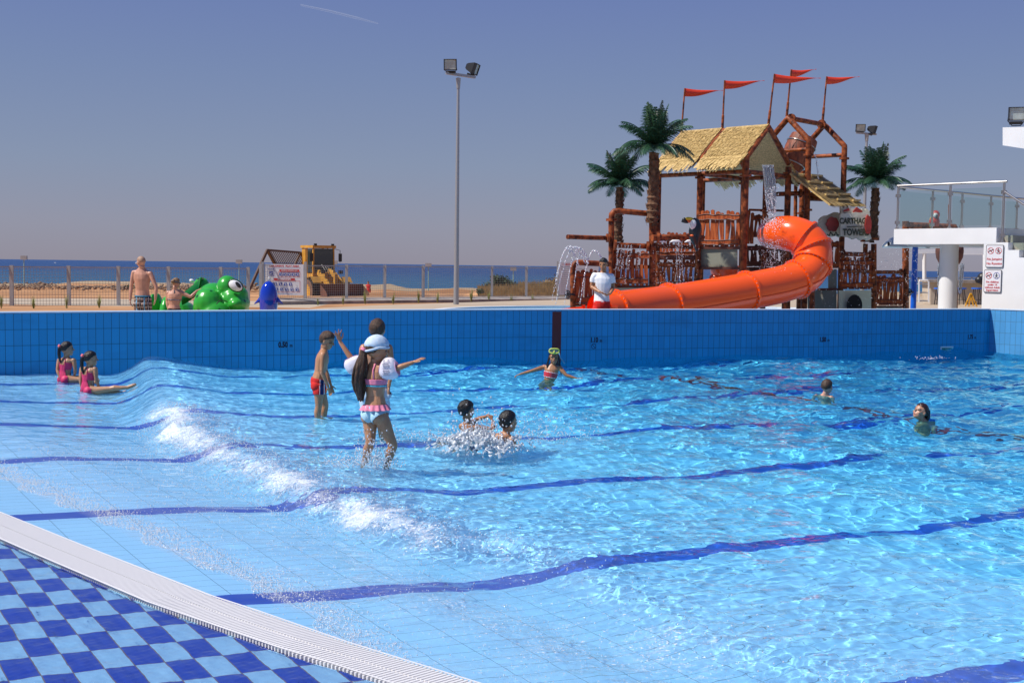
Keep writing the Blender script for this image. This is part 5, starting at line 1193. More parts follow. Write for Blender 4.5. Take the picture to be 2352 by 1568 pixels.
def hand(b, wr, tip, palm_n, side, s, spread=.25, curl=.3):
    """palm plus four unequal bent fingers and a thumb. tip: where the middle finger points; palm_n: palm normal; side: +1 thumb toward d x n"""
    d = (tip-wr).normalized(); n = (palm_n-d*palm_n.dot(d)).normalized(); t = d.cross(n)*side; L = .105*s
    b.tube([wr-d*.01*s, wr+d*L*.22], [.0145*s,.016*s], 8)
    R = Matrix((t, d, n)).transposed(); b.ell(wr+d*L*.42, .024*s, .036*s, .0105*s, R, nu=12, nv=8)
    for k, (off, ln) in enumerate(((.019,.88),(.0065,1.),(-.0065,.93),(-.0185,.74))):
        a0 = wr+d*L*.66+t*off*s; sp = (off/.019)*spread; dr = (d+t*sp).normalized(); P = [a0-dr*.01*s]; p_ = a0.copy(); cv = curl*(.75+.25*k)
        for j in range(3): 
            ang = cv*(j+.4); q = (dr*math.cos(ang)+n*math.sin(ang)).normalized(); p_ = p_+q*L*.46*ln*(.42,.33,.25)[j]*1.25; P.append(p_.copy())
        b.tube(P, [.0072*s,.0070*s,.0062*s,.0045*s], 7)
    a0 = wr+d*L*.18+t*.014*s; dr = (d*.62+t*.75+n*.12).normalized(); b.tube([a0, a0+dr*.030*s, a0+dr*.045*s+d*.014*s, a0+dr*.050*s+d*.026*s], [.0095*s,.0085*s,.0078*s,.005*s], 7)
def seg_param(P, a, c):
    d = c-a; q = np.clip(((P-a)@d)/max(d@d, 1e-9), 0, 1); return q, np.linalg.norm(P-(a+q[:,None]*d), axis=1)
class Person:
    def __init__(s, label, Y, J, hh, face, skin, Ht, hup=(0,0,1), child=True, female=False, vox=.006, thumb=(1,-1), palms=((0,0,-1),(0,0,-1)), spread=.25, curl=.45, root=None, fat=1.):
        s.J = {}
        for k, v in J.items(): s.J[k] = W(v[0], v[1], Y+(v[2] if len(v) > 2 else 0))
        j = s.J; s.hh = hh; s.child = child; s.face = Vector(face).normalized(); s.HR = basis(s.face, hup); s.skin = skin; s.Ht = Ht; s.vox = vox
        base = root or Vector((j['pel'].x, j['pel'].y, min(j[k].z for k in j)))
        s.o = thing('person', label, 'person', base)
        u = Ht; b = MB(); f = 1.02*fat if child else 1.10*fat
        # torso: elliptical sections from crotch to neck
        hr = (j['hipR']-j['hipL']).normalized(); sr = (j['shR']-j['shL']).normalized(); sp = [j['pel'], j['pel'].lerp(j['neck'], .5)+Vector(J.get('_belly', (0,0,0))), j['neck']]
        ax = (j['neck']-j['pel']).normalized(); n = 14; shw = (j['shR']-j['shL']).length/2
        secs = [(-.16,.050,.045),(-.06,.078,.062),(.04,.084,.066),(.16,.078,.060),(.32,.066 if female or child else .074,.052),(.5,.073 if child else .082,.056),(.68,.080 if child else .095,.062),(.82,.086 if child else .102,.056),(.93,.070,.042),(1.02,.036,.032)]
        P = []
        for q, w_, d_ in secs:
            c_ = sp[0]+(sp[2]-sp[0])*q; c_ = c_+(sp[1]-(sp[0]+sp[2])/2)*math.sin(PI*min(max(q,0),1)); r_ = hr.lerp(sr, min(max(q,0),1)).normalized(); fr = ax.cross(r_).normalized()
            P += [c_+r_*math.cos(2*PI*k/n)*w_*u*f+fr*math.sin(2*PI*k/n)*d_*u*f for k in range(n)]
        m = len(secs); b.add(P, [(i*n+k, i*n+(k+1) % n, (i+1)*n+(k+1) % n, (i+1)*n+k) for i in range(m-1) for k in range(n)]+[tuple(range(n))[::-1], tuple((m-1)*n+k for k in range(n))])
        s.right = hr.lerp(sr, .5).normalized(); s.fr = (-ax.cross(s.right)).normalized(); s.ax = ax
        if s.fr.dot(s.right.cross(Vector((0,0,1)))*-1) < 0: pass
        s.fr = Vector((0,0,1)).cross(s.right).normalized()
        for sd in ('L','R'):
            h_ = j['hip'+sd]; b.ell(h_-s.fr*.022*u+ax*-.0*u, .048*u*f, .050*u*f, .052*u*f)
            b.tube([h_+ax*.02*u, h_.lerp(j['kn'+sd],.3), h_.lerp(j['kn'+sd],.7), j['kn'+sd]], [.047*u*f,.049*u*f,.038*u*f,.032*u*f], 12)
            k_, a_ = j['kn'+sd], j['an'+sd]; bk = (k_-a_).normalized().cross(s.right).normalized(); 
            if bk.dot(s.fr) > 0: bk = -bk
            b.tube([k_, k_.lerp(a_,.28)+bk*.006*u, k_.lerp(a_,.6), a_], [.031*u*f,.033*u*f,.024*u*f,.0185*u*f], 12); b.ell(k_, .031*u*f,.031*u*f,.031*u*f, nu=10, nv=7)
            t_ = j['to'+sd]; fd = (t_-a_); up2 = Vector((0,0,1)); b.tube([a_-fd*.18, a_+fd*.15, a_.lerp(t_,.62), t_], [.021*u,.023*u,.021*u,.013*u], 10)
            sh, el, wr = j['sh'+sd], j['el'+sd], j['wr'+sd]; out = (sh-j['neck']).normalized()
            b.ell(sh-out*.006*u, .030*u*f,.030*u*f,.030*u*f); b.tube([j['neck']-ax*.035*u, sh], [.030*u*f,.028*u*f], 10)
            b.tube([sh, sh.lerp(el,.35), el], [.027*u*f,.0265*u*f,.0195*u*f], 10); b.tube([el, el.lerp(wr,.3), wr], [.0195*u*f,.0205*u*f,.0125*u*f], 10)
            if 'ha'+sd in j:
                hb = MB(); i_ = 0 if sd == 'L' else 1; hand(b, wr, j['ha'+sd], Vector(palms[i_]), thumb[i_], u/1.75*(1.22 if child else 1.1), spread, curl)
        hc = j['head']; HR = s.HR; H_ = lambda x, y, z: hc+HR@Vector((x, y, z))*hh
        b.tube([j['neck']-ax*.03*u, j['neck'], hc+HR@Vector((0,-.10,-.30))*hh], [.040*u*f,.031*u*f,.030*u*f], 12)
        b.ell(H_(0,-.05,.08), .345*hh,.42*hh,.415*hh, HR, 20, 14); b.ell(H_(0,.09,-.20), .27*hh,.28*hh,.29*hh, HR, 16, 10); b.ell(H_(0,.24,-.38), .12*hh,.10*hh,.095*hh, HR)
        b.tube([H_(0,.36,.04), H_(0,.44,-.09), H_(0,.455,-.12)], [.03*hh,.05*hh,.05*hh], 8); b.ell(H_(0,.345,-.25), .10*hh,.045*hh,.045*hh, HR)
        for sx in (-1,1): b.ell(H_(sx*.345,-.03,-.05), .035*hh,.075*hh,.115*hh, HR, 10, 7); b.ell(H_(sx*.15,.31,.07), .10*hh,.05*hh,.035*hh, HR, 8, 6); b.ell(H_(sx*.17,.24,-.13), .11*hh,.10*hh,.10*hh, HR, 8, 6)
        me = remesh(b, vox, 4 if vox < .005 else 3)
        n = len(me.vertices); V = np.empty(n*3, np.float64); me.vertices.foreach_get('co', V); V = V.reshape(-1,3); N = np.empty(n*3, np.float32); me.vertices.foreach_get('normal', N); s.V = V; s.N = N.reshape(-1,3)
        bones = {'torso':('pel','neck'),'head':('neck','head')}
        for sd in 'LR': bones.update({'th'+sd:('hip'+sd,'kn'+sd),'sn'+sd:('kn'+sd,'an'+sd),'ua'+sd:('sh'+sd,'el'+sd),'fa'+sd:('el'+sd,'wr'+sd)})
        rw = {'torso':.075,'head':.06,'th':.05,'sn':.035,'ua':.028,'fa':.022}; best = np.full(n, 1e9); s.bone = np.zeros(n, object); s.par = np.zeros(n); s.tt = None
        for k, (a_, c_) in bones.items():
            q, d_ = seg_param(V, np.array(j[a_]), np.array(j[c_])); d_ = d_-(rw.get(k) or rw[k[:2]])*u
            if k == 'torso': d0 = np.array(j['neck']-j['pel']); s.tt = ((V-np.array(j['pel']))@d0)/(d0@d0)
            if k.startswith('ua') : pass
            mk = d_ < best; best = np.where(mk, d_, best); s.bone[mk] = k; s.par[mk] = q[mk]
        # eyes and lips as coloured faces of the same mesh
        loc = (V-np.array(hc))@np.array(HR)/hh
        me.transform(Matrix.Translation(-s.o.location)); me.materials.clear(); eye = EYE_DK; 
        for m_ in (skin, EYE_DK, LIP, EYE_WH): me.materials.append(m_)
        npol = len(me.polygons); fi = np.zeros(npol, np.int32); lv = np.empty(len(me.loops), np.int32); me.loops.foreach_get('vertex_index', lv); ls = np.empty(npol, np.int32); me.polygons.foreach_get('loop_start', ls); s.lt = np.empty(npol, np.int32); me.polygons.foreach_get('loop_total', s.lt)
        fc = np.empty(npol*3, np.float32); me.polygons.foreach_get('center', fc); fc = fc.reshape(-1,3)+np.array(s.o.location); fl = (fc-np.array(hc))@np.array(HR)/hh
        ey = (np.abs(np.abs(fl[:,0])-.155) < .075) & (np.abs(fl[:,2]+.015) < .032) & (fl[:,1] > .2); brow = (np.abs(np.abs(fl[:,0])-.155) < .095) & (np.abs(fl[:,2]-.085-.02*(1-np.abs(fl[:,0])/.15)) < .018) & (fl[:,1] > .2)
        lp = (np.abs(fl[:,0]) < .09) & (np.abs(fl[:,2]+.26) < .028) & (fl[:,1] > .25)
        fi[ey] = 1; fi[brow] = 1; fi[lp] = 2; me.polygons.foreach_set('material_index', fi); me.polygons.foreach_set('use_smooth', np.ones(npol, bool)); me.update()
        s.me = me; s.lv = lv; s.ls = ls; s.body = bpy.data.objects.new('body', me); C.objects.link(s.body); s.body.parent = s.o; s.body.cycles.is_caustics_receiver = True
    def region(s, **kw):
        """vertex mask: bone ranges, e.g. torso=(0,.2)"""
        mk = np.zeros(len(s.V), bool)
        for k, (a_, c_) in kw.items():
            for sd in (('',) if k in ('torso','head') else ('L','R')):
                q = s.tt if k == 'torso' else s.par; mk |= (s.bone == k+sd) & (q >= a_) & (q <= c_)
        return mk
    def cloth(s, name, mask, m, off=.005, flare=None, label=None, rip=0., edge=.0):
        """garment: the body surface inside the mask, lifted off the skin, with thickness"""
        idx = np.full(len(s.V), -1); keep = [i for i in range(len(s.ls)) if mask[s.lv[s.ls[i]:s.ls[i]+s.lt[i]]].all()]
        if not keep: return None
        used = sorted({int(v) for i in keep for v in s.lv[s.ls[i]:s.ls[i]+s.lt[i]]}); idx[used] = range(len(used)); o_ = np.full(len(used), off)
        if flare is not None: o_ = o_+flare[used]
        Vn = s.V[used]+s.N[used]*o_[:,None]
        if rip:
            w_ = Vn*rip; Vn = Vn+s.N[used]*(.006*np.sin(w_[:,0]*1.3+w_[:,2]*2.1+2*np.sin(w_[:,2]*.7+w_[:,1]*1.7)))[:,None]
        me = bpy.data.meshes.new(name); me.from_pydata([tuple(v) for v in Vn], [], [tuple(int(idx[v]) for v in s.lv[s.ls[i]:s.ls[i]+s.lt[i]]) for i in keep])
        o = link_mesh(name, me, m, s.o); sd = o.modifiers.new('s', 'SMOOTH'); sd.factor = .5; sd.iterations = 2 if not rip else 5; so_ = o.modifiers.new('t', 'SOLIDIFY'); so_.thickness = .003; so_.offset = 1
        me2 = apply_mods(o); o.modifiers.clear(); o.data = me2; me2.polygons.foreach_set('use_smooth', [True]*len(me2.polygons))
        if label: o['label'] = label
        return o
    def hair(s, m, line=((-1,-.62),(-.35,-.5),(0,.02),(.35,.30),(1,.62)), thick=1.07, seed=1, rough=.02, extra=None, name='hair', vol=(1,1,1), vox=None):
        hh = s.hh; hc = s.J['head']; HR = s.HR; nu, nv = 40, 26; r = random.Random(seed); b = MB(); P = []; ly = [q[0] for q in line]; lz = [q[1] for q in line]; nn_ = Noise(seed+40)
        for jv in range(nv+1):
            a_ = PI*jv/nv
            for k in range(nu):
                t_ = 2*PI*k/nu; x, y, z = math.sin(a_)*math.cos(t_), math.sin(a_)*math.sin(t_), math.cos(a_)
                cut = float(np.interp(y, ly, lz)); cut += .05*float(nn_(np.array(t_*16), np.array(3.))); w_ = min(1, max(0, (z-cut)/.22+.3)); w_ = w_**.8; q = thick+rough*float(nn_(np.array(t_*7), np.array(a_*9)))+rough*.6*float(nn_(np.array(t_*21), np.array(a_*5)))
                q = .93+(q-.93)*w_; P.append(hc+HR@Vector((x*.355*q*vol[0], -.05+y*.43*q*vol[1], .09+z*.43*q*vol[2]))*hh)
        b.add(P, [(jv*nu+k, jv*nu+(k+1) % nu, (jv+1)*nu+(k+1) % nu, (jv+1)*nu+k) for jv in range(nv) for k in range(nu)])
        if extra: 
            b2 = MB(); b2.v = list(b.v); b2.f = list(b.f); b2.m = list(b.m); extra(b2, lambda x, y, z: hc+HR@Vector((x, y, z))*hh)
            me = remesh(b2, vox or hh*.028, 2); return link_mesh(name, me, m, s.o)
        return b.build(name, m, s.o, smooth=True)
    def band(s, wr, el, m=BAND, name='wristband'):
        a_ = s.J[wr]; d = (s.J[el]-a_).normalized(); b = MB(); b.cyl(a_+d*.012, a_+d*.028, .0165*s.Ht/1.3 if s.child else .028, n=14); return b.build(name, m, s.o, smooth='auto')
# colours of swimwear
def cloth_mat(name, c, **k): return mat(name, c, .8, spec=.2, **k)
# --- 1 girl with arm bands
girl = Person('small girl in pale blue headscarf and pink arm bands, both arms spread', 10.4, dict(
    head=(868,803,0), neck=(862,833,0), pel=(862,944,0), shL=(841,843,.06), shR=(880,846,-.06), elL=(817,838,.12), wrL=(781,785,.16), haL=(775,765,.15),
    elR=(911,846,-.10), wrR=(949,832,-.10), haR=(976,819,-.10), hipL=(850,957,.03), hipR=(874,957,-.03), knL=(851,1013,-.02), knR=(903,1023,-.02), anL=(833,1082,.10), anR=(882,1085,.10), toL=(828,1106,-.02), toR=(885,1108,-.02)),
    .228, (.93,.30,-.03), SK_TAN, 1.30, vox=.0042, thumb=(1,-1), palms=((.4,-.9,.1),(.1,.2,-1)), spread=.75, curl=.22, fat=.98)
pink = cloth_mat('pink_cloth', (.80,.25,.36)); pblue = cloth_mat('pale_blue_cloth', (.42,.66,.76), var=.05)
tx = girl.tt
low = girl.region(torso=(-.3,.13)) | girl.region(th=(0,.28)); vz = girl.V[:,2]; lx = (girl.V-np.array(girl.J['pel']))@np.array(girl.right)
crotch = girl.J['pel'].z-.120; cutz = crotch+.02+np.clip(np.abs(lx)-.02, 0, 1)*.95
low &= (vz > np.minimum(cutz, girl.J['pel'].z-.0)) & (vz > crotch-.02); girl.cloth('bikini_bottom', low, pblue, .006)
girl.cloth('bikini_top', girl.region(torso=(.555,.68)), pink, .008); girl.cloth('top_hem', girl.region(torso=(.515,.56)), cloth_mat('turquoise_trim', (.12,.55,.66)), .006)
def strap(p_, pts, m, name='strap', w=.007, r_=.004):
    b = MB(); b.tube(pts, w, 6); return b.build(name, m, p_.o, smooth=True)
bkd = -girl.fr; nk = girl.J['neck']
strap(girl, [girl.J['pel'].lerp(nk,.66)+girl.right*.045+bkd*.072, girl.J['pel'].lerp(nk,.86)+girl.right*.035+bkd*.070, nk+girl.right*.036+bkd*.045-Vector((0,0,.01)), nk+girl.right*.03-bkd*.02], pink)
# frilled skirt round the hips
b = MB(); c_ = girl.J['pel'].lerp(nk,.115); ax = girl.ax; rt_ = girl.right; fr_ = girl.fr; n = 72; P = []
for k in range(n):
    a_ = 2*PI*k/n; e = rt_*math.cos(a_)*.113+fr_*math.sin(a_)*.088
    wv = .010*math.sin(a_*14); P += [c_+e*.99+ax*.012, c_+e*1.10-ax*.012+e.normalized()*wv, c_+e*1.24-ax*.036+e.normalized()*wv*1.4]
b.add(P, [(3*k+j, 3*((k+1) % n)+j, 3*((k+1) % n)+j+1, 3*k+j+1) for k in range(n) for j in range(2)]); b.build('hip_frill', pink, girl.o, smooth=True, normals=False)
def pony(b, H_):
    P = [H_(0,-.42,.06), H_(.02,-.56,-.05), H_(.02,-.60,-.35), H_(0,-.62,-.7), H_(-.05,-.66,-1.1), H_(-.08,-.62,-1.5), H_(-.1,-.58,-1.85)]; hh = girl.hh
    b.tube(P, [.10*hh,.12*hh,.15*hh,.17*hh,.17*hh,.13*hh,.03*hh], 12); r = random.Random(3)
    for k in range(26):
        a_ = r.uniform(0, 2*PI); o_ = Vector((math.cos(a_)*.17, math.sin(a_)*.17, 0)); pts_ = [H_(*(Vector((-.01-.10*q+.05*math.sin(q*7+k),-.55-.10*math.sin(q*3),-.15-1.75*q-.12*r.random()*q))+o_*(.55+1.0*math.sin(PI*min(1,q*1.05))))) for q in [0,.15,.3,.45,.6,.75,.9,1.0]]; b.tube(pts_, [.04*hh,.055*hh,.06*hh,.055*hh,.06*hh,.045*hh,.035*hh,.008*hh], 6)
girl.hair(HAIR_BR, extra=pony, thick=1.04, vox=.0055)
girl.hair(cloth_mat('printed_scarf', (.40,.55,.68), var=.45, vscale=45, vdark=(.62,.70,.78)), line=((-1,.02),(-.6,.06),(-.2,.02),(.2,.03),(1,.10)), thick=1.11, rough=.03, name='headscarf', vol=(1.,1.02,1.0))
b = MB(); hcp = lambda x, y, z: girl.J['head']+girl.HR@Vector((x, y, z))*girl.hh
b.tube([hcp(.36*math.cos(a_)*1.1, -.05+.46*math.sin(a_), .10-.16*(-math.sin(a_) if math.sin(a_) < 0 else 0)) for a_ in [2*PI*k/24 for k in range(24)]], .028*girl.hh*1.6, 6, closed=True); b.build('scarf_band', bpy.data.materials['printed_scarf'], girl.o, smooth=True)
b = MB(); b.cyl(hcp(0,-.50,.04), hcp(.01,-.56,-.06), .13*girl.hh); b.build('hair_tie', pink, girl.o, smooth='auto')
girl.band('wrR','elR')
m_arm = mat('armband_white', (.78,.74,.80), .25, spec=.5); m_armp = mat('armband_pink', (.85,.35,.50), .25, spec=.5); m_print = mat('grey_print', (.22,.20,.25), .5)
def armband(c, axd, wide, sgn, label, prt):
    """inflated cuff: pillow shaped ring of two chambers with pointed edges"""
    axd = Vector(axd).normalized(); o = thing('arm_band', label, 'swimming arm band', c, "the small girl's arm bands"); dn_ = Vector((0,0,-1)); dn_ = (dn_-axd*dn_.dot(axd)).normalized(); sd_ = axd.cross(dn_); n = 40; m_ = 9; P = []
    for i in range(m_+1):
        v = i/m_*2-1
        for k in range(n):
            a_ = 2*PI*k/n; ca, sa = math.cos(a_), math.sin(a_); infl = (1-abs(v)**3.0); r1 = .040+.036*infl*(.75+.25*abs(ca)**.5)
            x = (abs(ca)**.8)*math.copysign(1, ca)*r1*1.25; y = (abs(sa)**.9)*math.copysign(1, sa)*r1*.92; P.append(c+dn_*x+sd_*y+axd*v*wide/2*(1+.18*ca))
    b = MB(); b.add(P, [(i*n+k, i*n+(k+1) % n, (i+1)*n+(k+1) % n, (i+1)*n+k) for i in range(m_) for k in range(n)]); bd = b.build('outer_chamber', m_arm, o, smooth=True)
    b = MB()
    for e_ in (-1,1):
        P = [c+dn_*math.cos(2*PI*k/24)*.062+sd_*math.sin(2*PI*k/24)*.045+axd*e_*(wide/2+.001)*(1+.18*math.cos(2*PI*k/24)) for k in range(24)]+[c+dn_*math.cos(2*PI*k/24)*.022+sd_*math.sin(2*PI*k/24)*.022+axd*e_*(wide/2-.02) for k in range(24)]; b.add(P, [(k, (k+1) % 24, 24+(k+1) % 24, 24+k) for k in range(24)])
    b.build('inner_chamber', m_armp, o, smooth=True)
    tc = (CAM-c).normalized(); 
    return o
aL = girl.J['elL'].lerp(girl.J['wrL'],.04); armband(aL, girl.J['wrL']-girl.J['elL'], .135, 1, "inflated pink and white arm band on the girl's raised left arm", 0)
aR = girl.J['shR'].lerp(girl.J['elR'],.45); armband(aR, girl.J['elR']-girl.J['shR'], .155, 1, "inflated white arm band with grey print on the girl's right arm", 1)
# printed text lines on the right arm band (follow its surface)
b = MB(); axd = (girl.J['elR']-girl.J['shR']).normalized(); dn_ = Vector((0,0,-1)); dn_ = (dn_-axd*dn_.dot(axd)).normalized(); sd_ = axd.cross(dn_); sd_ = sd_ if sd_.dot(CAM-aR) > 0 else -sd_
for k in range(11):
    ca = -.80+k*.13; sa = math.sqrt(max(0, 1-ca*ca)); r1 = .040+.036*(.75+.25*abs(ca)**.5); x = (abs(ca)**.8)*math.copysign(1, ca)*r1*1.25; y = (sa**.9)*r1*.92+.0015; c_ = aR+dn_*x+sd_*y
    b.bar(c_-axd*(.036-.004*(k % 3)), c_+axd*(.022+.006*(k*7 % 3)), .0035, .002, up=sd_)
pr = b.build('printed_lines', m_print, [o_ for o_ in bpy.data.objects if o_.name == 'arm_band.001'][0])
# --- 2 boy in red trunks
boy = Person('boy in red trunks with a navy stripe standing in profile and looking down', 14.1, dict(
    head=(752,782,0), neck=(744,804,0), pel=(731,877,0), shL=(745,815,.10), shR=(742,816,-.11), elL=(748,850,.14), wrL=(760,884,.12), haL=(764,902,.10), elR=(739,853,-.15), wrR=(754,888,-.12), haR=(761,908,-.10),
    hipL=(733,885,.05), hipR=(733,886,-.05), knL=(747,931,.06), knR=(732,932,-.06), anL=(742,983,.06), anR=(728,986,-.06), toL=(762,996,.06), toR=(748,999,-.06)),
    .205, (.93,-.25,-.34), SK_TAN, 1.25, vox=.0055, palms=((0,1,0),(0,-1,0)), thumb=(1,1), curl=.35, spread=.15)
redc = cloth_mat('red_trunks', (.66,.03,.025)); nav = cloth_mat('navy_cloth', (.015,.03,.12))
tm = boy.region(torso=(-.4,.13)) | boy.region(th=(0,.42)); boy.cloth('trunks', tm, redc, .007)
fx = (boy.V-np.array(boy.J['hipR']))@np.array(boy.fr); rx = (boy.V-np.array(boy.J['pel']))@np.array(boy.right)
boy.cloth('side_stripe', tm & (fx > .012) & (fx < .046) & (rx > .02), nav, .0105); boy.cloth('white_piping', tm & (rx > .02) & ((np.abs(fx-.009) < .005) | (np.abs(fx-.050) < .005)), m_whitepaint, .0105)
boy.hair(HAIR_BR, thick=1.075, rough=.035, line=((-1,-.9),(-.35,-.8),(0,-.2),(.35,.18),(1,.42)))
# --- 3 boy behind the girl
boy2 = Person('boy in pale shorts seen from behind, half hidden by the small girl', 12.4, dict(
    head=(867,758,0), neck=(863,787,0), pel=(860,893,0), shL=(834,800,0), shR=(894,800,0), elL=(829,848,.0), wrL=(830,888,0), haL=(831,905,0), elR=(899,846,0), wrR=(893,888,-.05), haR=(894,910,-.05),
    hipL=(846,905,0), hipR=(876,905,0), knL=(846,968,0), knR=(878,968,0), anL=(846,1028,.05), anR=(878,1028,.05), toL=(842,1036,.2), toR=(882,1036,.2)),
    .215, (.15,.98,-.1), SK_TAN, 1.42, vox=.006, palms=((1,0,0),(-1,0,0)), curl=.5, spread=.1)
t3 = boy2.region(torso=(-.4,.10)) | boy2.region(th=(0,.75)); boy2.cloth('swim_shorts', t3, cloth_mat('pale_shorts', (.50,.62,.70)), .014, rip=22)
boy2.hair(HAIR_BR, thick=1.09, rough=.04, line=((-1,-.95),(-.35,-.85),(0,-.25),(.35,.2),(1,.42)))
# --- 4 girl with mask
mg = Person('smiling girl in red bikini top with a diving mask on her forehead', 18.75, dict(
    head=(1272,821,0), neck=(1269,838,0), pel=(1259,895,0), shR=(1249,843,.05), shL=(1287,846,-.02), elR=(1220,852,-.02), wrR=(1195,859,-.05), haR=(1181,864,-.05), elL=(1301,862,-.08), wrL=(1326,870,-.1), haL=(1341,868,-.1),
    hipL=(1266,902,0), hipR=(1253,902,0), knL=(1266,932,-.0), knR=(1254,932,-.0), anL=(1266,960,0), anR=(1254,960,0), toL=(1266,964,-.12), toR=(1254,964,-.12)),
    .205, (.03,-1,.06), SK_BROWN, 1.28, vox=.006, palms=((0,0,-1),(0,0,-1)), spread=.25, curl=.5, female=True)
mg.cloth('bikini_top', mg.region(torso=(.50,.74)), mat('striped_red', (.62,.03,.04), .35, spec=.6), .006)
for q in (.52,.72): mg.cloth('white_trim', mg.region(torso=(q-.025,q+.012)), m_whitepaint, .008)
def longhair(b, H_):
    hh = mg.hh
    for sx in (-1,1):
        for k in range(5): b.tube([H_(sx*.33,.02-.08*k,.1), H_(sx*.43,.04-.08*k,-.35), H_(sx*(.47+.03*k),.08-.08*k,-.8), H_(sx*(.52+.03*k),.05-.08*k,-1.15-.1*(k % 3))], [.06*hh,.075*hh,.06*hh,.02*hh], 7)
mg.hair(HAIR_BK, extra=longhair, thick=1.06, line=((-1,-.7),(-.35,-.6),(0,-.1),(.35,.32),(1,.50)))
mk_ = thing('diving_mask', 'yellow diving mask pushed up on the forehead of the girl in red bikini', 'diving mask', mg.J['head'])
hf = lambda x, y, z: mg.J['head']+mg.HR@Vector((x, y, z))*mg.hh
b = MB(); b.tube([hf(.36*math.copysign(abs(math.cos(a_))**.6, math.cos(a_)), .40+.06*abs(math.sin(a_)), .50+.17*math.copysign(abs(math.sin(a_))**.7, math.sin(a_))) for a_ in [2*PI*k/28 for k in range(28)]], .055*mg.hh, 8, closed=True); b.tube([hf(0,.44,.36), hf(0,.5,.42), hf(0,.46,.55)], [.09*mg.hh,.07*mg.hh,.03*mg.hh], 8); b.build('frame', mat('mask_yellow', (.62,.66,.12), .35), mk_, smooth=True)
b = MB(); b.ell(hf(0,.40,.50), .32*mg.hh, .04*mg.hh, .15*mg.hh, mg.HR); b.build('lens', mat('mask_lens', (.25,.30,.28), .05, spec=.9), mk_, smooth=True)
b = MB(); b.tube([hf(.40,.1,.42), hf(.42,-.1,.2), hf(.46,-.25,-.25), hf(.62,-.3,-.7)] if False else [hf(-.36,.1,.40) if False else hf(-.38,.0,.38), hf(-.50,-.1,.0), hf(-.85,-.2,-.45)], .035*mg.hh*1.6, 7); b.build('snorkel', mat('snorkel_blue', (.15,.35,.55), .4), mk_, smooth=True)
mg.band('wrR','elR')
# --- 5, 6 splashing kids
ka_ = Person('black haired child crouching low in the splash with bent arms and an orange wristband', 13.0, dict(
    head=(1072,942,0), neck=(1076,968,0), pel=(1082,1035,.05), shL=(1060,980,.02), shR=(1097,982,-.05), elL=(1098,962,.20), wrL=(1117,956,.12), haL=(1128,953,.05), elR=(1133,986,-.02), wrR=(1131,965,.02), haR=(1123,955,.04),
    hipL=(1074,1045,.05), hipR=(1092,1045,0), knL=(1110,1065,.05), knR=(1122,1065,-.05), anL=(1092,1090,.1), anR=(1104,1092,0), toL=(1104,1098,.05), toR=(1116,1098,-.05)),
    .205, (.80,.55,-.05), SK_BROWN, 1.25, vox=.006, palms=((0,0,-1),(0,.3,-1)), curl=.5, spread=.2)
ka_.hair(HAIR_BK, thick=1.09, rough=.06, line=((-1,-.95),(-.35,-.85),(0,-.25),(.35,.2),(1,.45)), seed=4); ka_.band('wrL','elL')
kb_ = Person('wet dark haired boy with sunburnt shoulders lying in the water behind the big splash', 11.9, dict(
    head=(1168,968,0), neck=(1163,996,0), pel=(1098,1040,.12), shL=(1140,1006,.10), shR=(1178,1012,-.06), elL=(1150,1038,.15), wrL=(1165,1055,.1), elR=(1182,1044,-.06), wrR=(1175,1066,-.02),
    hipL=(1094,1044,.18), hipR=(1094,1050,.06), knL=(1050,1050,.18), knR=(1050,1056,.06), anL=(1012,1040,.16), anR=(1014,1048,.06), toL=(1000,1034,.16), toR=(1000,1042,.06)),
    .212, (.80,.58,.0), SK_TAN, 1.28, vox=.006)
kb_.hair(HAIR_BK, thick=1.08, rough=.03, line=((-1,-.95),(-.35,-.85),(0,-.25),(.35,.2),(1,.5)), seed=5)
kb_.cloth('swim_shorts', kb_.region(torso=(-.4,.10)) | kb_.region(th=(0,.6)), nav, .012)
# --- 7, 8 swimmers
def swimmer(label, Y, hx, hy, nk_, shl, shr, hh, face, skin, hup=(0,0,1), Ht=1.25, down=70, female=False):
    nx, ny = nk_; J = dict(head=(hx,hy,0), neck=(nx,ny,0), pel=(nx,ny+down,.1), shL=shl, shR=shr, elL=(shl[0]-6,shl[1]+30,.1), wrL=(shl[0]-10,shl[1]+48,.0), elR=(shr[0]+6,shr[1]+30,-.1), wrR=(shr[0]+10,shr[1]+48,-.1),
      hipL=(nx-7,ny+down+8,.1), hipR=(nx+7,ny+down+8,.1), knL=(nx-7,ny+down+35,0), knR=(nx+7,ny+down+35,0), anL=(nx-7,ny+down+60,.1), anR=(nx+7,ny+down+60,.1), toL=(nx-7,ny+down+66,0), toR=(nx+7,ny+down+66,0))
    return Person(label, Y, J, hh, face, skin, Ht, hup=hup, vox=.0065, female=female)
s1 = swimmer('fair skinned short haired boy in the water to his shoulders, facing away', 16.5, 1900, 888, (1894,906), (1873,912,.05), (1910,914,-.05), .205, (.62,.78,0), SK_PALE, down=55)
s1.hair(HAIR_SH, thick=1.045, rough=.012, line=((-1,-.6),(-.35,-.4),(0,.05),(.35,.25),(1,.5)), seed=7)
s2 = swimmer('girl swimming with wet brown hair and her face tipped back to the sun', 14.4, 2114, 945, (2123,968), (2108,986,-.1), (2142,984,.1), .205, (-.80,-.45,.42), skin_mat('skin_warm_tan', (.50,.25,.15)), hup=(.2,0,1), down=60, female=True)  # one even warm tan, used for this girl only
def backhair(b, H_):
    hh = s2.hh
    for k in range(7): b.tube([H_(-.3+.1*k,-.25,.25), H_(-.28+.095*k,-.50,-.15), H_(-.2+.07*k,-.55,-.6)], [.10*hh,.10*hh,.03*hh], 7)
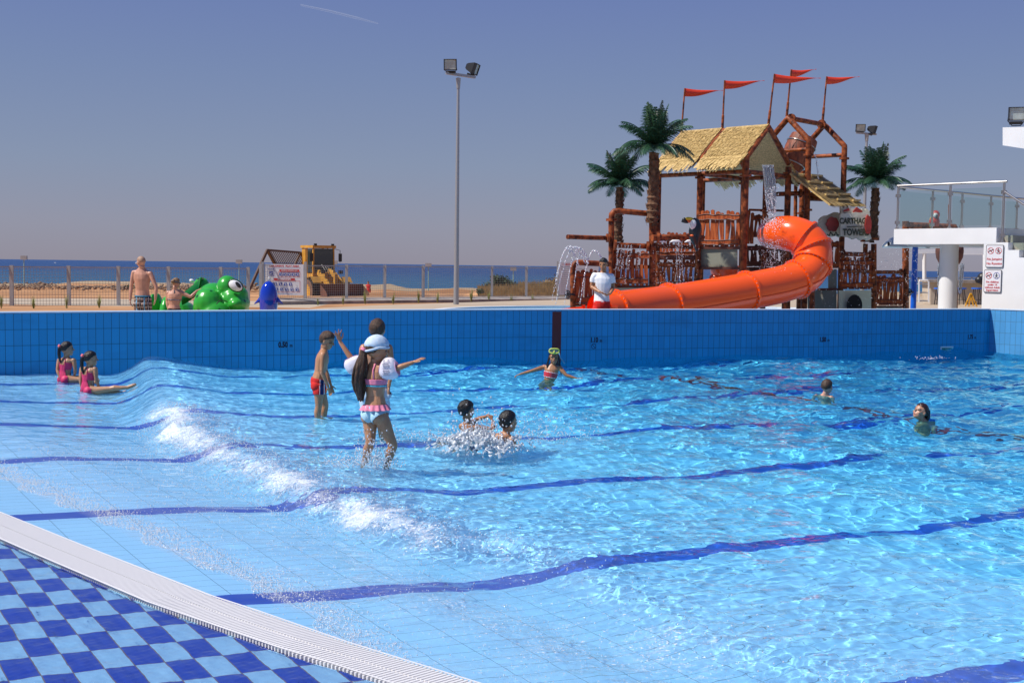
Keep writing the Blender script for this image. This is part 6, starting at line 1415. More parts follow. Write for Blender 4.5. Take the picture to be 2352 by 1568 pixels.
s2.hair(mat('hair_wet_brown', (.035,.012,.008), .25, var=.4, vscale=12), extra=backhair, thick=1.07, line=((-1,-.8),(-.35,-.7),(0,-.2),(.35,.30),(1,.55)), seed=8)
# --- 9, 10 girls sitting in pink suits
pinksuit = mat('pink_suit', (.62,.035,.13), .55, spec=.35, var=.15, vscale=10)
def sit_girl(label, Y, J, seed, face):
    g = Person(label, Y, J, .212, face, SK_OLIVE, 1.22, vox=.0055, female=True, palms=((0,0,-1),(0,0,-1)), curl=.3)
    bk = (g.V-np.array(g.J['pel'].lerp(g.J['neck'],.5)))@np.array(g.fr); rx = (g.V-np.array(g.J['pel'].lerp(g.J['neck'],.3)))@np.array(g.right)
    tm = g.region(torso=(-.5,.78)) | g.region(th=(0,.16)); hole = (g.tt > .10) & (g.tt < .42) & (bk > -.045) & (bk < .05) & (np.abs(rx) > .05)
    low_ = (g.tt > .66) & (np.abs(rx) < .06) & (bk < 0); g.cloth('swimsuit', tm & ~hole & ~low_, pinksuit, .006)
    b = MB(); P0_ = g.J['pel'].lerp(g.J['neck'],.70)-g.fr*.075
    for sx in (-1,1): b.tube([P0_+g.right*sx*.075, g.J['neck']+g.right*sx*.035-g.fr*.045-UPZ*.02, g.J['neck']+g.right*sx*.045+g.fr*.03], .005, 5)
    b.tube([g.J['neck']+g.right*.04-g.fr*.045-UPZ*.02, P0_-g.right*.06], .005, 5); b.build('straps', pinksuit, g.o, smooth=True)
    def tail(b, H_):
        hh = g.hh; P = [H_(0,-.40,.22), H_(0,-.55,.05), H_(0,-.56,-.35), H_(.02,-.52,-.75), H_(.03,-.46,-1.0)]; b.tube(P, [.10*hh,.11*hh,.12*hh,.09*hh,.02*hh], 9)
    g.hair(HAIR_BK, extra=tail, thick=1.06, line=((-1,-.60),(-.35,-.45),(0,.0),(.35,.30),(1,.55)), seed=seed)
    b = MB(); hc_ = lambda x, y, z: g.J['head']+g.HR@Vector((x, y, z))*g.hh; b.cyl(hc_(0,-.46,.27), hc_(0,-.55,.13), .13*g.hh, n=14); b.build('hair_tie', mat('coral_tie', (.70,.12,.12), .5) if 'coral_tie' not in bpy.data.materials else bpy.data.materials['coral_tie'], g.o, smooth='auto'); return g
sit_girl('girl in a pink swimsuit sitting in the shallows, the one nearer the tiled wall', 17.9, dict(head=(155,801,0), neck=(153,820,0), pel=(149,868,0), shL=(136,828,.04), shR=(170,828,-.04), elL=(132,850,0), wrL=(138,868,-.05), haL=(142,874,-.05), elR=(173,848,-.05), wrR=(171,863,-.02), haR=(176,869,0),
    hipL=(146,872,.06), hipR=(154,873,-.06), knL=(186,868,.06), knR=(188,872,-.06), anL=(218,874,.06), anR=(220,878,-.06), toL=(226,868,.06), toR=(228,872,-.06)), 9, (.85,.5,0))
sit_girl('girl in a pink swimsuit sitting with one leg stretched out, foot above water', 16.7, dict(head=(209,824,0), neck=(205,842,0), pel=(201,893,0), shL=(188,847,.05), shR=(219,848,-.05), elL=(185,872,0), wrL=(188,893,0), haL=(190,903,0), elR=(221,872,-.06), wrR=(228,889,-.03), haR=(236,893,0),
    hipL=(199,898,.06), hipR=(207,899,-.06), knL=(246,898,.06), knR=(252,893,-.06), anL=(282,902,.06), anR=(295,889,-.06), toL=(294,898,.06), toR=(313,882,-.06)), 10, (.86,.48,-.03))
# --- 11 bald man
man = Person('bald sunburnt man in checked swim shorts standing with his back to the pool', 26.4, dict(
    head=(324,602,0), neck=(326,616,.03), pel=(328,690,.05), shL=(307,627,.05), shR=(346,629,-.02), elL=(301.5,659,.05), wrL=(299,689,.0), haL=(300,702,0), elR=(359,660,-.05), wrR=(357,688,-.05), haR=(355,701,-.05),
    hipL=(321,698,.05), hipR=(336,698,.05), knL=(319,745,.05), knR=(339,745,.05), anL=(318,787,.1), anR=(341,787,.1), toL=(314,791,.25), toR=(345,791,.25)),
    .245, (-.75,.62,-.28), SK_PALE, 1.80, child=False, vox=.010, palms=((1,0,0),(-1,0,0)), curl=.5)
plaid = mat('checked_cloth', (.3,.3,.3), .85); nt = plaid.node_tree; g_ = node(nt, 'ShaderNodeTexCoord'); sp = node(nt, 'ShaderNodeSeparateXYZ'); nt.links.new(g_.outputs['Object'], sp.inputs[0])
def stripe(src, per, wd, ph=0.): return nmath(nt, 'LESS_THAN', nmath(nt, 'FRACT', nmath(nt, 'ADD', nmath(nt, 'DIVIDE', src, per), ph+100)), wd)
c = nmix(nt, stripe(sp.outputs[0], .085, .5), (.02,.02,.03), (.32,.20,.15)); c = nmix(nt, nmath(nt, 'MULTIPLY', stripe(sp.outputs[2], .085, .45), .7), c, (.015,.015,.02)); c = nmix(nt, stripe(sp.outputs[0], .085, .10, .3), c, (.55,.52,.52)); c = nmix(nt, stripe(sp.outputs[2], .085, .08, .2), c, (.60,.56,.56)); c = nmix(nt, stripe(sp.outputs[0], .17, .10, .6), c, (.03,.30,.50)); nt.links.new(c, nt.nodes['Principled BSDF'].inputs['Base Color'])
man.cloth('swim_shorts', man.region(torso=(-.5,.12)) | man.region(th=(0,.9)), plaid, .022, rip=14); 
b = MB(); wb = man.J['pel'].lerp(man.J['neck'],.13); b.tube([wb+man.right*math.cos(2*PI*k/24)*.158+man.fr*math.sin(2*PI*k/24)*.128 for k in range(24)], .018, 7, closed=True); b.build('waistband', cloth_mat('blue_waistband', (.03,.18,.30)), man.o, smooth=True)
man.hair(HAIR_STB, thick=1.012, rough=.0, line=((-1,-.55),(-.35,-.35),(0,.05),(.35,.35),(1,.6)))
b = MB(); hm = lambda x, y, z: man.J['head']+man.HR@Vector((x, y, z))*man.hh
for sx in (-1,1): b.tube([hm(sx*.37,-.05,.02), hm(sx*.37,.33,.02)], .005, 5); b.ell(hm(sx*.17,.42,.0), .028,.008,.02, man.HR)
b.tube([hm(-.37,.33,.02), hm(-.17,.41,.01), hm(0,.44,.01), hm(.17,.41,.01), hm(.37,.33,.02)], .005, 5); b.build('sunglasses', m_whitepaint, man.o, smooth='auto')
# --- 12 woman
wo = Person('woman in a bikini with fair tied up hair stretching one arm to the green frog', 27.6, dict(
    head=(405,650,0), neck=(402,666,0), pel=(400,716,.02), shL=(386,673,.03), shR=(417,672,-.02), elL=(384,692,.05), wrL=(386,708,0), haL=(388,718,0), elR=(438,682,-.05), wrR=(453,667,.05), haR=(466,660,.08),
    hipL=(394,724,.02), hipR=(407,724,.02), knL=(393,758,.02), knR=(408,758,.02), anL=(393,790,.05), anR=(409,790,.05), toL=(390,794,.2), toR=(411,794,.2)),
    .225, (.45,.88,-.1), SK_PALE, 1.64, child=False, female=True, vox=.009, palms=((1,0,0),(0,0,-1)), curl=.15)
wo.cloth('bikini_band', wo.region(torso=(.53,.60)), mat('patterned_band', (.35,.33,.42), .6, var=.8, vscale=30), .005); wo.cloth('bikini_bottom', wo.region(torso=(-.5,.17)) | wo.region(th=(0,.3)), cloth_mat('black_cloth', (.012,.012,.014)), .006)
def bun(b, H_): b.ell(H_(0,-.50,.10), .05,.045,.045); b.ell(H_(.05,-.48,.22), .035,.03,.03)
wo.hair(HAIR_BLD, extra=bun, thick=1.07, line=((-1,-.45),(-.35,-.35),(0,.0),(.35,.3),(1,.55)))
b = MB(); b.tube([wo.J['head']+wo.HR@Vector((.385*math.cos(a_), -.05+.47*math.sin(a_), .03-.05*math.sin(a_)))*wo.hh for a_ in [2*PI*k/22 for k in range(22)]], .013, 6, closed=True); b.tube([wo.J['neck']+Vector((0,-.06,.0)), wo.J['neck']+Vector((.01,-.085,-.05)), wo.J['neck']+Vector((-.01,-.085,-.12))], .011, 6); b.build('grey_ties', cloth_mat('grey_cloth', (.10,.11,.14)), wo.o, smooth=True)
# --- 13 attendant
lg = Person('young man in a white t-shirt and red shorts standing in front of the orange slide', 24.5, dict(
    head=(1386,607,0), neck=(1385,627,.03), pel=(1382,700,0), shR=(1364,634,.02), shL=(1405,635,.04), elR=(1358.5,659,.0), wrR=(1379,671,-.20), haR=(1390,677,-.24), elL=(1409,661,.04), wrL=(1401,675,-.18), haL=(1392,679,-.24),
    hipL=(1390,708,0), hipR=(1373,708,0), knL=(1391,756,-.03), knR=(1372,756,-.03), anL=(1392,800,0), anR=(1371,800,0), toL=(1394,804,-.18), toR=(1369,804,-.18)),
    .235, (-.35,-.92,-.12), SK_BROWN, 1.74, child=False, vox=.009, palms=((-1,0,.3),(1,0,.3)), curl=.8, thumb=(-1,1))
ts = lg.region(torso=(.07,1.0)) | lg.region(ua=(-.1,.62)); lg.cloth('t_shirt', ts, cloth_mat('white_cotton', (.80,.80,.82)), .009, rip=10)
lg.cloth('shorts', lg.region(torso=(-.5,.12)) | lg.region(th=(0,.8)), redc, .014, rip=12)
lg.hair(HAIR_BK, thick=1.10, rough=.04, line=((-1,-.6),(-.35,-.4),(0,.0),(.35,.25),(1,.42)))
# --- 14 small far person in red near the loader bucket
fp = Person('tiny distant person in red beside the loader bucket on the beach', 92., dict(
    head=(846,649,0), neck=(846,653,0), pel=(847,666,0), shL=(849,655,0), shR=(843,655,0), elL=(850.5,660,0), wrL=(850,665,-.1), elR=(842,660,0), wrR=(842,665,0), hipL=(848.5,668,0), hipR=(845,668,0), knL=(849,676,0), knR=(845,676,0), anL=(849,684,0), anR=(845,684,0), toL=(849,685,-.2), toR=(845,685,-.2)), .22, (0,-1,0), SK_BROWN, 1.6, child=False, vox=.02)
fp.cloth('red_clothes', fp.region(torso=(-.5,1)) | fp.region(ua=(0,.6)) | fp.region(th=(0,.7)), redc, .02); fp.hair(HAIR_BK)
# ================================================================ frog and dolphin play figures
m_frog = mat('frog_green', (.030,.36,.035), .3, spec=.45, coat=.12)
nt = m_frog.node_tree; g_ = node(nt, 'ShaderNodeNewGeometry'); vo = node(nt, 'ShaderNodeTexVoronoi'); vo.inputs['Scale'].default_value = 3.6; nt.links.new(g_.outputs['Position'], vo.inputs['Vector'])
rp2 = node(nt, 'ShaderNodeValToRGB'); rp2.color_ramp.elements[0].position = .10; rp2.color_ramp.elements[0].color = (.008,.03,.01,1); rp2.color_ramp.elements[1].position = .19; rp2.color_ramp.elements[1].color = (.030,.36,.035,1); nt.links.new(vo.outputs['Distance'], rp2.inputs[0]); nt.links.new(rp2.outputs[0], nt.nodes['Principled BSDF'].inputs['Base Color'])
Y = 28.8; frog = thing('frog_slide', 'big glossy green frog play figure with dark spots and bulging white eyes', 'frog figure', W(480,780,Y))
fx = lambda x, y, dy=0.: W(x, y, Y+dy); k_ = Y/F
b = MB()
b.ell(fx(505,712,.5), 62*k_, 75*k_, 58*k_); b.ell(fx(530,700,.3), 42*k_, 60*k_, 50*k_, nu=20, nv=14)        # shoulders, head
b.ell(fx(538,690,.0), 34*k_, 42*k_, 34*k_); b.ell(fx(549,697,-.05), 24*k_, 50*k_, 19*k_)                       # snout
b.ell(fx(478,700,-.35), 34*k_, 30*k_, 38*k_); b.ell(fx(492,735,-.45), 40*k_, 30*k_, 45*k_)                      # near front leg
b.ell(fx(522,660,.0), 25*k_, 28*k_, 28*k_); b.ell(fx(548,676,.0), 22*k_, 30*k_, 20*k_); b.ell(fx(463,660,1.1), 20*k_, 22*k_, 25*k_)                        # eye mounds
b.ell(fx(410,735,1.2), 48*k_, 80*k_, 50*k_); b.ell(fx(385,722,.4), 17*k_, 40*k_, 45*k_); b.ell(fx(361,715,.7), 14*k_, 30*k_, 44*k_); b.ell(fx(351,706,.5), 8*k_, 20*k_, 34*k_)
b.ell(fx(492,690,.5), 44*k_, 60*k_, 42*k_)
me = remesh(b, .028, 8); link_mesh('body', me, m_frog, frog)
b = MB(); P = []; n = 16   # sweeping slide chute on the back
for i in range(n+1):
    f_ = i/n; c_ = fx(412+52*f_, 677-40*f_**1.3, .25+.55*f_); w_ = (18+8*f_)*k_
    P += [c_+Vector((-.02,-w_,-.12-.2*f_)), c_+Vector((0,-w_*.5,.0)), c_, c_+Vector((0,w_*.6,0)), c_+Vector((0,w_*1.2,-.25))]
b.add(P, [(5*i+j, 5*(i+1)+j, 5*(i+1)+j+1, 5*i+j+1) for i in range(n) for j in range(4)]); b.build('chute', mat('frog_green_dark', (.012,.17,.03), .25, coat=.4), frog, smooth=True)
m_eyew = mat('frog_eye_white', (.8,.8,.8), .15, coat=.5); 
for nm_, x, y, dy, s_ in (('eye',541,656,-.42,1.),('eye',441,645,1.25,.40)):
    b = MB(); R = Matrix.Rotation(rad(28), 3, 'Y'); b.ell(fx(x,y,dy), 16.5*k_*s_, 9*k_, 11.5*k_*s_, R, 20, 12); e_ = b.build(nm_, m_eyew, frog, smooth=True)
    if s_ < .5: continue
    b = MB(); b.ell(fx(x+6,y-2,dy-.085), 9*k_*s_, 1.4*k_, 4.2*k_*s_, Matrix.Rotation(rad(50), 3, 'Y'), 18, 8); b.build('pupil', m_black, e_, smooth=True)
    b = MB(); R2 = R; b.tube([fx(x,y,dy+.03)+R2@Vector((17.5*k_*s_*math.cos(2*PI*k/28), 0, 12.5*k_*s_*math.sin(2*PI*k/28))) for k in range(28)], 1.7*k_, 6, closed=True); b.build('eyelid', mat('frog_eyelid', (.012,.05,.012), .3) if 'frog_eyelid' not in bpy.data.materials else bpy.data.materials['frog_eyelid'], e_, smooth=True)
b = MB(); b.tube([fx(497,698,-1.0), fx(505,690,-.98), fx(515,690,-.9), fx(522,693,-.7)], .012, 6); b.build('toe_line', m_black, frog)
Y = 26.5; k_ = Y/F; m_dol = mat('dolphin_blue', (.006,.035,.42), .08, spec=.7, coat=.8)
dl = thing('dolphin_figure', 'shiny blue upright dolphin spout figure right of the green frog', 'dolphin figure', W(617,780,Y))
b = MB(); pr_ = [(645.5,1.),(647,6),(651,11),(658,15.5),(668,19),(680,20.8),(695,21),(715,19.5),(740,16),(785,12)]; b.tube([W(617,y,Y) for y,_ in pr_], [r_*k_ for _,r_ in pr_], 28); b.build('body', m_dol, dl, smooth=True)
b = MB()
for sx in (-1,1): b.tube([W(617+sx*17,684,Y), W(617+sx*24,692,Y-.02), W(617+sx*33,698,Y-.04)], [5*k_,4*k_,1*k_], 10)
b.build('fins', m_dol, dl, smooth=True)
b = MB(); b.tube([W(619,647,Y), W(618.5,640,Y), W(618,633,Y)], [.03,.035,.004], 8); b.build('water_jet', m_wfall, dl, smooth=True)
# ================================================================ white stair and balcony
SLp = W(2053,540,30.0); SLp.z = 0; S1 = Vector((.69,-.72,0)).normalized(); S2 = Vector((.75,.66,0)).normalized()
def along(xpx):
    q = on_line(Vector((SLp.x,SLp.y,0)), S1, xpx); return (q-Vector((SLp.x,SLp.y,0))).dot(S1)
st_ = thing('stair_balcony', 'white stair and balcony block on the right with glass railing and two notices', 'staircase', (SLp.x,SLp.y,.1))
O = Vector((SLp.x,SLp.y,0)); ztop = zat(O, 526); zbot = zat(O, 561); aW = along(2262); aE = along(2290); aS = [along(x) for x in (2318,2344)]
def prism(b, a0, a1, z0, z1, d0, d1): 
    p0 = O+S1*a0; p1 = O+S1*a1; return b.add([p0+S2*d0+UPZ*z0, p1+S2*d0+UPZ*z0, p1+S2*d1+UPZ*z0, p0+S2*d1+UPZ*z0, p0+S2*d0+UPZ*z1, p1+S2*d0+UPZ*z1, p1+S2*d1+UPZ*z1, p0+S2*d1+UPZ*z1], [(0,1,5,4),(1,2,6,5),(2,3,7,6),(3,0,4,7),(4,5,6,7),(3,2,1,0)])
b = MB(); prism(b, 0, aE, zbot, ztop, 0, 4.6); b.build('balcony_slab', m_white, st_)
zs = ztop-.34; rise = .172; tread = aS[1]-aS[0]
b = MB(); outl = [(aW,-.2),(aW,zbot-.002),(aE+.001,zbot-.002),(aE+.001,zs)]; a_ = aS[0]; z_ = zs
outl.append((a_, z_))
for k in range(9): z_ -= rise; outl += [(a_, z_), (a_+tread, z_)]; a_ += tread
outl.append((a_, -.2)); b.poly([O+S1*p_+UPZ*z for p_, z in outl], S2*.22); b.build('string_wall', m_white, st_)
b = MB(); m_step = mat('step_stone', (.36,.32,.26), .8, var=.2); z_ = ztop-.172; a_ = aE
for k in range(11): prism(b, a_+k*tread, a_+(k+1)*tread+.02, -.2, ztop-.172*(k+1), .225, 2.0)
b.build('steps', m_step, st_)
b = MB(); prism(b, aE+.002, aE+4.5, -.2, ztop-.35, 2.05, 2.3); b.build('back_wall', m_step, st_)
cc = on_line(O+S2*.75, S1, 2183); b = MB(); rcol = 20.5/F*cc.y; b.cyl((cc.x,cc.y,0), (cc.x,cc.y,zbot+.01), rcol, n=40); b.build('column', m_white, st_, smooth='auto')
# glass railing
m_glassp = bpy.data.materials.new('rail_glass'); m_glassp.use_nodes = True; nt = m_glassp.node_tree; nt.nodes.remove(nt.nodes['Principled BSDF']); tr = node(nt, 'ShaderNodeBsdfTransparent'); tr.inputs[0].default_value = (.90,.955,.945,1); gs = node(nt, 'ShaderNodeBsdfGlossy'); gs.inputs['Roughness'].default_value = .02; ms = node(nt, 'ShaderNodeMixShader'); ms.inputs[0].default_value = .06; nt.links.new(tr.outputs[0], ms.inputs[1]); nt.links.new(gs.outputs[0], ms.inputs[2]); nt.links.new(ms.outputs[0], nt.nodes['Material Output'].inputs[0])
rl = thing('glass_railing', 'steel and glass railing around the white balcony', 'railing', O+UPZ*ztop)
zr = zat(O, 427)
def rpost(q, z0, z1):
    b = MB(); b.cyl((q.x,q.y,z0), (q.x,q.y,z1), .028, n=12); b.cyl((q.x,q.y,z0), (q.x,q.y,z0+.03), .05, n=12)
    for z in (z0+.16, z1-.2): b.box((q.x,q.y,z), (.11,.06,.08))
    b.build('post', m_steel, rl, smooth='auto')
O2 = O+S1*.05+S2*.06; q1 = on_line(O2, S1, 2181); q2 = on_line(O2, S1, 2304)
for q in (O2, q1): rpost(q, ztop, zr-.04)
rpost(q2, ztop-.34, zr-.04)
b = MB(); b.tube([O2-S1*.03+UPZ*zr, q2+S1*.06+UPZ*zr], .03, 10); b.build('handrail', m_steel, rl, smooth='auto')
bk_ = [on_line(O2, S2, x) for x in (2141,2209,2275,2335)]
for q in bk_: rpost(q, ztop, zr-.04)
b = MB(); b.tube([O2+UPZ*(zr-.02), on_line(O2,S2,2375)+UPZ*(zr-.02)], .028, 10); b.build('handrail', m_steel, rl, smooth='auto')
e_ = q2+S1*2.4+UPZ*(zr-.25-2.4*rise/tread); b = MB(); b.tube([q2+UPZ*(zr-.22), e_], .028, 10); b.build('handrail', m_steel, rl, smooth='auto')
p3 = q2+S1*.62; rpost(p3, ztop-.60, zr-.22-.62*rise/tread-.03)
def pane(p_, q_, z0, z1, z2=None, z3=None):
    z2 = z0 if z2 is None else z2; z3 = z1 if z3 is None else z3; d = (q_-p_).normalized(); p_ = p_+d*.06; q_ = q_-d*.06; nn = Vector((-d.y,d.x,0))*.010
    b = MB(); b.poly([p_+UPZ*z0, q_+UPZ*z2, q_+UPZ*z3, p_+UPZ*z1], nn); b.build('glass_pane', m_glassp, rl)
pane(O2, q1, ztop+.06, zr-.12); pane(q1, q2, ztop+.06, zr-.12); pp = O2
for q in bk_: pane(pp, q, ztop+.06, zr-.12); pp = q
pane(q2, p3, ztop-.25, zr-.32, ztop-.6, zr-.32-.5*rise/tread); pane(p3, q2+S1*2.2, ztop-.62, zr-.72, ztop-1.5, zr-1.6)
# upper white slab with a floodlight
us = thing('upper_terrace', 'white slab end of an upper terrace at the top right edge of the photo', 'terrace', W(2310,320,24))
b = MB(); b.poly([W(2303,293,24), W(2303,334,24), W(2420,352,22), W(2420,290,22)], (1.6,1.3,0)); b.build('slab', m_white, us)
fl_ = thing('floodlight', 'black floodlight standing on the upper white slab at the right edge', 'floodlight', W(2337,292,23.7))
floodlight(fl_, W(2335,262,23.9), (-.25,-1,-.1), .31, .26, W(2335,289,23.9).z)
# notices on the wall
def notice(label, x0, y0, x1, y1, lines):
    p_ = on_line(O-S2*.004, S1, x0); q_ = on_line(O-S2*.004, S1, x1); zt, zb = zat(p_, y0), zat(p_, y1); o = thing('notice', label, 'sign', p_+UPZ*zb, 'notices on the white stair wall'); w = (q_-p_).length; h = zt-zb; r_ = .03
    def rr_(x0_, x1_, z0_, z1_, r_): 
        out = []
        for cx_, cz_, a0 in ((x1_-r_,z1_-r_,0),(x0_+r_,z1_-r_,90),(x0_+r_,z0_+r_,180),(x1_-r_,z0_+r_,270)): out += [(cx_+r_*math.cos(rad(a0+a)), cz_+r_*math.sin(rad(a0+a))) for a in (0,30,60,90)]
        return out
    b = MB(); b.poly([p_+S1*a+UPZ*(zb+z) for a, z in rr_(0,w,0,h,.03)], -S2*.02); bd = b.build('board', mat('notice_grey', (.12,.12,.14), .4) if 'notice_grey' not in bpy.data.materials else bpy.data.materials['notice_grey'], o)
    b = MB(); b.poly([p_+S1*a+UPZ*(zb+z)-S2*.02 for a, z in rr_(.014,w-.014,.014,h-.014,.022)], -S2*.003); b.build('face', m_sign, bd)
    for txt, u_, v_, sz in lines: text_on('lettering', txt, sz, p_+S1*w*u_+UPZ*(zb+h*v_)-S2*.025, S1, m_ink_red, bd, offset=.0015)
    for kx, (u_, m_) in enumerate(((.28, m_ink_red), (.72, m_ink_red if 'Jumping' in lines[0][0] else m_ink_blue))):
        c_ = p_+S1*w*u_+UPZ*(zb+h*.74)-S2*.023; b = MB(); ring(b, c_, S1, .075, .010, slash=(m_ is m_ink_red), off=.004); b.build('pictogram_ring', m_, bd, normals=False)
        b = MB(); f2 = lambda a, z: c_+S1*a+UPZ*z-S2*.003
        for (p0, p1, w_) in ((( -.045,-.012),(.03,.012),.018),((.03,.012),(.05,.04),.012),((-.045,-.012),(-.05,-.045),.012),((.0,.0),(.03,-.04),.012),((-.01,.01),(-.035,.04),.010)) if kx == 0 else (((0,.03),(0,-.015),.02),((0,-.015),(-.03,-.055),.012),((0,-.015),(.03,-.055),.012),((0,.02),(-.04,-.005),.011),((0,.02),(.04,.0),.011)): b.bar(f2(*p0), f2(*p1), w_, .003, up=S2)
        b.ell(f2(.055 if kx == 0 else 0, .02 if kx == 0 else .045), .012, .004, .012); b.build('pictogram_figure', m_ink, bd)
    return o
notice('upper wall notice reading No Jumping No Running, above the other notice', 2268.5, 562.5, 2309, 614, [('No Jumping', .5, .37, .075), ('No Running', .5, .17, .075)])
notice('lower wall notice reading No children under 14 without Adult Supervision', 2266, 619, 2306.5, 671, [('No children', .5, .46, .062), ('under 14', .5, .34, .062), ('without Adult', .5, .22, .062), ('Supervision', .5, .10, .062)])
# ================================================================ mushroom fountain, bar and terrace beyond
Y = 34.; k_ = Y/F; mu = thing('mushroom_fountain', 'white mushroom fountain with dark oval spots on a bright blue post', 'fountain', W(2097,715,Y))
b = MB(); n = 40; P = []; c_ = W(2103,568,Y); Rm = 75*k_
for rr_, zz in ((.0,.40),(.3,.385),(.55,.33),(.75,.26),(.9,.15),(.985,.04),(1.,0.),(.97,-.01),(.6,.04),(.1,.05),(.0,.05)): P += [c_+Vector((Rm*rr_*math.cos(2*PI*j/n), Rm*rr_*math.sin(2*PI*j/n), zz*Rm*1.05)) for j in range(n)]
b.add(P, [(q*n+j, q*n+(j+1) % n, (q+1)*n+(j+1) % n, (q+1)*n+j) for q in range(10) for j in range(n)]); b.build('cap', mat('mushroom_white', (.72,.72,.66), .35), mu, smooth=True)
b = MB(); b.cyl(W(2097,722,Y), W(2102.5,565,Y), 6.4*k_, n=20); b.build('post', mat('post_blue', (.01,.12,.62), .3), mu, smooth='auto')
for x, y, rx, rz in ((2041,560,3.0,4.5,),(2131,566.5,7,3)):
    b = MB(); ang = math.acos(max(-1, min(1, (x-2103)/75*1.02))); b.ell(W(x,y,Y-math.sin(ang)*Rm*.97), rx*k_, .03, rz*k_); b.build('spot', m_black, mu, smooth=True)
Y = 44.; k_ = Y/F; cb_ = thing('coconut_bucket', 'big brown coconut shaped bucket pouring water behind the white column', 'bucket', W(2181,610,Y))
b = MB(); pr_ = [(565,30),(578,31),(592,29),(606,22),(618,10),(622,0.5)]; b.tube([W(2181,y,Y) for y,_ in pr_], [r_*k_ for _,r_ in pr_], 24); b.build('shell', mat('coconut_brown', (.13,.045,.03), .8, var=.5, vscale=6, bump=.5), cb_, smooth=True)
b = MB(); b.cyl(W(2181,580,Y), W(2181,470,Y), .05); b.build('hanger', m_pipe, cb_)
r = random.Random(77); P = []
for i in range(46):
    x = (2160 if i % 2 else 2208)+r.gauss(0,3.5); P.append([W(x+r.gauss(0,.8)+(2160-x)*.1*k/8, 605+k*(6+3*r.random()), 43.2) for k in range(9)])
strands('bucket_waterfall', P, 'white water streaming down around the brown coconut bucket', .016)
bar = thing('poolside_bar', 'long low bar counter in beige stone seen under the white balcony', 'bar counter', W(2200,700,60))
m_barst = mat('bar_stone', (.50,.42,.33), .85, var=.1)
def pxbox(b, x0, y0, x1, y1, Y, t): b.poly([W(x0,y0,Y), W(x1,y0,Y), W(x1,y1,Y), W(x0,y1,Y)], (0,t,0))
b = MB(); pxbox(b, 2198,650,2290,700,61,1.); b.build('front', m_barst, bar); b = MB(); pxbox(b, 2137,648,2168,699,60,1.2); b.build('front', m_barst, bar)
b = MB(); pxbox(b, 2190,643,2292,650,60.6,1.5); pxbox(b, 2133,642,2172,648,59.6,1.6); b.build('counter_top', m_concrete, bar)
b = MB(); b.bar(W(2060,639,66), W(2290,637,66), .05); 
for x in (2110,2150,2210,2232,2256): b.bar(W(x,650,66), W(x,637,66), .05)
b.build('bottle_rail', m_steel, bar)
pg = thing('pergola', 'white slatted sun canopy on slim poles beyond the balcony', 'pergola', W(2123,700,64))
b = MB()
for i in range(7): b.bar(W(2196,571+i*2.1,62-i*.5), W(2292,571+i*2.1,62-i*.5), .30, .06)
for i in range(5): b.bar(W(2104,574+i*1.8,64-i*.5), W(2158,572.5+i*1.8,64-i*.5), .26, .06)
b.build('canopy_slats', m_whitepaint, pg)
for x in (2123,2262): b = MB(); b.cyl(W(x,703,64), W(x,576,64), .10); b.build('pole', m_white, pg)
m_blue = mat('stool_blue', (.015,.12,.55), .4)
for k, (x, lb) in enumerate(((2243,'bar stool right of the yellow floor sign, its blue seat fully visible'),(2208,'bar stool just right of the white column, left of the yellow floor sign'),(2157,'bar stool just left of the white column'))):
    Y = 58.5; o = thing('bar_stool', lb, 'stool', W(x,700,Y), 'blue bar stools'); b = MB(); s0 = W(x,662,Y); b.cyl(s0-UPZ*.04, s0+UPZ*.03, .24, n=20); b.build('seat', m_blue, o, smooth='auto')
    for a_ in (45,135,225,315):
        e = Vector((math.cos(rad(a_)), math.sin(rad(a_)), 0)); b = MB(); b.tube([s0+e*.14-UPZ*.03, W(x,699.5,Y)+e*.24], .02, 6); b.build('leg', m_black, o)
    b = MB(); z_ = W(x,688,Y); b.tube([z_+Vector((math.cos(2*PI*j/16)*.2, math.sin(2*PI*j/16)*.2, 0)) for j in range(16)], .014, 5, closed=True); b.build('foot_ring', m_black, o)
fs_ = thing('floor_sign', 'yellow folding caution floor sign standing open by the bar', 'floor sign', W(2230,704,55)); my = mat('caution_yellow', (.80,.38,.01), .4)
Y = 55.
for sx, xb in ((-1,2221),(1,2240)): b = MB(); b.bar(W(xb-4,703,Y), W(2228.5,675,Y), .05); b.bar(W(xb+4,704,Y), W(2231,675,Y), .05); b.bar(W(xb-2,694,Y), W(xb+3,694,Y), .05); b.build('panel', my, fs_)
b = MB(); b.bar(W(2228,675,Y), W(2232,675,Y), .08); b.build('handle', my, fs_)
tl = thing('service_trolley', 'grey three shelf service trolley left of the bar counter', 'trolley', W(2122,696,52)); Y = 52.
for y in (651,671,690): b = MB(); pxbox(b, 2110,y,2134,y+2.2,Y,.6); b.build('shelf', m_galv, tl)
b = MB(); 
for x in (2111,2133): b.bar(W(x,694,Y), W(x,646,Y), .05); b.bar(W(x,694,Y+.6), W(x,646,Y+.6), .05)
b.tube([W(2111,650,Y), W(2112,643,Y), W(2130,643,Y), W(2133,650,Y)], .03, 6); b.build('frame', m_whitepaint, tl)
b = MB(); b.ell(W(2256,640,59), .24,.25,.30); b.ell(W(2250,643,58.8), .22,.2,.18); b.ell(W(2260,634,59.1), .12,.12,.14); b.build('dark_bag', m_black, smooth=True, label='dark rounded bag lying on the bar counter beside the white wall', cat='bag', loc=W(2250,650,59))
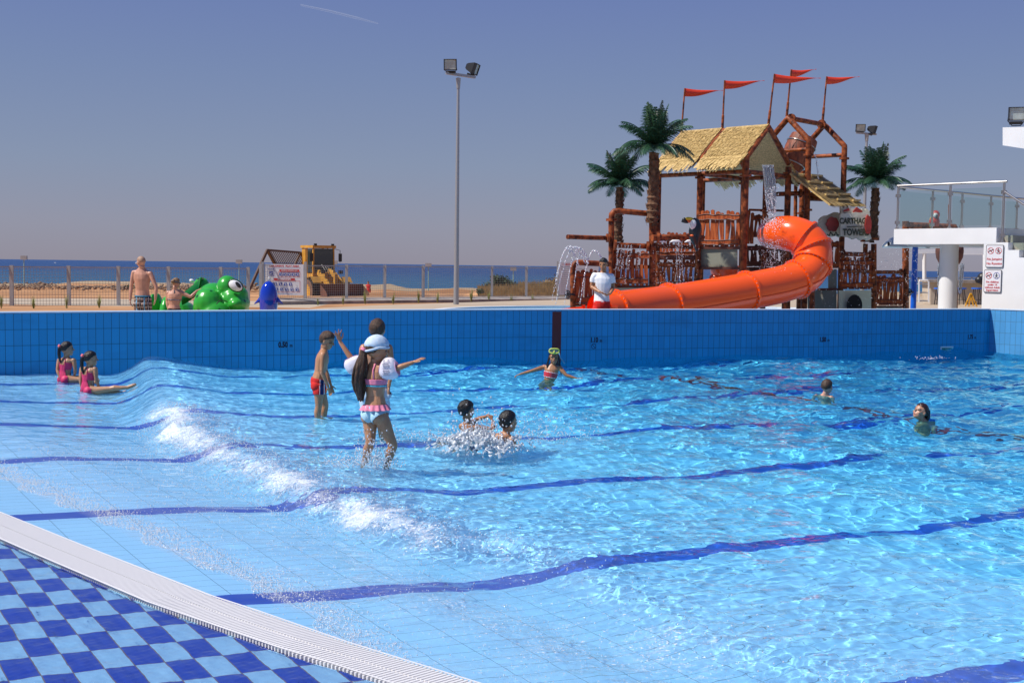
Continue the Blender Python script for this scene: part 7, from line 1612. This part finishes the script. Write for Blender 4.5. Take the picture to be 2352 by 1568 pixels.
# ================================================================ pool spray and splash
r = random.Random(99)
def near(px, py, sx, sy, hgt, n, r0=.003, r1=.008, Yb=None):
    out = []
    for i in range(n):
        g_ = G(px+r.gauss(0,sx), py+r.gauss(0,sy*.3)); z = max(0, WZ_at(g_.x, g_.y))+abs(r.gauss(0, hgt)); out.append((Vector((g_.x, g_.y, z)), r.uniform(r0, r1)))
    return out
def WZ_at(x, y):
    i = int(np.clip((math.log(y)-math.log(3.7))/(math.log(29)-math.log(3.7))*999, 0, 999)); j = int(np.clip((x/y+.66)/1.32*1149, 0, 1149)); return float(WZ[i,j])
D_ = near(845,1075,26,14,.10,260,.003,.007)+near(880,1078,22,12,.12,200,.003,.007)+near(790,1085,40,16,.05,260,.002,.006)
D_ += near(1105,1020,45,20,.16,420,.004,.010)+near(1180,1015,80,20,.08,260,.003,.008)+near(1290,1000,60,25,.05,160,.003,.007)+near(970,1010,50,16,.06,180,.003,.007)+near(1230,960,60,20,.05,90,.003,.008)
D_ += [(W(860+r.gauss(0,30), r.uniform(985,1075), 10.1+r.gauss(0,.15)), r.uniform(.003,.0065)) for _ in range(120)]
D_ += [(W(1170+r.gauss(0,70), r.uniform(950,1020), 11.8+r.gauss(0,.3)), r.uniform(.003,.007)) for _ in range(110)]
D_ += near(2140,824,22,6,.02,60,.004,.009)+near(330,830,30,8,.03,60,.004,.009)+near(150,868,20,4,.01,20,.004,.007)
# crest spray following the broken wave
for i in range(5200):
    t_ = r.uniform(3.4, 13.8)
    if r.random() > float(np.interp(t_, [3,5.6,6.6,7.6,13], [.12,.10,.4,.8,1])): continue
    sc_ = float(np.interp(t_, [0,3,4.0,4.8,6.2,6.7,7.5,9.2,12.2,14.9,17.5,20.1,24], [4.4,4.0,3.88,3.84,4.0,3.68,3.45,3.38,3.45,3.98,4.55,5.15,5.9])); s_ = sc_+r.gauss(-.06,.20)
    x_, y_ = xy(s_, t_); D_.append((Vector((x_, y_, WZ_at(x_, y_)+abs(r.gauss(0,.018)))), r.uniform(.0015,.0045)*min(1.3, .5+y_/14)))
for i in range(2600):
    t_ = r.uniform(3.2, 12.0); x_, y_ = xy(r.uniform(2.1, 3.5)+(.0 if t_ < 9 else -.3), t_); D_.append((Vector((x_, y_, WZ_at(x_, y_)+.001)), r.uniform(.0012,.0032)*min(1.4, .5+y_/12)))
for i in range(6500):
    t_ = r.uniform(4.6, 12.5); sf_ = float(np.interp(t_, [0,4.4,5.0,5.65,6.8,8.3,10.1,14,20], [3.4,2.1,2.2,2.27,2.09,1.83,1.48,.8,-1])); s_ = sf_+abs(r.gauss(0,.10))-.02+(.06*math.sin(t_*9) if i % 3 else .12)
    x_, y_ = xy(s_, t_); D_.append((Vector((x_, y_, max(WZ_at(x_, y_), float(fl_z(np.array(s_))))+.002)), r.uniform(.0015,.0042)*min(1.3, .5+y_/14)))
drops('pool_spray', D_, m_drop, label='bright drops of spray over the breaking wave and the splashing children')
# torn splash between the two crouching children: lumps, sheets and threads of water
m_splash = mat('white_splash', (.80,.85,.90), .12, spec=.8, bump=.5, bscale=60); m_splash.node_tree.nodes['Principled BSDF'].inputs['Transmission Weight'].default_value = .40
b = MB()
for i in range(260):
    g_ = G(1112+r.gauss(0,30), 1024+r.gauss(0,6)); h0 = WZ_at(g_.x, g_.y); hh = abs(r.gauss(0,.055))*math.exp(-abs(g_.x-G(1112,1024).x)*2.2); d = Vector((r.gauss(-.2,.6), r.gauss(0,.4), 1)).normalized(); p_ = Vector((g_.x,g_.y,h0-.01)); ln = .03+hh*1.6
    b.tube([p_, p_+d*ln*.5+Vector((r.gauss(0,.01),0,0)), p_+d*ln+Vector((r.gauss(0,.015),0,-.01))], [r.uniform(.010,.026), r.uniform(.006,.018), .003], 6)
for i in range(900):
    g_ = G(1096+r.gauss(0,48), 1027+r.gauss(0,8)); z = WZ_at(g_.x, g_.y)+abs(r.gauss(0,.05)); s_ = r.uniform(.006,.022); b.ell((g_.x,g_.y,z), s_*r.uniform(.8,1.8), s_, s_*r.uniform(.5,1.), Matrix.Rotation(r.uniform(0,3), 3, 'Y'), 7, 5)
me = remesh(b, .0085, 2); o = bpy.data.objects.new('white_splash', me); C.objects.link(o); me.materials.append(m_splash); me.polygons.foreach_set('use_smooth', [True]*len(me.polygons)); tag(o, 'torn white splash of water kicked up around the two crouching children', kind='stuff')
